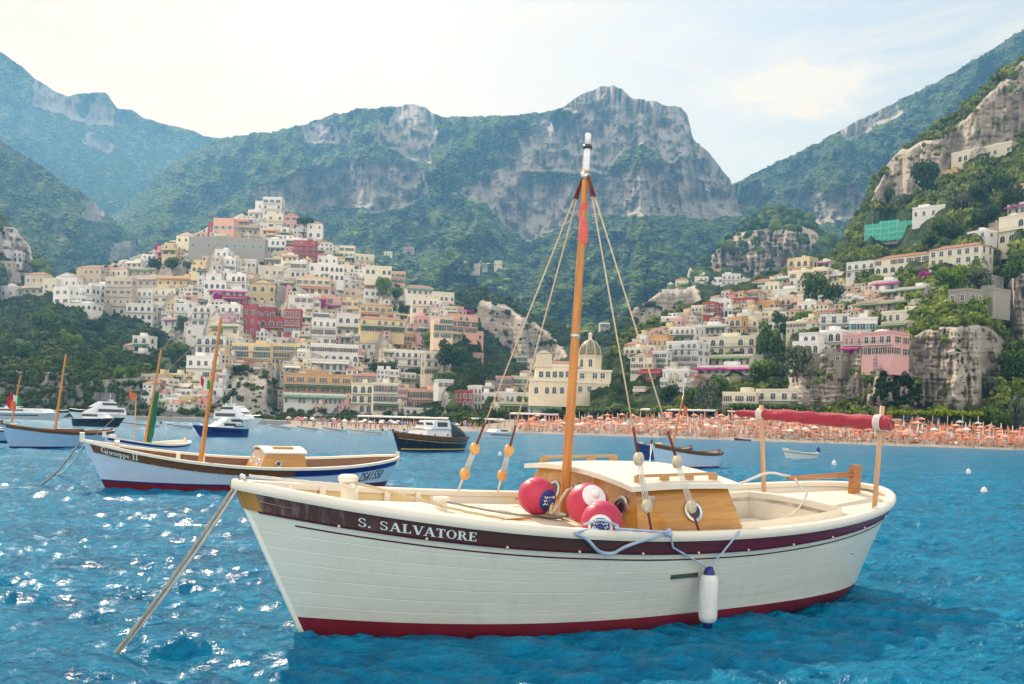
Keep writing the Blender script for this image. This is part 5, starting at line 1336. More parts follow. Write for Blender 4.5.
def house(S, x0, yt, x1, yb, col, rows, cols, opts="", label=None, yaw=0.0, dep=None, cat='house', name='house', Y=None, base=5.0):
    op = set(opts.split()); pc = (x0 + x1) / 2
    Y = Y if Y else surf(S, pc, yb) - (5.0 if S is SH else .8)
    a = (pc - 512) / F; ph = R(yaw)
    Wd = (x1 - x0) * Y / F / max(.3, math.cos(ph) - a * math.sin(ph)); Ht = (yb - yt) * Y / F
    if 'b' not in op and 'tile' not in op and rows > 1 and random.random() < .35: op.add('b')
    if not any(k_[:2] == 'aw' for k_ in op) and cat == 'house' and rows and random.random() < .22: op.add(random.choice(['aww', 'awo', 'awg', 'awv', 'awv']))
    p = at(pc, yb, Y); M = Matrix.Translation(p) @ Matrix.Rotation(ph, 4, 'Z')
    dep = dep or random.uniform(6.5, 9.5)
    root = empty(name, M, None, cat)
    HOUSES.append(dict(o=root, x=pc, y=(yt + yb) / 2, col=col, rows=rows, op=op, label=label, w=x1 - x0, h=yb - yt, cat=cat, Y=Y))
    RECTS.append((x0, yt, x1, yb))
    wm = PM[col]; wall = MB()
    setb = rows >= 2 and 'tile' not in op and 'gable' not in op and 'b' not in op and random.random() < .5
    Wt, dx_, yb_ = (Wd * random.uniform(.6, .82), 0, random.uniform(1.4, 2.6)) if setb else (Wd, 0, 0)
    if setb:
        dx_ = random.choice([-1, 1]) * (Wd - Wt) / 2 * random.uniform(.3, .98); Hl = Ht * (rows - 1) / rows
        wall.box((0, dep / 2, (Hl - base) / 2), (Wd, dep, Hl + base)); wall.box((dx_, yb_ + (dep - yb_) / 2, (Hl + Ht) / 2), (Wt, dep - yb_, Ht - Hl))
        pr_ = MB().box((0, .06, Hl + .55), (Wd, .12, .9)); pr_.box((-Wd/2 + .06, yb_ / 2 + .1, Hl + .548), (.12, yb_, .9)); pr_.box((Wd/2 - .06, yb_ / 2 + .1, Hl + .548), (.12, yb_, .9)); pr_.build("parapet", wm, root)
    else: wall.box((0, dep / 2, (Ht - base) / 2), (Wd, dep, Ht + base))
    if rows > 1 and 'nb' not in op:
        for r_ in range(1, rows): wall.box((0, dep / 2, Ht * r_ / rows - .02), (Wd + .14, dep + .14, .16))
    wo = wall.build("wall", wm, root)
    if 'tile' in op or 'gable' in op:
        rf = MB(); e = .45; hgt = min(2.2, .16 * dep + .5)
        x_, y0, y1 = Wd / 2 + e, -e, dep + e
        if 'gable' in op:      # ridge runs away from the viewer, pediment on the front
            rf.add([(-x_, y0, Ht), (x_, y0, Ht), (x_, y1, Ht), (-x_, y1, Ht), (0, y0, Ht + Wd * .2), (0, y1, Ht + Wd * .2)], [(0, 4, 5, 3), (1, 2, 5, 4), (0, 3, 2, 1)], 0)
            wall2 = MB().add([(-Wd/2, -.02, Ht - .01), (Wd/2, -.02, Ht - .01), (0, -.02, Ht + Wd * .18)], [(0, 1, 2)]).build("gable", wm, root)
        else:
            i_ = min(dep / 2, Wd * .4)
            rf.add([(-x_, y0, Ht), (x_, y0, Ht), (x_, y1, Ht), (-x_, y1, Ht), (-x_ + i_, (y0 + y1) / 2, Ht + hgt), (x_ - i_, (y0 + y1) / 2, Ht + hgt)], [(0, 1, 5, 4), (1, 2, 5), (2, 3, 4, 5), (3, 0, 4), (0, 3, 2, 1)], 0)
        rf.build("roof", M_tile, root)
    else:
        rf = MB(); Wk, Dk = Wd, dep
        if setb: Wd, dep = Wt, dep - yb_
        rf.box((0, dep / 2, Ht + .03), (Wd + .3, dep + .3, .18), 0)
        pw = .18; ph_ = .55
        for c_, d_ in (((0, -.02, Ht + .12 + ph_/2), (Wd + .1, pw, ph_)), ((0, dep, Ht + .12 + ph_/2), (Wd + .1, pw, ph_)), ((-Wd/2, dep/2, Ht + .118 + ph_/2), (pw, dep - .2, ph_)), ((Wd/2, dep/2, Ht + .118 + ph_/2), (pw, dep - .2, ph_))):
            rf.box(c_, d_, 0)
        rf.v = [(x + dx_, y + yb_, z) for x, y, z in rf.v]; ro = rf.build("roof", wm, root)
        if 'vault' in op:
            MB().ball((random.uniform(-.15, .15) * Wd, dep * .5, Ht + .1), min(Wd, dep) * .34, n=16, k=8, sq=(1, 1, .55)).build("vault", M_flat, root, True)
        elif Wd > 6 and random.random() < .55:
            s_ = random.uniform(.2, .35); MB().box((random.uniform(-.25, .25) * Wd, dep * .6, Ht + 1.1), (Wd * s_, dep * .4, 2.1)).build("roof_room", wm, root)
        Wd, dep = Wk, Dk
        if random.random() < .35 and Wd > 5:
            MB().box((random.uniform(-.4, .4) * Wd, dep * .5, Ht + .9), (.5, .6, 1.6)).box((random.uniform(-.4, .4) * Wd, dep * .5, Ht + 1.0), (.7, .8, .15)).build("chimney", M_flat, root)
    mats = [M_frame, M_pane, M_shutl if 'blue' in op else M_shutb if ('shb' in op or random.random() < .4) else M_shut]
    if rows and cols:
        sh = Ht / rows
        kw = 'arch' if 'arch' in op else ('rects' if ('sh' in op or 'shb' in op or 'blue' in op) else 'rect')
        faces = [(0, Wd, cols, Matrix.Identity(4))]
        vx = -p.x; vy = -p.y
        for sg in (-1, 1):     # the end wall that can be seen from the water
            nx_, ny_ = math.cos(ph) * sg, math.sin(ph) * sg
            if (nx_ * vx + ny_ * vy) / math.hypot(vx, vy) > .22:
                faces.append((1, dep, max(1, int(dep / 3.6)), Matrix.Translation((sg * Wd / 2, dep / 2, 0)) @ Matrix.Rotation(sg * math.pi / 2, 4, 'Z')))
        for fi, fw, nc, FM in faces:
            sp = fw / nc
            for r_ in range(rows):
                k2 = kw if not ('arch0' in op and r_ == 0) else 'arch'
                if kw != 'arch' and k2 != 'arch' and rows > 1: k2 = random.choice([kw, 'rect', 'rects', 'rects', 'arch' if r_ == 0 else 'rect'])
                kf = random.uniform(.8, 1.15); ww = kf * min(1.35, sp * .48) if k2 != 'arch' else min(1.9, sp * .58); wh = min(1.75, sh * .56) if k2 != 'arch' else min(2.5, sh * .70)
                door = ('door' in op) or random.random() < .22
                for c_ in range(nc):
                    if random.random() < .07 and nc > 2: continue
                    x = (c_ + .5) * sp - fw / 2 + random.uniform(-.10, .10) * sp; yo = 0
                    if setb and r_ == rows - 1:
                        if fi == 1: continue
                        if abs(x - dx_) > Wt / 2 - ww * .6: continue
                        yo = yb_
                    h_ = wh * (1.25 if door and k2 != 'arch' and r_ > 0 and sh * .56 > 1.2 else 1.0)
                    win_obj(k2, ww, h_, mats, root, FM @ Matrix.Translation((x, yo, r_ * sh + sh * .5 - wh * .55)))
            if fi == 0 and ('b' in op):
                for r_ in range(0 if 'b0' in op else 1, rows):
                    mb = MB(); z = r_ * sh + .06; d_ = 1.15
                    mb.box((0, -d_ / 2, z), (fw * .98, d_, .16), 0)
                    if 'wallb' in op: mb.box((0, -d_, z + .5), (fw * .98, .12, .95), 0)
                    else:
                        mb.box((0, -d_ + .05, z + 1.0), (fw * .98, .05, .06), 1)
                        nb = max(3, int(fw / .45))
                        for q in range(nb + 1): mb.box((-fw * .485 + fw * .97 * q / nb, -d_ + .05, z + .54), (.045, .045, .9), 1)
                    mb.build("balcony", [wm if 'wallb' in op else M_frame, M_iron], root)
    for k_, mt in M_aw.items():
        if ('aw' + k_) in op:      # sloping canopy along the front (cloth, or a vine on a pergola)
            sh = Ht / max(1, rows); z = sh * .86 if rows else Ht
            pr_ = 2.2; mb = MB()
            nn = max(4, int(Wd / 1.2)); rws = []
            for q in range(nn + 1):
                x = -Wd / 2 + Wd * q / nn; rws.append([(x, -.05, z + .3 + random.uniform(-.05, .12)), (x, -pr_ * .6, z + random.uniform(-.05, .15)), (x, -pr_, z - .3 + random.uniform(-.1, .1)), (x, -pr_, z - .65 + random.uniform(-.25, .05))])
            mb.grid(rws).build("awning" if k_ in 'gwor' else "creeper", mt, root)
    return root
TILES = {'T0': (0, 180, 3.94), 'T1': (130, 180, 5.12), 'T2': (100, 290, 5.12), 'T3': (290, 220, 5.12), 'T4': (280, 300, 5.12), 'T5': (460, 310, 5.12), 'T6': (630, 250, 5.12), 'T7': (774, 240, 4.024), 'T8': (824, 130, 4.885), 'P': (0, 0, 1)}
def yawG(px): return (px - 240) * .085 + random.uniform(-5, 5)
def yawF(px): return -(30 + max(0, px - 640) * .085) + random.uniform(-4, 4)
def put(S, rows_, yf):
    for r_ in rows_:
        tl, x0, y0, x1, y1, col, nr, nc = r_[:8]; op = r_[8] if len(r_) > 8 else ''; lb = r_[9] if len(r_) > 9 else None
        ox, oy, s_ = TILES[tl]
        X0, Y0, X1, Y1 = ox + x0 / s_, oy + y0 / s_, ox + x1 / s_, oy + y1 / s_
        yw = yf((X0 + X1) / 2); cat, nm = 'house', 'house'
        for tk in op.split():
            if tk.startswith('yaw='): yw = float(tk[4:])
            if tk.startswith('cat='): cat = tk[4:].replace('_', ' '); nm = tk[4:]
        house(S, X0, Y0, X1, Y1, col, nr, nc, op, lb, yw, cat=cat, name=nm)
GL = [
 ('T1', 678, 92, 775, 185, 'white', 3, 3, 'b', 'white three-storey villa crowning the very top of the left village'),
 ('T1', 640, 112, 680, 160, 'white', 1, 1, '', 'small white block leaning against the left side of the summit villa'),
 ('T1', 605, 157, 690, 210, 'white', 1, 3, 'arch', 'white house with tall dark arches just below the summit villa'),
 ('T1', 695, 175, 785, 252, 'cream', 2, 2, 'sh', 'cream block standing directly under the summit villa'),
 ('T1', 788, 180, 862, 252, 'pink', 2, 2, 'gable', 'pink gabled house to the right of the summit villa'),
 ('T1', 425, 200, 530, 285, 'salmon', 1, 3, 'blue', 'flat-topped red-pink house with blue windows left of the summit'),
 ('T1', 398, 222, 440, 280, 'red', 1, 1, '', 'narrow dark red wing at the left end of the red-pink house'),
 ('T1', 530, 205, 612, 240, 'mauve', 1, 3, 'tile', 'low mauve house with tiled roof below the summit arches'),
 ('T1', 535, 238, 690, 292, 'tan', 1, 5, 'arch', 'tan loggia with a row of arches above the long grey building'),
 ('T1', 300, 300, 690, 372, 'grey', 1, 9, 'blue', 'very long grey stone building with one row of blue windows'),
 ('T1', 235, 285, 340, 372, 'cream', 2, 3, 'gable', 'cream gabled house at the left end of the long grey building'),
 ('T1', 163, 325, 235, 388, 'yellow', 2, 2, '', 'yellow house on the left ridge above the pink bougainvillea'),
 ('T1', 130, 340, 165, 395, 'pink', 2, 1, 'awm', 'small pink house draped in bougainvillea on the left ridge'),
 ('T1', 436, 360, 500, 400, 'white', 1, 2, ''), ('T1', 500, 360, 628, 402, 'white', 1, 4, 'arch', 'white house with four dark arches below the long grey building'),
 ('T1', 455, 405, 540, 465, 'white', 2, 3, ''), ('T1', 545, 410, 645, 460, 'white', 1, 4, ''),
 ('T1', 312, 412, 435, 472, 'yellow', 2, 4, 'arch0', 'pale yellow house with white arched ground floor among gardens'),
 ('T1', 692, 305, 795, 380, 'white', 2, 4, 'arch0', 'white house with large arches right of the long grey building'),
 ('T1', 795, 305, 875, 350, 'white', 2, 3, 'b awr', ), ('T1', 835, 315, 950, 415, 'red', 4, 4, 'b wallb', 'red and white striped apartment house with four balcony floors'),
 ('T1', 905, 222, 985, 300, 'white', 2, 2, 'tile', 'white house right of the umbrella pine on the ridge'),
 ('T1', 690, 405, 820, 452, 'beige', 1, 5, ''), ('T1', 655, 445, 850, 505, 'cream', 1, 6, ''), ('T1', 820, 420, 900, 505, 'white', 2, 3, 'b'), ('T1', 900, 435, 1022, 515, 'white', 2, 6, 'arch', 'long white block with two rows of dark openings on the right slope'),
 ('T1', 378, 480, 490, 565, 'white', 2, 4, 'arch', 'white house with big white arches, left of its white neighbour'), ('T1', 492, 486, 592, 562, 'white', 2, 4, 'arch b', 'white arched house with balcony and an orange end wall'),
 ('T1', 590, 492, 632, 560, 'peach', 1, 1, ''), ('T1', 615, 530, 742, 640, 'yellow', 2, 3, 'gable arch', 'yellow gabled house with big arches in the middle of the slope'),
 ('T1', 745, 545, 805, 650, 'stone', 2, 2, ''), ('T1', 400, 565, 600, 600, 'white', 1, 6, 'awm'), ('T1', 455, 598, 600, 640, 'red', 1, 5, 'awm', 'dark red house front under hanging bougainvillea'),  # stone entry: shadow side of the gabled house, its shade painted as grey wall
 ('T1', 850, 500, 1022, 590, 'peach', 2, 5, 'sh', 'long peach building with shutters on the right slope'), ('T1', 810, 600, 935, 665, 'white', 2, 4, ''), ('T1', 940, 605, 1010, 660, 'pink', 2, 2, 'awm'),
 # left shoulder
 ('T0', 95, 372, 170, 460, 'beige', 2, 3, 'tile'), ('T0', 168, 392, 222, 445, 'cream', 1, 2, ''), ('T0', 220, 380, 300, 432, 'white', 1, 3, 'gable'), ('T0', 208, 425, 270, 492, 'white', 2, 2, ''),
 ('T0', 300, 345, 395, 412, 'tan', 2, 4, 'tile'), ('T0', 312, 418, 358, 490, 'white', 2, 2, 'arch'), ('T0', 360, 412, 414, 490, 'white', 3, 3, 'arch b', 'white house with three floors of arches on the left shoulder'),
 ('T0', 412, 385, 515, 535, 'beige', 4, 4, 'b', 'tall beige tenement on the left shoulder with stacked balconies'), ('T0', 515, 382, 618, 432, 'beige', 1, 4, ''), ('T0', 515, 432, 600, 530, 'white', 3, 4, 'blue'), ('T0', 600, 430, 690, 485, 'cream', 2, 3, 'sh'),
 ('T0', 620, 382, 780, 430, 'yellow', 1, 6, '', 'long low yellow house on the left shoulder'), ('T0', 395, 350, 500, 385, 'cream', 1, 5, 'tile'), ('T0', 500, 350, 610, 382, 'tan', 1, 4, ''), ('T0', 495, 490, 600, 556, 'white', 2, 4, 'arch'), ('T0', 685, 490, 755, 560, 'white', 2, 3, ''), ('T0', 755, 500, 860, 575, 'white', 3, 4, 'b'), ('T0', 865, 495, 945, 560, 'white', 2, 3, 'b'),
 ('T0', 0, 420, 55, 472, 'white', 1, 2, ''), ('T0', 2, 362, 40, 415, 'grey', 2, 2, ''), ('T0', 50, 425, 92, 465, 'beige', 1, 2, 'tile'), ('T0', 255, 490, 360, 512, 'white', 1, 5, 'arch'),
 # lower middle
 ('T2', 383, 75, 470, 145, 'white', 2, 3, ''), ('T2', 468, 100, 600, 190, 'white', 2, 5, 'arch'), ('T2', 600, 80, 718, 130, 'white', 1, 5, 'awr'), ('T2', 600, 130, 700, 165, 'mauve', 1, 4, ''), ('T2', 722, 88, 800, 235, 'red', 3, 2, 'shb', 'tall narrow dark red wing at the left of the big red building'),
 ('T2', 800, 95, 900, 150, 'red', 1, 3, 'arch'), ('T2', 815, 150, 940, 236, 'red', 2, 3, 'arch b', 'big dark red building with white-framed arches'), ('T2', 940, 105, 1024, 225, 'red', 3, 3, 'b blue', 'dark red house with blue balconies at the right of the red row'),
 ('T2', 320, 145, 392, 205, 'white', 1, 2, 'awm', 'white house under pink bougainvillea at the left edge of the slope'), ('T2', 440, 190, 560, 240, 'white', 1, 4, ''), ('T2', 565, 180, 710, 240, 'cream', 1, 4, 'awv'),
 ('T2', 490, 242, 640, 325, 'white', 2, 4, 'arch b', 'white house with two floors of dark arches above the stepped cream house'), ('T2', 440, 345, 600, 460, 'white', 2, 4, 'b wallb', 'white stepped house with cream terraces at the cliff edge'), ('T2', 165, 240, 248, 312, 'white', 2, 2, 'arch', 'small white house standing alone among trees on the left slope'), ('T2', 120, 285, 185, 312, 'tan', 1, 2, 'tile'),
 ('T2', 672, 280, 870, 385, 'yellow', 3, 7, 'b', 'long yellow hotel with three balcony floors, left half'), ('T2', 870, 280, 1024, 385, 'yellow', 3, 6, 'b arch0', 'long yellow hotel with balcony floors, right half'), ('T2', 750, 248, 1000, 278, 'white', 1, 6, ''),
 # right side of the hill
 ('T3', 250, 135, 330, 195, 'cream', 2, 3, ''), ('T3', 330, 180, 430, 240, 'cream', 2, 4, ''), ('T3', 385, 240, 520, 292, 'cream', 1, 5, 'arch', 'cream house with a row of arches near the pink house on the right ridge'), ('T3', 508, 268, 590, 330, 'salmon', 2, 3, '', 'bright pink-red house alone on the right ridge'),
 ('T3', 596, 345, 735, 395, 'white', 1, 5, 'tile'), ('T3', 735, 375, 840, 432, 'cream', 1, 4, ''), ('T3', 622, 400, 760, 485, 'cream', 2, 5, ''), ('T3', 650, 495, 735, 590, 'pink', 2, 3, 'sh'), ('T3', 735, 500, 832, 610, 'peach', 3, 3, 'sh', 'peach house with brown shutters at the lower right of the hill'), ('T3', 818, 490, 960, 580, 'salmon', 3, 4, 'shb b', 'salmon house with balconies at the right foot of the hill'), ('T3', 930, 575, 990, 622, 'salmon', 1, 2, ''), ('T3', 830, 580, 880, 625, 'tan', 1, 2, ''),
 ('T3', 100, 230, 275, 312, 'white', 2, 7, 'arch', 'long white house with a row of arched windows on the right slope'), ('T3', 30, 310, 235, 385, 'peach', 2, 6, 'sh', 'long peach house with green shutters below the white arched row'), ('T3', 238, 355, 378, 430, 'tan', 2, 4, ''), ('T3', 380, 360, 490, 432, 'white', 2, 4, ''), ('T3', 150, 398, 258, 470, 'pink', 2, 3, 'sh awm', 'pink house with bougainvillea and shutters in the middle of the slope'), ('T3', 258, 412, 350, 480, 'yellow', 2, 3, ''),
 ('T3', 360, 440, 525, 510, 'yellow', 2, 5, 'tile b'), ('T3', 360, 510, 585, 580, 'yellow', 2, 6, 'tile b awv', 'long yellow house with tiled roof and vine-hung balcony'), ('T3', 512, 585, 635, 665, 'orange', 2, 4, 'shb b', 'orange-yellow house with dark shutters below the tiled yellow house'), ('T3', 110, 510, 235, 640, 'white', 3, 4, 'b'), ('T3', 235, 485, 358, 600, 'white', 2, 3, 'arch', 'white house with large fan-arched windows left of the tiled yellow house'), ('T3', 330, 592, 510, 670, 'cream', 2, 6, 'b'), ('T3', 0, 395, 110, 455, 'white', 1, 4, ''), ('T3', 85, 412, 150, 490, 'cream', 2, 2, ''), ('T3', 0, 100, 130, 150, 'white', 2, 4, 'b wallb'), ('T3', 140, 190, 240, 228, 'white', 1, 3, ''), ('T3', 265, 235, 330, 280, 'cream', 1, 2, ''), ('T3', 240, 300, 340, 352, 'white', 2, 3, ''), ('T3', 345, 290, 450, 350, 'beige', 2, 4, ''), ('T3', 120, 105, 160, 150, 'salmon', 1, 1, ''),
 # waterfront
 ('T4', 155, 232, 400, 320, 'white', 2, 7, 'sh', 'long white building with red-shuttered windows above the waterfront hotel'), ('T4', 135, 310, 355, 372, 'white', 1, 7, 'arch', 'white arcade of low arches behind the orange-brown hotel roof'),
 ('T4', 18, 385, 372, 482, 'brown', 2, 6, 'b b0', 'orange-brown waterfront hotel with two rows of deep balconies', ), ('T4', 18, 486, 340, 545, 'white', 1, 14, 'awg', 'glazed ground floor pavilion under the orange-brown hotel'),
 ('T4', 362, 432, 475, 580, 'cream', 3, 3, 'arch b', 'cream waterfront house with arches next to the orange-brown hotel'), ('T4', 475, 432, 600, 580, 'cream', 3, 4, 'b sh', 'cream waterfront hotel with balconies under the dark mansard roof'), ('T4', 380, 392, 600, 430, 'grey', 1, 8, 'tile', 'house with dark mansard top floor behind the cream waterfront hotel'), ('T4', 600, 458, 650, 550, 'pink', 3, 2, ''), ('T4', 650, 465, 900, 560, 'salmon', 2, 7, 'b shb', 'long salmon pink hotel on the waterfront at the hill foot'), ('T4', 640, 562, 920, 588, 'white', 1, 9, 'arch', 'white portico along the beach under the salmon pink hotel'),
 ('T4', 580, 262, 740, 380, 'white', 3, 5, 'b', 'white three-storey hotel left of its cream wing at the right foot'), ('T4', 742, 272, 882, 388, 'cream', 3, 4, 'b', 'cream three-storey hotel wing above green hedges at the right foot'), ('T4', 612, 412, 830, 450, 'stone', 0, 0, '', 'plain grey retaining house wall above the salmon pink hotel'), ('T4', 935, 470, 985, 552, 'red', 2, 2, '', 'small dark red house alone at the right end of the waterfront'), ('T4', 990, 445, 1030, 570, 'white', 3, 2, ''),
]
put(SG, GL, yawG)
# church quarter and valley floor
CL_ = [('T5', 180, 345, 262, 425, 'pink', 2, 3, 'sh'), ('T5', 262, 345, 382, 425, 'cream', 2, 4, 'b', 'cream house with glazed loggia left of the church'), ('T5', 75, 395, 175, 430, 'white', 1, 5, 'arch'), ('T5', 80, 430, 180, 510, 'white', 2, 4, ''), ('T5', 182, 428, 355, 480, 'white', 1, 7, ''), ('T5', 200, 480, 350, 530, 'cream', 1, 6, 'awv'), ('T5', 350, 445, 470, 490, 'cream', 1, 4, 'arch'), ('T5', 350, 490, 520, 540, 'white', 1, 6, 'awg'), ('T5', 470, 455, 600, 500, 'cream', 1, 4, 'sh'),
 ('T5', 600, 440, 690, 500, 'beige', 1, 3, 'awv'), ('T5', 690, 425, 840, 500, 'brown', 2, 6, 'b', 'brown terrace house with two rows of openings right of the church'), ('T5', 725, 245, 860, 340, 'tan', 2, 5, '', 'tan palazzo behind and right of the church dome'), ('T5', 860, 240, 985, 350, 'white', 3, 4, 'gable', 'tall white gabled house on the slope right of the church'), ('T5', 985, 225, 1030, 305, 'white', 2, 2, ''), ('T5', 915, 315, 1024, 400, 'red', 2, 4, 'tile', 'dark red house with tiled roof above the round trees'), ('T5', 840, 345, 915, 410, 'white', 2, 3, 'awr'), ('T5', 970, 400, 1040, 470, 'white', 2, 3, ''), ('T5', 750, 340, 840, 420, 'beige', 2, 3, ''), ('T5', 635, 520, 815, 548, 'white', 1, 10, 'awg', 'low white glazed restaurant pavilion on the beach right of the mast'), ('T5', 290, 240, 345, 290, 'white', 2, 2, ''), ('T5', 340, 255, 380, 300, 'cream', 1, 2, ''),
 ('T5', 65, 225, 118, 268, 'pink', 1, 2, ''), ('T5', 715, 70, 765, 120, 'white', 2, 2, '')]
put(SH, CL_, lambda px: random.uniform(-8, 4))
# scattered hamlet on the mountain flank
put(SCN, [('P', 458, 262, 466, 269, 'white', 1, 2, '', 'tiny white house at the left of the far hamlet on the mountain flank'), ('P', 466, 264, 480, 271, 'cream', 1, 3, '', 'low cream house in the middle of the far hamlet on the mountain'), ('P', 474, 260, 484, 265, 'white', 1, 2, '', 'small white house topmost in the far hamlet on the mountain'), ('P', 482, 264, 494, 271, 'white', 1, 3, '', 'white house in the right half of the far hamlet on the mountain'), ('P', 494, 261, 502, 268, 'beige', 1, 2, '', 'beige house at the right end of the far hamlet on the mountain'), ('P', 384, 252, 392, 256, 'white', 1, 2, '', 'lone white house on the dark slope above the pink-red house'), ('P', 403, 248, 414, 251, 'grey', 1, 3, '', 'long pale house on the dark slope, right of the lone white one')], lambda px: 0)
put(SB2, [('P', 3, 228, 14, 234, 'white', 1, 2, '', 'upper white house on the green spur at the left edge'), ('P', 0, 240, 8, 250, 'white', 2, 2, '', 'white two-storey house at the frame edge on the left spur'), ('P', 8, 252, 22, 262, 'white', 2, 3, '', 'white house with two floors lower on the left spur'), ('P', 0, 262, 12, 273, 'beige', 2, 2, '', 'beige house lowest at the left edge below the spur'), ('P', 16, 268, 30, 280, 'cream', 2, 3, '', 'cream house at the foot of the left green spur')], lambda px: 10)
# hamlet on the crag
put(SE, [('T6', 162, 205, 250, 262, 'white', 2, 4, ''), ('T6', 190, 175, 235, 210, 'white', 1, 2, ''), ('T6', 232, 152, 298, 195, 'cream', 1, 3, 'tile'), ('T6', 330, 140, 400, 185, 'white', 2, 3, ''), ('T6', 400, 140, 470, 200, 'white', 2, 3, 'arch'), ('T6', 395, 100, 490, 132, 'orange', 1, 4, '', 'orange-yellow house topmost in the crag hamlet'), ('T6', 470, 125, 565, 185, 'white', 2, 4, 'b'), ('T6', 550, 180, 650, 232, 'white', 2, 4, 'awm'), ('T6', 565, 150, 625, 185, 'cream', 1, 2, ''), ('T6', 500, 185, 555, 230, 'beige', 2, 2, '')], lambda px: -12)
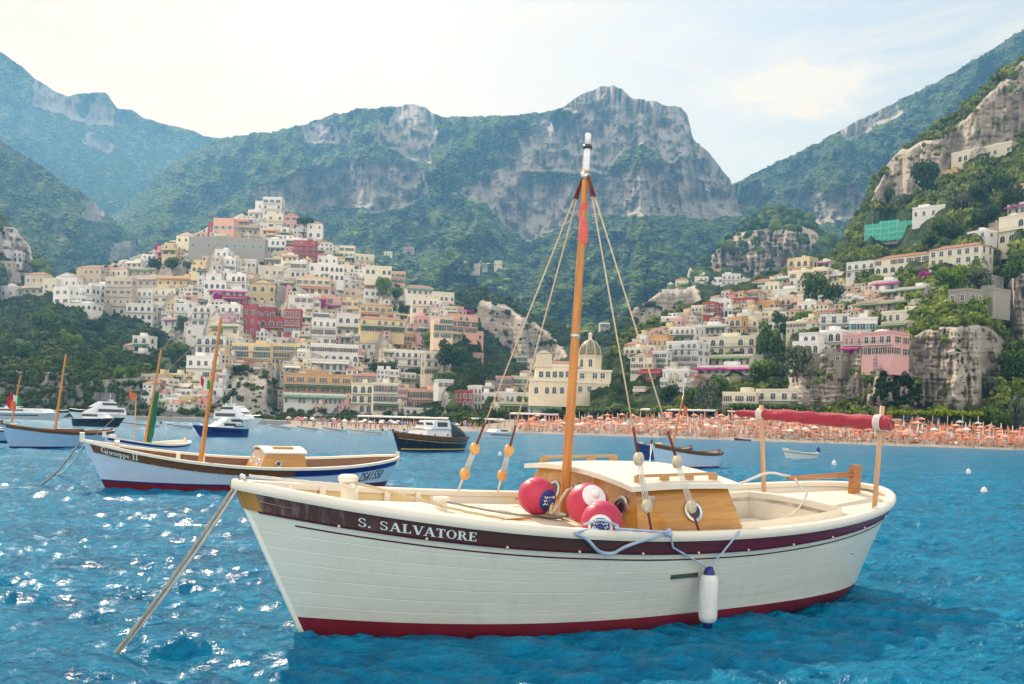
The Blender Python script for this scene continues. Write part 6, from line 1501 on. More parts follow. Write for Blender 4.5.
# right-hand village
FL_ = [('T6', 90, 445, 190, 505, 'orange', 1, 4, '', 'orange house among trees at the left of the right-hand village'), ('T6', 312, 290, 368, 375, 'cream', 3, 3, 'b', 'cream house front adjoining the tall red block'), ('T6', 368, 275, 436, 350, 'red', 3, 2, '', 'tall dark red block at the top left of the right-hand village'), ('T6', 348, 340, 400, 382, 'red', 1, 1, '', 'small dark red annex below the tall red block'), ('T6', 430, 262, 515, 300, 'white', 1, 3, ''), ('T6', 515, 252, 625, 285, 'red', 1, 5, '', 'long low red house on the upper terrace'), ('T6', 525, 308, 575, 340, 'red', 1, 2, '', 'small red house between white terraces'), ('T6', 440, 302, 522, 350, 'white', 1, 4, 'arch'), ('T6', 440, 352, 540, 400, 'white', 1, 4, ''), ('T6', 200, 400, 330, 470, 'white', 2, 5, 'b awv'), ('T6', 330, 390, 490, 440, 'white', 1, 6, 'awv', 'white terrace house with long vine pergola in the right village'),
 ('T6', 500, 350, 570, 440, 'orange', 2, 2, 'arch', 'orange house with arches at the centre of the right-hand village'), ('T6', 570, 360, 650, 430, 'cream', 2, 3, 'b'), ('T6', 640, 345, 740, 400, 'peach', 2, 4, ''), ('T6', 630, 265, 740, 320, 'orange', 1, 4, 'arch', 'orange arcaded house under the big white canopy roof'), ('T6', 745, 250, 850, 315, 'peach', 2, 4, 'arch'), ('T6', 690, 205, 890, 245, 'white', 0, 0, 'nb', 'white canopy-roofed terrace building above the orange arcades'), ('T6', 690, 170, 760, 215, 'cream', 1, 3, ''), ('T6', 755, 140, 830, 185, 'white', 1, 3, ''),
 ('T6', 842, 45, 915, 135, 'yellow', 2, 2, 'arch', 'yellow tower house at the upper right end of the village'), ('T6', 810, 110, 900, 160, 'cream', 1, 4, ''), ('T6', 890, 105, 1020, 165, 'cream', 1, 5, 'sh'), ('T6', 960, 60, 1024, 105, 'white', 1, 2, 'awm'), ('T6', 855, 270, 950, 315, 'white', 1, 3, ''),
 ('T6', 185, 475, 345, 610, 'white', 4, 5, 'b shb', 'white hotel with red balconies at the left of the long cream hotel'), ('T6', 350, 450, 640, 540, 'cream', 2, 6, 'arch b', 'long cream hotel with a row of tall arched windows'), ('T6', 310, 545, 620, 600, 'cream', 1, 8, 'awv', 'lower floor of the long cream hotel with planted terrace'), ('T6', 300, 600, 620, 640, 'white', 1, 8, 'awm', 'white terrace building with purple bougainvillea below the cream hotel'), ('T6', 112, 525, 185, 610, 'white', 3, 2, ''), ('T6', 0, 545, 108, 640, 'cream', 3, 3, 'gable'), ('T6', 45, 618, 165, 668, 'red', 1, 4, 'awr', 'low red house front near the round trees by the beach'), ('T6', 165, 620, 300, 665, 'white', 1, 5, ''), ('T6', 650, 430, 700, 520, 'white', 2, 2, ''),
 ('T7', 52, 75, 140, 140, 'yellow', 2, 3, 'arch'), ('T7', 60, 125, 215, 180, 'cream', 2, 6, 'sh'), ('T7', 215, 135, 280, 175, 'white', 1, 3, ''), ('T7', 290, 92, 402, 150, 'white', 2, 4, 'yaw=-45', 'white house joined to the left end of the long beige convent'),
 ('T7', 402, 68, 620, 130, 'cream', 2, 7, 'tile yaw=-50', 'long beige convent with brown tiled roof, left half'), ('T7', 620, 32, 830, 100, 'cream', 2, 6, 'tile yaw=-52', 'long beige convent with brown tiled roof, right half'),
 ('T7', 395, 165, 555, 215, 'white', 1, 5, 'awm', 'white terrace house with bright pink bougainvillea below the convent'), ('T7', 430, 205, 520, 240, 'white', 1, 4, 'awv'), ('T7', 500, 195, 610, 232, 'white', 1, 4, 'awv'), ('T7', 420, 245, 590, 285, 'beige', 1, 6, 'awv'), ('T7', 430, 290, 590, 330, 'cream', 1, 6, ''), ('T7', 430, 335, 540, 390, 'beige', 1, 4, 'awv'), ('T7', 330, 255, 420, 300, 'tan', 1, 3, 'awv'),
 ('T7', 182, 305, 300, 375, 'white', 2, 3, 'yaw=-30'), ('T7', 300, 318, 415, 378, 'white', 1, 3, 'blue yaw=-20', 'white house with blue windows above the pink cliff house'), ('T7', 72, 378, 180, 460, 'white', 2, 4, 'arch', 'white house with two rows of arches at the cliff edge, left one'), ('T7', 180, 370, 272, 455, 'white', 2, 3, 'arch', 'white house with arches on the cliff edge beside the pink house'), ('T7', 275, 385, 352, 470, 'pink', 2, 3, 'awm', 'pale pink cliff house with bougainvillea, left of the pinker one'), ('T7', 352, 378, 478, 468, 'pink', 2, 4, 'b vault', 'pinkest house perched on the edge of the cliff with a balcony'), ('T7', 75, 465, 270, 490, 'stone', 1, 6, ''),
 ('T7', 700, 205, 780, 262, 'stone', 1, 2, '', 'grey stone terrace building under the round tree'), ('T7', 780, 152, 870, 195, 'grey', 1, 4, 'blue'), ('T7', 785, 205, 880, 255, 'stone', 0, 0, ''),
 ('P', 722, 394, 755, 412, 'cream', 2, 3, 'sh', 'cream beach villa with ivy, left half, behind the umbrellas'), ('P', 755, 391, 800, 411, 'cream', 2, 4, 'b', 'cream beach villa with flat roof, right half, behind the umbrellas'),
 ('T8', 620, 105, 760, 165, 'cream', 1, 5, 'arch yaw=-55', 'long cream house with arches high on the right cliff, left half'), ('T8', 760, 75, 915, 140, 'cream', 1, 5, 'yaw=-55', 'long cream house high on the right cliff, right half'), ('T8', 565, 200, 650, 235, 'orange', 1, 3, 'yaw=-50', 'orange house below the left end of the high cream house'), ('T8', 430, 378, 590, 432, 'white', 1, 4, 'yaw=-40', 'white flat house behind the green scaffold netting'), ('T8', 780, 455, 850, 520, 'tan', 2, 2, ''), ('T8', 850, 425, 977, 560, 'cream', 2, 3, 'arch', 'cream house with big arches at the right frame edge'), ('T8', 895, 365, 985, 425, 'white', 1, 3, 'awm'), ('T8', 700, 500, 790, 530, 'white', 1, 3, ''), ('T8', 930, 270, 985, 330, 'pink', 1, 2, '')]
put(SF, FL_, yawF)

# infill: smaller houses packed between the ones above --------------------------------
def overlaps(x0, y0, x1, y1, lim=.30):
    A = (x1 - x0) * (y1 - y0)
    for r_ in RECTS:
        ix = min(x1, r_[2]) - max(x0, r_[0]); iy = min(y1, r_[3]) - max(y0, r_[1])
        if ix > 0 and iy > 0 and ix * iy > lim * min(A, (r_[2] - r_[0]) * (r_[3] - r_[1])): return True
    return False
GREEN = [[(150, 255), (190, 258), (192, 276), (150, 278)], [(370, 270), (412, 285), (425, 320), (395, 312), (375, 290)], [(140, 330), (190, 330), (205, 378), (140, 378)], [(415, 330), (455, 335), (452, 372), (440, 378), (415, 345)], [(0, 296), (130, 312), (150, 420), (0, 420)], [(228, 368), (285, 372), (280, 420), (200, 420)], [(120, 300), (165, 312), (175, 340), (120, 340)], [(360, 355), (395, 355), (395, 372), (355, 370)], [(318, 212), (345, 235), (330, 235), (312, 225)], [(452, 330), (520, 330), (520, 440), (452, 430)]]
def infill(S, x0, x1, y0, y1, yf, wr, hr, cols_, n, area=None, most=999):
    r_ = random.Random(5); done = 0
    for k in range(n):
        if done >= most: break
        w = r_.uniform(*wr); h = r_.uniform(*hr); x = r_.uniform(x0, x1); y = r_.uniform(y0, y1)
        i = int((x - S['x0']) / (S['x1'] - S['x0']) * (S['nx'] - 1))
        if y - h < S['T'][i] + 3 or y > S['B'][i] - 4: continue
        if any(bool(in_poly(x, y - h / 2, g)) for g in GREEN): continue
        if area and not bool(in_poly(x, y - h / 2, area)): continue
        if overlaps(x - w/2, y - h, x + w/2, y): continue
        op = r_.choice(['awo', 'arch', 'b aww', 'sh', 'tile', 'b sh', 'arch awv', 'vault', 'b awv', 'b wallb'])
        house(S, x - w/2, y - h, x + w/2, y, r_.choice(cols_), 1 if h < 7.5 else 2, max(1, int(w / 4.6)), op, None, yf(x)); done += 1
    return done
PC = ['white'] * 9 + ['cream'] * 5 + ['beige'] * 2 + ['yellow', 'pink', 'peach', 'tan']
nG = infill(SG, 62, 480, 200, 408, yawG, (8, 17), (5.5, 10), PC, 4200, None, 78)
nF = infill(SF, 628, 800, 290, 385, yawF, (10, 20), (7, 11), PC, 260, [(628, 350), (690, 300), (760, 285), (800, 290), (800, 330), (755, 345), (700, 385), (640, 385)], 12)
print("HOUSES", len(HOUSES), nG, nF)

# beyond the three hundred: the small houses that show least, as one mass
def mass_of_houses(spec):
    r_ = random.Random(77); keys = ['white', 'cream', 'beige', 'peach', 'yellow', 'pink']; mats = [PM[k] for k in keys] + [M_pane, M_frame, M_tile]; mb = MB(); done = 0
    for S, x0, x1, y0, y1, yf, wr, hr, n, most, area in spec:
        d = 0
        for q in range(n):
            if d >= most: break
            w = r_.uniform(*wr); h = r_.uniform(*hr); x = r_.uniform(x0, x1); y = r_.uniform(y0, y1)
            i = int((x - S['x0']) / (S['x1'] - S['x0']) * (S['nx'] - 1))
            if y - h < S['T'][i] + 2 or y > S['B'][i] - 3: continue
            if area is None and any(bool(in_poly(x, y - h / 2, g)) for g in GREEN): continue
            if area and not bool(in_poly(x, y - h / 2, area)): continue
            if overlaps(x - w/2, y - h, x + w/2, y, .42): continue
            d += 1; done += 1; RECTS.append((x - w/2, y - h, x + w/2, y))
            Y = surf(S, x, y) - .5; ph = R(yf(x)); a = (x - 512) / F; Wd = w * Y / F / max(.3, math.cos(ph) - a * math.sin(ph)); Ht = h * Y / F; dep = r_.uniform(5, 8)
            M = Matrix.Translation(at(x, y, Y)) @ Matrix.Rotation(ph, 4, 'Z'); ci = r_.choice([0, 0, 0, 0, 1, 1, 2, 3, 4, 5]); o0 = len(mb.v)
            mb.box((0, dep/2, (Ht - 4)/2), (Wd, dep, Ht + 4), ci); mb.box((0, dep/2, Ht + .1), (Wd + .3, dep + .3, .22), ci)
            if r_.random() < .5: mb.box((r_.uniform(-.2, .2) * Wd, dep * .6, Ht + 1.0), (Wd * r_.uniform(.3, .6), dep * .5, 1.8), ci)
            elif r_.random() < .5: mb.add([(-Wd/2 - .3, -.3, Ht + .22), (Wd/2 + .3, -.3, Ht + .22), (Wd/2 + .3, dep + .3, Ht + .22), (-Wd/2 - .3, dep + .3, Ht + .22), (-Wd/4, dep/2, Ht + 1.4), (Wd/4, dep/2, Ht + 1.4)], [(0, 1, 5, 4), (1, 2, 5), (2, 3, 4, 5), (3, 0, 4)], 8)
            nr = 1 if h < 6 else 2; nc = max(1, int(w / 3.6))
            for rr in range(nr):
                for c_ in range(nc):
                    if r_.random() < .12: continue
                    wx = (c_ + .5) * Wd / nc - Wd/2 + r_.uniform(-.15, .15); ww, wh = min(1.1, Wd / nc * .45) * r_.uniform(.8, 1.2), min(1.9, Ht / nr * .6) * r_.uniform(.75, 1.1); wz = Ht / nr * (rr + .45)
                    mb.box((wx, -.01, wz), (ww + .25, .10, wh + .25), 7); mb.box((wx, -.05, wz), (ww, .09, wh), 6)
            if r_.random() < .4: mb.box((0, -.5, Ht / nr * (nr - 1) + .1), (Wd * .95, 1.0, .15), 7).box((0, -.95, Ht / nr * (nr - 1) + .55), (Wd * .95, .08, .8), 7)
            for k in range(o0, len(mb.v)): mb.v[k] = tuple(M @ Vector(mb.v[k]))
    print("MASS", done); return mb.build("small_houses", mats)
mh_ = mass_of_houses([(SG, 90, 474, 215, 412, yawG, (6, 13), (4.5, 9), 9000, 190, None), (SF, 625, 960, 255, 395, yawF, (7, 14), (5, 9), 5000, 90, [(628, 345), (700, 300), (770, 278), (830, 272), (870, 290), (905, 300), (880, 325), (800, 330), (770, 318), (745, 330), (700, 385), (640, 395)]), (SH, 484, 700, 360, 416, lambda px: random.uniform(-15, 8), (7, 14), (5, 8.5), 3000, 60, [(484, 385), (530, 375), (620, 360), (690, 375), (690, 395), (620, 414), (484, 414)]), (SE, 655, 765, 272, 300, lambda px: -12, (6, 11), (4, 7), 800, 26, [(655, 285), (700, 276), (762, 285), (762, 298), (665, 300)])])
tag(mh_, "smaller houses packed between the larger ones of the village", None, kind='stuff')

# the domed church --------------------------------------------------------------------
M_ch = PM['cream']; M_chy = plaster('church', (.82, .71, .52))
M_dome = pmat("dome_tiles", (.21, .19, .10), .5, .45, 1.2, .2, 8, dirt=.4, dirtcol=(.16, .22, .12))
YC = 338.0
def cp(x, y, Y=YC): return at(460 + x / 5.12, 310 + y / 5.12, Y)
church = empty("church", Matrix.Translation(cp(500, 440)), "cream church with a tiled dome and red nave roof near the beach", "church")
CO = cp(500, 440)
def cbox(x0, y0, x1, y1, dep, dy=0.0, mt=None, nm="wall"):
    a, b_ = cp(x0, y1, YC + dy) - CO, cp(x1, y0, YC + dy) - CO
    o = MB().box(((a.x + b_.x) / 2, dy + dep / 2, (a.z + b_.z) / 2 - (1.5 if nm == 'wall' else 0)), (b_.x - a.x, dep, b_.z - a.z + (3 if nm == 'wall' else 0))).build(nm, mt or M_chy, church); return o
cbox(355, 360, 600, 445, 14, -1.5); cbox(385, 285, 600, 362, 16, 3); cbox(590, 372, 765, 445, 13, -2.0); cbox(600, 312, 775, 375, 14, 1.0); cbox(388, 222, 472, 290, 5, 2.5, None, 'bell_gable')
cbox(350, 356, 605, 362, 14.6, -1.8, M_ch, 'cornice'); cbox(382, 281, 605, 286, 16.6, 2.7, M_ch, 'cornice'); cbox(588, 308, 780, 313, 14.6, .7, M_ch, 'cornice'); cbox(588, 368, 770, 373, 13.4, -2.2, M_ch, 'cornice')
g0, g1 = cp(384, 222, YC + 2.5) - CO, cp(476, 222, YC + 2.5) - CO; gm = (g0 + g1) / 2
mb = MB().add([(g0.x, 2.5, g0.z), (g1.x, 2.5, g0.z), (gm.x, 2.5, g0.z + 1.3), (g0.x, 7.5, g0.z), (g1.x, 7.5, g0.z), (gm.x, 7.5, g0.z + 1.3)], [(0, 1, 2), (5, 4, 3), (0, 2, 5, 3), (1, 4, 5, 2)]); mb.build("pediment", M_ch, church)
mb = MB().box((gm.x, 5, g0.z + 2.2), (.16, .16, 1.9)).box((gm.x, 5, g0.z + 2.6), (.9, .15, .16)); mb.build("cross", M_iron, church)
a, b_ = cp(400, 286, YC + 3) - CO, cp(600, 286, YC + 3) - CO
MB().add([(a.x + 4, 3, a.z), (b_.x, 3, a.z), (b_.x, 19, a.z), (a.x + 4, 19, a.z), (a.x + 4, 11, a.z + 2.4), (b_.x, 11, a.z + 2.4)], [(0, 1, 5, 4), (1, 2, 5), (2, 3, 4, 5), (3, 0, 4)]).build("roof", M_tile, church)
dc = cp(664, 236, YC + 8) - CO; dr = 4.05
oct_ = [(dr * 1.07 * math.cos(R(22.5 + 45 * k)), dr * 1.07 * math.sin(R(22.5 + 45 * k))) for k in range(8)]
mb = MB()
for z0, z1, s_ in ((-6.5, -.3, 1.0), (-.35, .1, 1.07)):
    mb.add([(dc.x + x * s_, dc.y + y * s_, dc.z + z0) for x, y in oct_] + [(dc.x + x * s_, dc.y + y * s_, dc.z + z1) for x, y in oct_], [(k, (k + 1) % 8, 8 + (k + 1) % 8, 8 + k) for k in range(8)] + [tuple(range(8, 16))])
mb.build("drum", M_chy, church)
prof = [(dr * math.cos(a_), 5.6 * math.sin(a_)) for a_ in np.linspace(0, 1.42, 14)]
dome = MB().lathe(prof, 32, 0, Matrix.Translation(dc)).build("dome", M_dome, church, True)
for k in range(8):
    a_ = R(22.5 + 45 * k); MB().tube([dc + Vector((r_ * 1.01 * math.cos(a_), r_ * 1.01 * math.sin(a_), z + .03)) for r_, z in prof], .13, 6).build("dome_rib", M_ch, dome, True)
lt = dc + Vector((0, 0, 5.5)); lan = MB().lathe([(.95, 0), (.95, .2), (.62, .25), (.62, 1.7), (.85, 1.8), (.85, 1.95), (.55, 2.3), (.15, 2.75), (.001, 2.8)], 12, 0, Matrix.Translation(lt)).build("lantern", M_ch, church, True, auto=40)
MB().ball(lt + Vector((0, 0, 2.95)), .17, n=10, k=6).box(lt + Vector((0, 0, 3.5)), (.09, .09, 1.0)).box(lt + Vector((0, 0, 3.65)), (.5, .08, .09)).build("finial", M_iron, lan)
def cwin(x, y, kind, w, h, dy):
    q = cp(x, y, YC + dy) - CO; win_obj(kind, w, h, [M_frame, M_pane, M_shut], church, Matrix.Translation((q.x, dy, q.z)))
for x in (415, 450, 485, 518, 552): cwin(x, 345, 'rect', 1.5, 2.0, 3.0)
for x in (390, 445, 482, 522, 560): cwin(x, 428, 'arch', 1.3, 2.2, -1.5)
for x in (625, 690, 730): cwin(x, 350, 'rect', 1.5, 1.7, 1.0)
for x in (615, 662, 715): cwin(x, 418, 'rect', 1.3, 1.8, -2.0)
for k in (4, 5, 6):
    a_ = R(45 * k + 0); rr = dr * 1.07 * math.cos(R(22.5)) + .02
    win_obj('arch', 1.2, 2.6, [M_frame, M_pane, M_shut], church, Matrix.Translation((dc.x + rr * math.cos(a_), dc.y + rr * math.sin(a_), dc.z - 3.9)) @ Matrix.Rotation(a_ + math.pi / 2, 4, 'Z'))
RECTS.append((525, 345, 612, 397))
# little bell tower of the crag hamlet
YT = surf(SE, 690, 283) - 2; pT = at(690.5, 284, YT); s_ = YT / F
bt = empty("bell_tower", Matrix.Translation(pT), "slim cream bell tower rising from the crag hamlet", "bell tower")
MB().box((0, 2.2, 4.2 * s_), (4.6 * s_, 4.6 * s_, 12 * s_)).build("wall", PM['cream'], bt)
MB().box((0, 2.2, 10.4 * s_), (5.4 * s_, 5.4 * s_, .7 * s_)).build("cornice", PM['white'], bt)
MB().box((0, 2.2, 12 * s_), (3.6 * s_, 3.6 * s_, 2.8 * s_)).build("belfry", PM['cream'], bt)
MB().lathe([(2.1 * s_, 0), (1.5 * s_, 1.5 * s_), (.001, 4.2 * s_)], 10, 0, Matrix.Translation((0, 2.2, 13.4 * s_))).build("spire", PM['yellow'], bt, True)
for z in (5, 11): win_obj('arch', 1.2 * s_, 2.2 * s_, [M_frame, M_pane, M_shut], bt, Matrix.Translation((0, 2.2 - (2.3 if z < 10 else 1.8) * s_ - .01, z * s_)))
# green-netted scaffold block on the right hill
YS = surf(SF, 894, 244) - 2
M_net = bpy.data.materials.new("scaffold_net"); t = NT(M_net)
geo = t.n('ShaderNodeTexCoord').outputs['Object']; sp = t.n('ShaderNodeSeparateXYZ'); t.l(geo, sp.inputs[0])
w_ = t.math('FRACT', t.math('MULTIPLY', sp.outputs[2], .42)); ln = t.ramp(w_, [(0, (1, 1, 1)), (.16, (0, 0, 0)), (.9, (0, 0, 0)), (1, (1, 1, 1))])
c = t.mix(ln, t.mix(t.noise(.6, 5, geo), (.03, .36, .25), (.09, .56, .42)), (.25, .60, .50))
b = t.n('ShaderNodeBsdfPrincipled', inp={'Roughness': .7}); t.l(c, b.inputs['Base Color']); t.out(b.outputs[0])
pS = at(893, 243, YS); sc_ = YS / F
sf_ = empty("scaffolded_building", Matrix.Translation(pS) @ Matrix.Rotation(R(-38), 4, 'Z'), "building wrapped in bright green scaffold netting on the right hill", "building")
W_ = 52 * sc_ / .93; MB().box((0, 5, 2.5 * sc_ + 3), (W_ * .96, 9, 20 * sc_)).build("wall", PM['grey'], sf_)
mb = MB(); rws = []
for q in range(27):
    x = -W_/2 + W_ * q / 26; rws.append([(x, -.6 + random.uniform(-.12, .12), 18 * sc_ * k / 10 + 1.2) for k in range(11)])
mb.grid(rws); mb.grid([[(W_/2, y, 18 * sc_ * k / 4 + 1.2) for k in range(5)] for y in (-.6, 4, 9.6)]); mb.grid([[(-W_/2, y, 18 * sc_ * k / 4 + 1.2) for k in range(5)] for y in (-.6, 9.6)])
mb.grid([[(x, y, 18 * sc_ + 1.25) for y in (-.6, 9.6)] for x in (-W_/2, W_/2)]); mb.build("scaffold_net", M_net, sf_)
mb = MB(); rws = []
for q in range(12):
    x = W_ * (-.30 + .36 * q / 11); rws.append([(x, 3.5 + random.uniform(-.1, .1), 18 * sc_ + 1.2 + 4 * sc_ * k / 4) for k in range(5)])
mb.grid(rws).build("upper_net", M_net, sf_)
for q in range(8): MB().tube([(-W_/2 + W_ * q / 7, -.8, -1), (-W_/2 + W_ * q / 7, -.8, 18 * sc_ + 2)], .07, 6).build("scaffold_pole", M_steel, sf_)
RECTS.append((864, 210, 925, 250))
# road viaduct below the crag hamlet
YV = surf(SE, 672, 310) - 1; vs_ = YV / F
vd = empty("road_viaduct", Matrix.Translation(at(668, 312, YV)), "curved grey road wall on the crag below the hamlet", "road wall")
MB().box((0, 3, 1.5 * vs_), (58 * vs_, 6, 6 * vs_)).build("wall", PM['stone'], vd)
MB().box((0, -.1, 4.9 * vs_), (59 * vs_, .4, 1.0)).build("parapet", PM['beige'], vd)
for k in range(9): win_obj('arch', 2.4, 3.4, [PM['beige'], M_dark, M_shut], vd, Matrix.Translation(((k - 4) * 6.2 * vs_, 0, -.4))).name = "arch"
# retaining walls terracing the slopes (each one stone wall)
def wall_strip(S, x0, y0, x1, y1, h_px, label):
    n = max(2, int((x1 - x0) / 3)); rb, rt, rk = [], [], []
    for i in range(n + 1):
        k = i / n; px = x0 + (x1 - x0) * k; py = y0 + (y1 - y0) * k; Y = surf(S, px, py) - 1.0
        rb.append(at(px, py + 3, Y)); rt.append(at(px, py - h_px, Y)); rk.append(at(px, py - h_px, Y + 2.5))
    o = MB().grid([rb, rt, rk]).build("terrace_wall", PM['stone'], None); tag(o, label, "terrace wall"); return o
for S_, a in ((SG, (100, 384, 165, 380, 4, "pale stone wall above the sea cliff left of the masts")), (SG, (262, 372, 300, 376, 4, "grey terrace wall under the long yellow hotel")), (SG, (400, 372, 446, 374, 5, "grey terrace wall above the hedges by the salmon hotel")), (SF, (692, 384, 760, 378, 4, "long pale terrace wall below the long cream hotel")), (SF, (880, 310, 925, 302, 5, "stone terrace wall above the big cliff")), (SF, (945, 306, 1000, 290, 6, "stone terrace wall under the trees at the right edge")), (SF, (905, 275, 940, 262, 4, "grey wall below the long beige convent")), (SF, (760, 318, 800, 312, 3, "low wall under the vines left of the white cliff houses"))):
    wall_strip(S_, *a)
# ---------------------------------------------------------------- beach, quay, greenery near the shore
WLINE = [(270, 330), (290, 250), (330, 222), (400, 226), (440, 250), (480, 285), (560, 278), (700, 252), (800, 240), (900, 229), (1024, 216), (1180, 200)]
def hill_base(px):
    if px < 476: S = SG
    elif px < 620: S = SH
    else: S = SF
    i = min(max((px - S['x0']) / (S['x1'] - S['x0']) * (S['nx'] - 1), 0), S['nx'] - 1); i = int(i)
    return at(px, S['B'][i], S['D'][0, i])
pxs = np.arange(270, 1181, 5.0); n = len(pxs)
Wp = [at(px, HZ, float(interp(WLINE, px))) for px in pxs]; Hp = [hill_base(px) for px in pxs]
hz_ = np.array([p.z for p in Hp]); hy = np.array([p.y for p in Hp])
for _ in range(8): hz_ = np.convolve(np.pad(hz_, 3, 'edge'), np.ones(7) / 7, 'valid'); hy = np.convolve(np.pad(hy, 3, 'edge'), np.ones(7) / 7, 'valid')
BEACH = []
rows = []
KS = [(-.05, -.55), (0, -.03), (.12, .06), (.3, .22), (.5, .42), (.7, .64), (.9, .86), (1.03, 1.0), (1.6, 1.1)]
for k, zf in KS:
    row = []
    for i in range(n):
        w = Wp[i]; Y = w.y + (max(hy[i], w.y + 12) - w.y) * k; s = Y / w.y
        top = max(1.2, hz_[i])
        row.append(Vector((w.x * s, Y, (zf if zf < 0 else zf * top) + SEA + .05 * math.sin(i * 1.3 + k * 20) * (k > .1))))
    rows.append(row)
mbm = bpy.data.materials.new("beach_pebbles"); t = NT(mbm); geo = t.n('ShaderNodeTexCoord').outputs['Object']
c = t.ramp(t.math('ADD', t.math('MULTIPLY', t.noise(.25, 5, geo), .5), t.math('MULTIPLY', t.noise(3.0, 4, geo), .5)), [(.3, (.17, .145, .125)), (.55, (.33, .285, .24)), (.75, (.45, .40, .34))])
b = t.n('ShaderNodeBsdfPrincipled', inp={'Roughness': .95}); t.l(c, b.inputs['Base Color']); t.out(b.outputs[0])
bo = MB().grid(rows, flip=True).build("beach", mbm, None, True); tag(bo, "grey-brown pebble beach at the foot of the village", None, kind='structure')
def beach_pt(px, k):
    i = min(max((px - 270) / 5.0, 0), n - 1.001); i0 = int(i); f = i - i0
    ks = [q[0] for q in KS]; j = max(0, min(len(ks) - 2, int(np.searchsorted(ks, k) - 1))); g = (k - ks[j]) / (ks[j + 1] - ks[j])
    a = rows[j][i0].lerp(rows[j][i0 + 1], f); b_ = rows[j + 1][i0].lerp(rows[j + 1][i0 + 1], f); return a.lerp(b_, g)
# stone quay along the foot of the cliff on the left
qn = MB(); top = []; fr = []; bk = []
for px in np.arange(110, 291, 6.0):
    Y = 318 - max(0, px - 230) * .5; fr.append(at(px, HZ, Y)); bk.append(at(px, HZ, 352))
A = [Vector((p.x, p.y, -1)) for p in fr]; B_ = [Vector((p.x, p.y, 1.25)) for p in fr]; C_ = [Vector((p.x, p.y, 1.3)) for p in bk]
qo = qn.grid([A, B_, C_]).build("quay", pmat("quay_stone", (.36, .34, .31), .9, .2, .4, .2, 4), None); tag(qo, "stone quay under the left cliff", None, kind='structure')

# parasols --------------------------------------------------------
r_ = random.Random(12)
M_or = [canvasmat("parasol_orange", (.82, .27, .13)), canvasmat("parasol_coral", (.86, .38, .27)), canvasmat("parasol_white", (.78, .74, .70)), canvasmat("parasol_blue", (.05, .14, .42)), canvasmat("parasol_pink", (.72, .16, .22))]
PM_ = {}
def par_mesh(open_, mi):
    if (open_, mi) not in PM_:
        mb = MB()
        if open_:
            N = 8; mb.add([(0, 0, 2.32)] + [(1.05 * math.cos(2*math.pi*k/N), 1.05 * math.sin(2*math.pi*k/N), 1.86) for k in range(N)] + [(1.07 * math.cos(2*math.pi*k/N), 1.07 * math.sin(2*math.pi*k/N), 1.66) for k in range(N)], [(0, 1 + k, 1 + (k + 1) % N) for k in range(N)] + [(1 + k, 9 + k, 9 + (k + 1) % N, 1 + (k + 1) % N) for k in range(N)])
        else: mb.lathe([(.10, .62), (.23, .75), (.20, 1.4), (.11, 2.1), (.03, 2.4)], 7)
        pole = MB().tube([(0, 0, -.1), (0, 0, 2.3)], .035, 5)
        PM_[(open_, mi)] = (mb.mesh("canopy", M_or[mi]), pole.mesh("pole", M_frame))
    return PM_[(open_, mi)]
def parasol(p, open_, mi, label, group):
    r = empty("parasol", Matrix.Translation(p) @ Matrix.Rotation(r_.uniform(0, 6), 4, 'Z') @ Matrix.Rotation(r_.uniform(-.06, .06), 4, 'X'), label, "parasol", group)
    r.scale = (.76, .76, .76)
    for nm, me in zip(("canopy", "pole"), par_mesh(open_, mi)):
        o = bpy.data.objects.new(nm, me); C.objects.link(o); o.parent = r
LBP = {(0, 0): "closed orange parasol standing in the rows on the right-hand beach", (1, 0): "open orange parasol standing in the rows on the right-hand beach", (0, 1): "closed coral parasol standing in the rows on the right-hand beach", (1, 1): "open coral parasol standing in the rows on the right-hand beach"}
npar = 0
for row_i, k in enumerate((.24, .36, .48, .60, .72)):
    px = 520 + r_.uniform(0, 4)
    while px < 1040 and npar < 300:
        Y = beach_pt(px, k).y
        if r_.random() < .92:
            op_ = r_.random() < .34; mi = 0 if r_.random() < .62 else 1
            parasol(beach_pt(px, k) + Vector((0, r_.uniform(-.8, .8), 0)), op_, mi, LBP[(int(op_), mi)], "orange and coral parasols on the right-hand beach"); npar += 1
        px += r_.uniform(2.0, 2.7) * F / Y
nb = 0
for k in (.35, .55, .75):
    px = 285 + r_.uniform(0, 4)
    while px < 470:
        mi = r_.choice([2, 2, 3, 4]); op_ = r_.random() < .7
        cn = {2: 'white', 3: 'blue', 4: 'pink'}[mi]
        parasol(beach_pt(px, k), op_, mi, ("open " if op_ else "closed ") + cn + " parasol on the left-hand beach below the hotels", "parasols on the left-hand beach"); nb += 1
        px += r_.uniform(6, 13)
# loungers

def lounge_mesh(mt):
    mb = MB().box((0, -.3, .30), (.62, 1.25, .10), 0).box((0, .62, .52), (.62, .72, .09), 0, Matrix.Rotation(R(38), 3, 'X'))
    for x in (-.26, .26):
        for y in (-.8, .3): mb.box((x, y, .12), (.05, .05, .26), 0)
    return mb.mesh("sun_lounger", mt)
LMS = [(lounge_mesh(M_or[0]), "orange"), (lounge_mesh(M_or[2]), "white"), (lounge_mesh(M_or[1]), "coral")]
cnt = 0
for k in (.18, .30, .42, .54, .66):
    px = 516 + r_.uniform(0, 5)
    while px < 1040 and cnt < 230:
        me, cn = LMS[r_.choice([0, 0, 1, 2])]
        o = bpy.data.objects.new("sun_lounger", me); C.objects.link(o); o.location = beach_pt(px, k); o.rotation_euler.z = r_.uniform(-.4, .4) + r_.choice([0, math.pi])
        tag(o, cn + " sun lounger set out in the rows on the right-hand beach", "sun lounger", "sun loungers on the right-hand beach"); cnt += 1
        px += r_.uniform(9, 14)
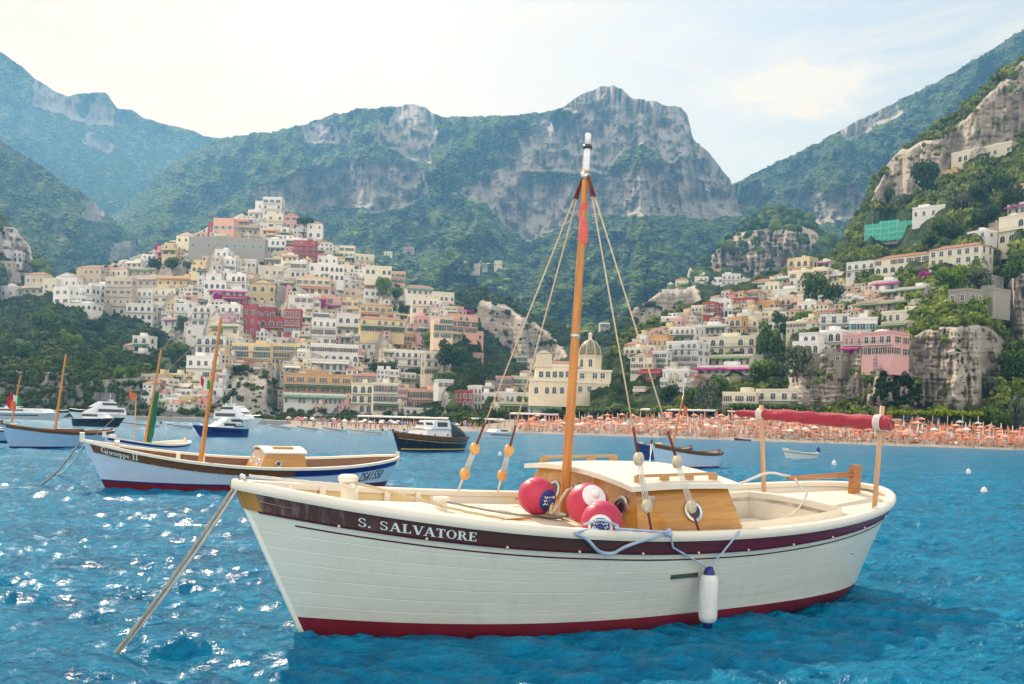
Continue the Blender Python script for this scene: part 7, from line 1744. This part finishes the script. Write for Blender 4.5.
# the rows farther up the beach, too many to count
mb = MB()
for k in (.20, .28, .34, .44, .52, .58, .66, .74, .82):
    px = 516 + r_.uniform(0, 5)
    while px < 1080:
        p = beach_pt(px, k); mi = r_.choice([0, 0, 1, 1, 2]); q = r_.random()
        if q < .5: mb.lathe([(.10, .62), (.24, .75), (.20, 1.4), (.11, 2.1), (.03, 2.4)], 6, mi, Matrix.Translation(p)); mb.tube([p, p + Vector((0, 0, .7))], .04, 4, 2)
        elif q < .62: mb.lathe([(1.05, 1.66), (1.03, 1.86), (.02, 2.32)], 8, mi, Matrix.Translation(p)); mb.tube([p, p + Vector((0, 0, 2.2))], .04, 4, 2)
        else: mb.box(p + Vector((0, 0, .32)), (.62, 1.3, .12), mi).box(p + Vector((0, .6, .55)), (.62, .5, .3), mi)
        px += r_.uniform(3.5, 9)
tag(mb.build("parasol_rows", M_or[:3]), "dense farther rows of orange and coral parasols and loungers on the beach", None, kind='stuff')
# bathers: a crowd nobody could count
mb = MB(); skin = [pmat("skin_tan", (.48, .25, .15), .7), pmat("swim_red", (.6, .08, .08), .8), pmat("swim_blue", (.06, .14, .4), .8), pmat("swim_white", (.75, .73, .7), .8)]
def tiny(p, mi):
    h = r_.uniform(1.5, 1.8)
    mb.lathe([(.05, 0), (.09, h * .25), (.15, h * .5), (.13, h * .58), (.20, h * .8), (.06, h * .86)], 6, 0, Matrix.Translation(p)); mb.lathe([(.13, h * .46), (.175, h * .5), (.15, h * .58)], 6, mi, Matrix.Translation(p)); mb.ball(p + Vector((0, 0, h * .93)), .115, 0, 6, 5)
for i in range(520):
    px = r_.uniform(300, 1030); k = r_.uniform(.02, .95) if px < 520 else r_.choice([r_.uniform(.01, .2), r_.uniform(.2, .9)])
    tiny(beach_pt(px, k), r_.choice([1, 2, 3, 0]))
cr = mb.build("beach_crowd", skin, None, True); tag(cr, "crowd of bathers spread over the beach", None, kind='stuff')

# plants ------------------------------------------------------------
L_dk = leafmat("leaf_dark", (.010, .030, .010), (.030, .070, .018), (.075, .13, .028), .3, .8, .15)
L_md = leafmat("leaf_mid", (.020, .055, .014), (.062, .125, .025), (.16, .23, .045), .3, .8, .15)
L_br = leafmat("leaf_bright", (.035, .085, .012), (.10, .19, .022), (.24, .33, .05), .3, .8, .2)
L_ol = leafmat("leaf_olive", (.03, .05, .03), (.09, .12, .075), (.20, .24, .15), .3, .8, .1)
L_bg = leafmat("leaf_bougainvillea", (.16, .01, .09), (.40, .03, .24), (.62, .10, .42), .3, .8, .2)
def leaf_cloud(seed, lobes, n, leaf, squash=1.0):
    g = np.random.default_rng(seed); P, Q = [], []
    cs = np.array(lobes, float)
    li = g.choice(len(cs), n, p=cs[:, 3] ** 2 / (cs[:, 3] ** 2).sum())
    d = g.normal(size=(n, 3)); d /= np.linalg.norm(d, axis=1)[:, None]; rr = g.uniform(.55, 1.08, n) ** .6
    c = cs[li, :3] + d * (cs[li, 3] * rr)[:, None] * np.array([1, 1, squash])
    nn = d + g.normal(0, .55, (n, 3)); nn /= np.linalg.norm(nn, axis=1)[:, None]
    t1 = np.cross(nn, g.normal(size=(n, 3))); t1 /= np.linalg.norm(t1, axis=1)[:, None]; t2 = np.cross(nn, t1)
    s = (leaf * g.uniform(.6, 1.5, n))[:, None]
    V = np.stack([c - t1 * s - t2 * s * .6, c + t1 * s - t2 * s * .6, c + t1 * s * .7 + t2 * s * .8, c - t1 * s * .7 + t2 * s * .8], 1)
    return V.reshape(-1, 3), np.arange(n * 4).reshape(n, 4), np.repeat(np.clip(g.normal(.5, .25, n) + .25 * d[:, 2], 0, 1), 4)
def crown_lobes(kind, g):
    if kind == 'round': return [(g.uniform(-.45, .45), g.uniform(-.45, .45), .62 + g.uniform(-.22, .30), g.uniform(.22, .36)) for _ in range(11)]
    if kind == 'pine': return [(g.uniform(-.75, .75), g.uniform(-.5, .5), .84 + g.uniform(-.03, .06), g.uniform(.15, .24)) for _ in range(13)]
    if kind == 'cypress': return [(g.uniform(-.03, .03), g.uniform(-.03, .03), .1 + .1 * k, .12 * (1 - abs(k - 3) / 9)) for k in range(9)]
    if kind == 'bush': return [(g.uniform(-.6, .6), g.uniform(-.5, .5), .28 + g.uniform(-.1, .3), g.uniform(.22, .38)) for _ in range(9)]
    if kind == 'hedge': return [(-1 + .25 * k + g.uniform(-.06, .06), g.uniform(-.1, .1), .5 + g.uniform(-.12, .12), g.uniform(.36, .5)) for k in range(9)]
TREEM = {}
def tree_meshes(kind, var, mt):
    key = (kind, var, mt.name)
    if key in TREEM: return TREEM[key]
    g = random.Random(hash((kind, var)) % 1000 if False else var * 17 + len(kind)); lob = crown_lobes(kind, g)
    V, Fq, ti = leaf_cloud(var + 40, lob, {'round': 1500, 'pine': 1300, 'cypress': 700, 'bush': 900, 'hedge': 1300}[kind], {'round': .048, 'pine': .036, 'cypress': .04, 'bush': .06, 'hedge': .07}[kind], .75 if kind == 'pine' else .95)
    o = np_mesh("crown", V, Fq, mt, False, {'tint': ti}); me = o.data; bpy.data.objects.remove(o)
    tr = MB()
    if kind in ('round', 'pine'):
        tr.tube([(0, 0, -.15), (.02, 0, .2), (-.02, .01, .45), (.01, 0, .66)], [.045, .035, .028, .016], 7)
        for k in range(5):
            x, y, z, q = lob[k]; tr.tube([(0, 0, .36 + .05 * k if kind == 'round' else .58), (x * .5, y * .5, z - q * .5), (x * .9, y * .9, z)], [.02, .014, .006], 5)
    else: tr.tube([(0, 0, -.1), (0, 0, .3)], [.03, .02], 6)
    TREEM[key] = (me, tr.mesh("trunk", M_trunk)); return TREEM[key]
M_trunk = woodmat("bark", (.09, .06, .04), (.20, .14, .09), .9, 2, 5, 0)
def tree(S, px, py, hpx, wpx, kind, mt, label, cat=None, Y=None, name=None):
    Y = Y or surf(S, px, py) - 1.2; p = at(px, py, Y); hs = hpx * Y / F; ws = wpx * Y / F / {'round': 1.35, 'pine': 1.75, 'cypress': .26, 'bush': 1.6, 'hedge': 2.6}[kind]
    nm = name or {'round': 'tree', 'pine': 'umbrella_pine', 'cypress': 'cypress', 'bush': 'shrub', 'hedge': 'hedge'}[kind]
    r = empty(nm, Matrix.Translation(p) @ Matrix.Rotation(random.uniform(-.4, .4) if kind == 'hedge' else random.uniform(0, 6), 4, 'Z') @ Matrix.Diagonal((ws, ws, hs, 1)), label, cat or nm.replace('_', ' '))
    for k_, me in zip(("crown", "trunk"), tree_meshes(kind, random.randrange(4), mt)):
        o = bpy.data.objects.new(k_, me); C.objects.link(o); o.parent = r
    RECTS.append((px - wpx / 2, py - hpx, px + wpx / 2, py)) if kind != 'hedge' else None
    return r
TL = [
 (SG, 304, 237, 19, 20, 'pine', L_dk, "umbrella pine standing on the ridge right of the summit villa"), (SE, 656, 302, 19, 15, 'pine', L_md, "umbrella pine at the left end of the crag hamlet"),
 (SF, 925, 192, 27, 26, 'round', L_dk, "large dark tree standing against the high cliff on the right"), (SF, 952, 292, 27, 30, 'round', L_br, "big rounded bright green tree below the long convent"), (SF, 977, 290, 18, 26, 'round', L_ol, "grey-green tree right of the big rounded bright tree"), (SF, 1015, 286, 30, 28, 'round', L_md, "tall leafy tree at the right frame edge below the convent"), (SF, 998, 292, 16, 16, 'round', L_dk, "small dark tree between the two big trees under the convent"),
 (SF, 815, 305, 28, 26, 'round', L_md, "leafy tree right of the white canopy-roofed terrace"), (SF, 832, 308, 20, 20, 'round', L_dk, "dark tree beside the leafy one above the white cliff houses"), (SF, 768, 362, 36, 26, 'round', L_md, "tall green tree right of the long cream hotel"), (SF, 784, 340, 26, 24, 'round', L_dk, "dark tree above the white arched cliff house"), (SF, 762, 385, 24, 26, 'round', L_br, "bright tree under the right end of the long cream hotel"), (SF, 780, 382, 22, 20, 'round', L_ol, "grey-green tree left of the pale cliff"), (SF, 797, 380, 30, 26, 'round', L_ol, "olive-coloured tree against the foot of the white cliff house"),
 (SH, 639, 412, 22, 22, 'round', L_md, "round green tree on the beach front right of the church"), (SH, 621, 412, 14, 14, 'round', L_dk, "smaller dark tree left of the round beach-front tree"), (SF, 668, 405, 20, 20, 'round', L_dk, "dark tree behind the hedge right of the round beach-front tree"), (SF, 708, 412, 27, 22, 'round', L_ol, "grey olive tree behind the beach, left of the cream villa"), (SF, 690, 408, 18, 16, 'round', L_md, "small tree left of the grey olive tree"), (SF, 720, 400, 20, 18, 'round', L_md, "green tree above the olive tree near the cream villa"),
 (SH, 490, 410, 14, 13, 'round', L_md, "small promenade tree below the white houses left of the church"), (SH, 522, 410, 12, 11, 'round', L_br, "little bright tree on the promenade left of the mast"), (SH, 535, 414, 9, 14, 'bush', L_md, "low clipped tree by the beach directly left of the mast"), (SH, 550, 414, 10, 16, 'bush', L_br, "bright clipped tree by the beach touching the mast"), (SH, 505, 416, 10, 16, 'bush', L_br, "bright shrub on the promenade, leftmost by the white houses"), (SH, 655, 416, 12, 26, 'bush', L_br, "bright bushy mass behind the orange parasols near the olive tree"),
 (SG, 179, 370, 24, 22, 'round', L_md, "big round tree on the slope left of the stepped white house"), (SG, 120, 380, 13, 12, 'round', L_br, "sunlit small tree above the sea cliff, left of a pair"), (SG, 131, 380, 12, 12, 'round', L_md, "small tree above the sea cliff, right of a pair"), (SG, 158, 350, 18, 18, 'round', L_dk, "dark tree right of the lone white house on the slope"), (SG, 182, 332, 14, 12, 'round', L_md, "tree below the white bougainvillea house"), (SG, 95, 335, 18, 20, 'round', L_dk, "dark tree on the wooded slope below the left shoulder"), (SG, 45, 335, 20, 24, 'round', L_md, "broad tree on the wooded slope at the far left"), (SG, 15, 362, 24, 26, 'round', L_md, "large sunlit tree above the sea cliff at the far left"), (SG, 70, 350, 18, 20, 'round', L_br, "bright tree in the middle of the left wooded slope"),
 (SG, 230, 237, 7, 11, 'bush', L_br, "bright yellow-green bush in front of the red-pink house, right one"), (SG, 218, 238, 6, 8, 'bush', L_br, "bright bush in front of the red-pink house, left one"), (SG, 187, 268, 9, 9, 'bush', L_br, "bright bush left of the pale yellow garden house"), (SG, 155, 273, 13, 16, 'round', L_dk, "dark tree in the garden left of the pale yellow house"), (SG, 172, 270, 12, 15, 'round', L_md, "green tree in the garden beside the pale yellow house"), (SG, 243, 273, 7, 15, 'bush', L_dk, "dark bush under the white arched house of the upper slope"),
 (SG, 383, 298, 18, 16, 'round', L_br, "bright tree on the ridge left of the white tiled houses"), (SG, 396, 300, 12, 14, 'round', L_br, "smaller bright tree just below the pink-red ridge house"), (SG, 403, 318, 14, 11, 'round', L_dk, "dark tree left of the white terraces under the ridge"), (SG, 432, 352, 18, 24, 'round', L_br, "bright sunlit tree under the peach house with brown shutters"), (SG, 452, 372, 28, 28, 'round', L_dk, "dark tree at the right foot of the village hill"), (SG, 340, 262, 12, 12, 'bush', L_br, "bright bush on the right slope of the hill among white houses"),
 (SG, 418, 378, 10, 26, 'hedge', L_dk, "long dark hedge under the white three-storey hotel"), (SG, 445, 383, 11, 24, 'hedge', L_md, "hedge below the cream hotel wing"), (SG, 382, 372, 11, 26, 'hedge', L_dk, "dark hedge between white houses above the mansard roof"), (SG, 235, 372, 8, 26, 'hedge', L_dk, "dark hedge under the long yellow hotel"), (SG, 255, 320, 7, 8, 'bush', L_dk, "little bush by the tall narrow red wing"),
 (SF, 805, 324, 13, 20, 'hedge', L_br, "bright vine curtain above the white cliff houses"), (SF, 668, 414, 8, 34, 'hedge', L_br, "long bright hedge behind the parasols right of the mast"), (SF, 735, 416, 8, 24, 'hedge', L_md, "hedge in front of the cream beach villa"), (SF, 713, 424, 9, 8, 'bush', L_bg, "magenta bougainvillea bush behind the parasols"), (SF, 835, 296, 8, 10, 'bush', L_bg, "magenta bougainvillea on the terrace left of the convent's foot"), (SF, 923, 282, 14, 14, 'bush', L_bg, "pink bougainvillea cascade below the convent"), (SF, 850, 356, 9, 8, 'bush', L_bg, "purple bougainvillea by the pale pink cliff house"),
 (SF, 976, 430, 20, 24, 'round', L_md, "dark green tree at the right end of the vine pergola"), (SF, 1002, 432, 26, 22, 'round', L_md, "leafy tree right of the pergola near the frame edge"), (SF, 1020, 434, 36, 20, 'round', L_ol, "tall grey-green tree at the right frame edge by the beach"), (SF, 915, 418, 8, 14, 'round', L_md, "small tree behind the vine pergola"), (SF, 985, 400, 26, 26, 'round', L_ol, "grey-green tree climbing the cliff foot at the right"), (SF, 1012, 385, 30, 28, 'round', L_md, "sunlit tree on the steep slope at the right edge"),
 (SF, 960, 215, 22, 20, 'round', L_ol, "olive tree below the orange house on the high right hill"), (SF, 978, 205, 20, 18, 'round', L_dk, "dark tree right of the olive tree on the high hill"), (SF, 1000, 195, 22, 20, 'round', L_md, "green tree under the high cream house at the right"), (SF, 1015, 215, 24, 22, 'round', L_dk, "dark tree at the right frame edge on the high hill"), (SF, 985, 230, 24, 24, 'round', L_dk, "broad dark tree above the arched cream house"), (SF, 942, 238, 18, 20, 'round', L_md, "green tree right of the scaffold netting"), (SF, 928, 248, 14, 18, 'round', L_md, "low tree between the scaffold netting and the convent"), (SF, 955, 243, 18, 18, 'round', L_dk, "dark tree above the convent roof"),
 (SF, 890, 200, 14, 16, 'bush', L_md, "bush at the foot of the high cliff"), (SF, 905, 205, 14, 14, 'bush', L_ol, "grey bush right of the one at the high cliff foot"),
]
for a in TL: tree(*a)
# purple bougainvillea on houses reads as shrubs
for S_, px, py, w, h_, lb_ in ((SG, 158, 250, 7, 8, "magenta bougainvillea at the far left of the upper ridge"), (SG, 217, 302, 10, 12, "magenta bougainvillea left of the dark red house front"), (SG, 247, 318, 8, 12, "purple bougainvillea left of the yellow gabled house"), (SG, 170, 326, 12, 8, "pink bougainvillea by the white house at the left slope edge"), (SG, 322, 308, 10, 12, "purple bougainvillea beside the pink shuttered house"), (SG, 469, 316, 9, 8, "purple bougainvillea above the salmon balcony house")):
    tree(S_, px, py, h_, w, 'bush', L_bg, lb_)

# pergola with a vine roof by the right-hand beach
def pergola(px0, px1, k, z0, z1, label, top_mt, wall_mt, leafy=True):
    a, b_ = beach_pt(px0, k), beach_pt(px1, k); d = (b_ - a); d.z = 0; Ln = d.length; yaw = math.atan2(d.y, d.x); zb_ = min(a.z, b_.z)
    r = empty("pergola", Matrix.Translation((a + b_) / 2) @ Matrix.Rotation(yaw, 4, 'Z'), label, "pergola"); r.location.z = zb_
    nn = max(4, int(Ln / 3.5))
    for q in range(nn + 1): MB().tube([(-Ln/2 + Ln * q / nn, -2.6, -.5), (-Ln/2 + Ln * q / nn, -2.6, z0)], .09, 6).build("post", M_frame, r)
    if leafy:
        lob = [(-Ln/2 + Ln * q / 40, (-1.8, 0.2, 1.8)[q % 3], z0 + .5 + random.uniform(-.15, .2), random.uniform(.8, 1.15)) for q in range(41)]
        V, Fq, ti = leaf_cloud(int(px0), lob, 3600, .26, .6); np_mesh("vine_roof", V, Fq, top_mt, False, {'tint': ti}, r)
    else:
        rw = [[(-Ln/2 + Ln * q / 20, y, z0 + .5 - .12 * abs(y) + random.uniform(-.05, .05)) for y in (-3, -1, 1, 3)] for q in range(21)]
        rw = [[*w_, ] for w_ in rw]; mb = MB().grid(rw).grid([[w_[0], (w_[0][0], -3.02, z0 - .25)] for w_ in rw]); mb.build("canopy", top_mt, r)
    MB().box((0, 2.9, z0 / 2 - .3), (Ln, .2, z0 + .4)).build("back_wall", wall_mt, r)
    return r
pergola(892, 980, .93, 3.0, 3.6, "long pergola with a bright vine roof by the right-hand beach", leafmat("vine_roof", (.07, .12, .008), (.20, .28, .012), (.40, .46, .04), .3, .8, .2), pmat("pergola_blue", (.28, .42, .55), .7))
pergola(645, 720, .95, 2.3, 3, "row of white awnings behind the parasols right of the mast", M_or[2], pmat("shade_wall", (.10, .10, .10), .8), False)
pergola(512, 560, .95, 2.3, 3, "white awnings of the beach bar left of the mast", M_or[2], MATS["shade_wall"], False)
pergola(575, 632, .98, 2.5, 3, "green vine-covered beach bar roof right of the mast", L_br, MATS["shade_wall"], True)
pergola(460, 500, .95, 2.2, 3, "white awnings below the white houses at the beach's left", M_or[2], MATS["shade_wall"], False)
pergola(360, 450, .97, 2.3, 3, "long white awnings in front of the salmon pink hotel", M_or[2], MATS["shade_wall"], False)
pergola(735, 800, .96, 2.4, 3, "vine-covered terrace in front of the cream beach villa", L_md, MATS["shade_wall"], True)

# greenery between the houses and on the near slopes: uncountable ground cover
LV = []
for s_ in range(5):
    g = random.Random(s_); LV.append(leaf_cloud(90 + s_, [(g.uniform(-.45, .45), g.uniform(-.45, .45), g.uniform(0, .4), g.uniform(.4, .62)) for _ in range(5)], 110, .17, .9))
def cover(name, label, S, count, size, mt, seed, keep=None, xr=None, rock_keep=.1, yr=None):
    q = np.random.default_rng(seed); ny, nx = S['ny'], S['nx']; N = count * 4
    i = q.uniform(1, nx - 2, N)
    if xr: i = (q.uniform(xr[0], xr[1], N) - S['x0']) / (S['x1'] - S['x0']) * (nx - 1)
    j = q.uniform(.5, ny - 1.01, N); i0, j0 = i.astype(int), j.astype(int); fi, fj = (i - i0)[:, None], (j - j0)[:, None]; V = S['V']
    P = (V[j0, i0] * (1 - fi) + V[j0, i0 + 1] * fi) * (1 - fj) + (V[np.minimum(j0 + 1, ny - 1), i0] * (1 - fi) + V[np.minimum(j0 + 1, ny - 1), i0 + 1] * fi) * fj
    px = S['x0'] + (S['x1'] - S['x0']) * i / (nx - 1); py = S['B'][i0] + (S['T'][i0] - S['B'][i0]) * j / (ny - 1)
    ok = q.uniform(size=N) < np.where(S['rock'][j0, i0] > .3, rock_keep, 1)
    pat = fbm(px / 13, py / 9, seed, 3); ok &= q.uniform(size=N) < np.clip(.7 + pat, .12, 1)
    for r0 in RECTS: ok &= ~((px > r0[0] - .5) & (px < r0[2] + .5) & (py > r0[1] + 1.0) & (py < r0[3] + .6))
    if keep is not None: ok &= keep(px, py, q)
    P, pat = P[ok][:count], pat[ok][:count]; n_ = len(P)
    sz = q.uniform(0, 1, n_) ** 1.8 * (size[1] - size[0]) + size[0]; ang = q.uniform(0, 6.28, n_); var = q.integers(0, len(LV), n_)
    b_ = np.array([l[0] for l in LV])[var]; tt = np.array([l[2] for l in LV])[var]
    ca, sa = (np.cos(ang) * sz)[:, None], (np.sin(ang) * sz)[:, None]
    VV = np.stack([b_[..., 0] * ca - b_[..., 1] * sa, b_[..., 0] * sa + b_[..., 1] * ca, b_[..., 2] * sz[:, None]], -1) + P[:, None, :]
    nv = b_.shape[1]; FF = (LV[0][1][None] + (np.arange(n_) * nv)[:, None, None]).reshape(-1, 4)
    ti = np.clip(tt * .6 + q.uniform(0, .4, n_)[:, None] + .25 * pat[:, None], 0, 1).reshape(-1)
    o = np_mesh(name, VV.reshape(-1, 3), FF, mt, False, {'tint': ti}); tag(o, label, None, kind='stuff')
N_a = leafmat("cover_left", (.012, .034, .010), (.035, .075, .016), (.13, .17, .03), .12, .85, .1); N_b = leafmat("cover_right", (.028, .065, .014), (.115, .175, .032), (.33, .38, .08), .12, .85, .1)
cover("shrubbery", "trees and shrubs growing over the left village hill between the houses", SG, 5200, (.6, 2.3), N_a, 51, lambda px, py, q: py > 200, None, .42)
cover("shrubbery", "dense trees on the wooded slope left of the village", SG, 1500, (1.5, 4.2), N_a, 52, lambda px, py, q: py < 384, (-60, 150))
cover("shrubbery", "scrub and trees over the steep right-hand hill", SF, 5200, (.6, 2.4), N_b, 53, lambda px, py, q: q.uniform(size=len(px)) < np.where((px < 800) & (py > 285), .35, 1), (600, 1120), .02)
cover("shrubbery", "sparse scrub clinging to the high cliff on the right", SF, 420, (.8, 2.4), N_b, 61, lambda px, py, q: py < 210, (860, 1120), .30)
cover("shrubbery", "larger bushes and trees over the upper right-hand hill", SF, 1700, (1.4, 4.0), N_b, 54, None, (820, 1120), .01)
cover("shrubbery", "trees on the wooded slope behind the church", SH, 3800, (1.0, 3.6), N_a, 55, None, None, .08)
cover("shrubbery", "bushes around the small crag hamlet", SE, 1200, (1.0, 3.0), N_a, 56)
cover("ivy", "dark ivy hanging over the pale cliff on the right", SF, 900, (.5, 1.5), leafmat("ivy", (.006, .02, .006), (.016, .045, .012), (.04, .08, .02), .2, .85, .1), 57, lambda px, py, q: in_poly(px, py, [(872, 408), (876, 385), (888, 366), (903, 364), (908, 380), (916, 374), (922, 392), (932, 408)]), (868, 936), 1.0)
cover("ivy", "ivy strip running down the crack of the pale cliff", SF, 160, (.4, .9), MATS.get("x") or bpy.data.materials["ivy"], 58, lambda px, py, q: in_poly(px, py, [(957, 335), (961, 335), (964, 380), (968, 400), (962, 400), (957, 360)]), (950, 972), 1.0)

# ---------------------------------------------------------------- labels for the houses left without one
LM = [('summit villa', 272, 206), ('long grey building', 227, 246), ('pale yellow garden house', 203, 266), ('big red building', 270, 328), ('long yellow hotel', 265, 354), ('orange-brown hotel', 318, 384), ('salmon pink hotel', 431, 400), ('cream waterfront hotel', 380, 398), ('tiled yellow house', 383, 326), ('pink-red ridge house', 397, 278), ('yellow gabled house', 262, 294), ('tall beige tenement', 118, 297), ('lone white house', 140, 344), ('long peach house', 316, 288), ('red-striped apartments', 305, 251), ('domed church', 575, 370), ('tall red block', 708, 311), ('long cream hotel', 727, 346), ('pink cliff house', 877, 345), ('long convent', 920, 260), ('green scaffold', 893, 230), ('beach villa', 756, 402), ('crag bell tower', 690, 280), ('yellow tower house', 802, 268), ('salmon balcony house', 463, 324), ('stepped white house', 201, 368), ('left green spur', 20, 255)]
NUM = {0: 'plain', 1: 'one-storey', 2: 'two-storey', 3: 'three-storey', 4: 'four-storey'}
def feat(hh):
    op = hh['op']
    if 'tile' in op: return 'tile-roofed'
    if 'gable' in op: return 'gabled'
    if 'vault' in op: return 'domed'
    if 'arch' in op or 'arch0' in op: return 'arched'
    if 'b' in op: return 'balconied'
    if any(k_ in op for k_ in ('awm',)): return 'flower-hung'
    if 'sh' in op or 'shb' in op: return 'shuttered'
    return 'flat-roofed'
from collections import defaultdict
todo = defaultdict(list)
for hh in HOUSES:
    if hh['label']: hh['o']['label'] = hh['label']; continue
    lm_ = min(LM, key=lambda l: math.hypot(l[1] - hh['x'], (l[2] - hh['y']) * 1.3)); dx, dy = hh['x'] - lm_[1], hh['y'] - lm_[2]
    v = '' if abs(dy) < .45 * abs(dx) else ('above' if dy < 0 else 'below'); u = '' if abs(dx) < .45 * abs(dy) else ('left' if dx < 0 else 'right')
    where = {'above': 'above the', 'below': 'below the', 'left': 'left of the', 'right': 'right of the', 'aboveleft': 'up and left of the', 'aboveright': 'up and right of the', 'belowleft': 'down and left of the', 'belowright': 'down and right of the', '': 'beside the'}[v + u]
    todo[f"{CNAME[hh['col']]} {NUM[hh['rows']]} {feat(hh)} house {where} {lm_[0]}"].append(hh)
ORD = ['leftmost', 'second from left', 'third from left', 'fourth from left', 'fifth from left', 'sixth from left', 'seventh from left', 'eighth from left', 'ninth from left', 'tenth from left']
for lb_, hs in todo.items():
    hs.sort(key=lambda q: q['x'])
    for i, hh in enumerate(hs):
        if len(hs) == 1: s_ = ''
        elif i == len(hs) - 1: s_ = ', rightmost'
        else: s_ = ', ' + ORD[min(i, 9)]
        hh['o']['label'] = lb_ + s_
for hh in HOUSES: hh['o']['group'] = 'houses of the left village' if hh['x'] < 480 else ('houses around the church' if hh['x'] < 640 else 'houses on the right-hand slopes')
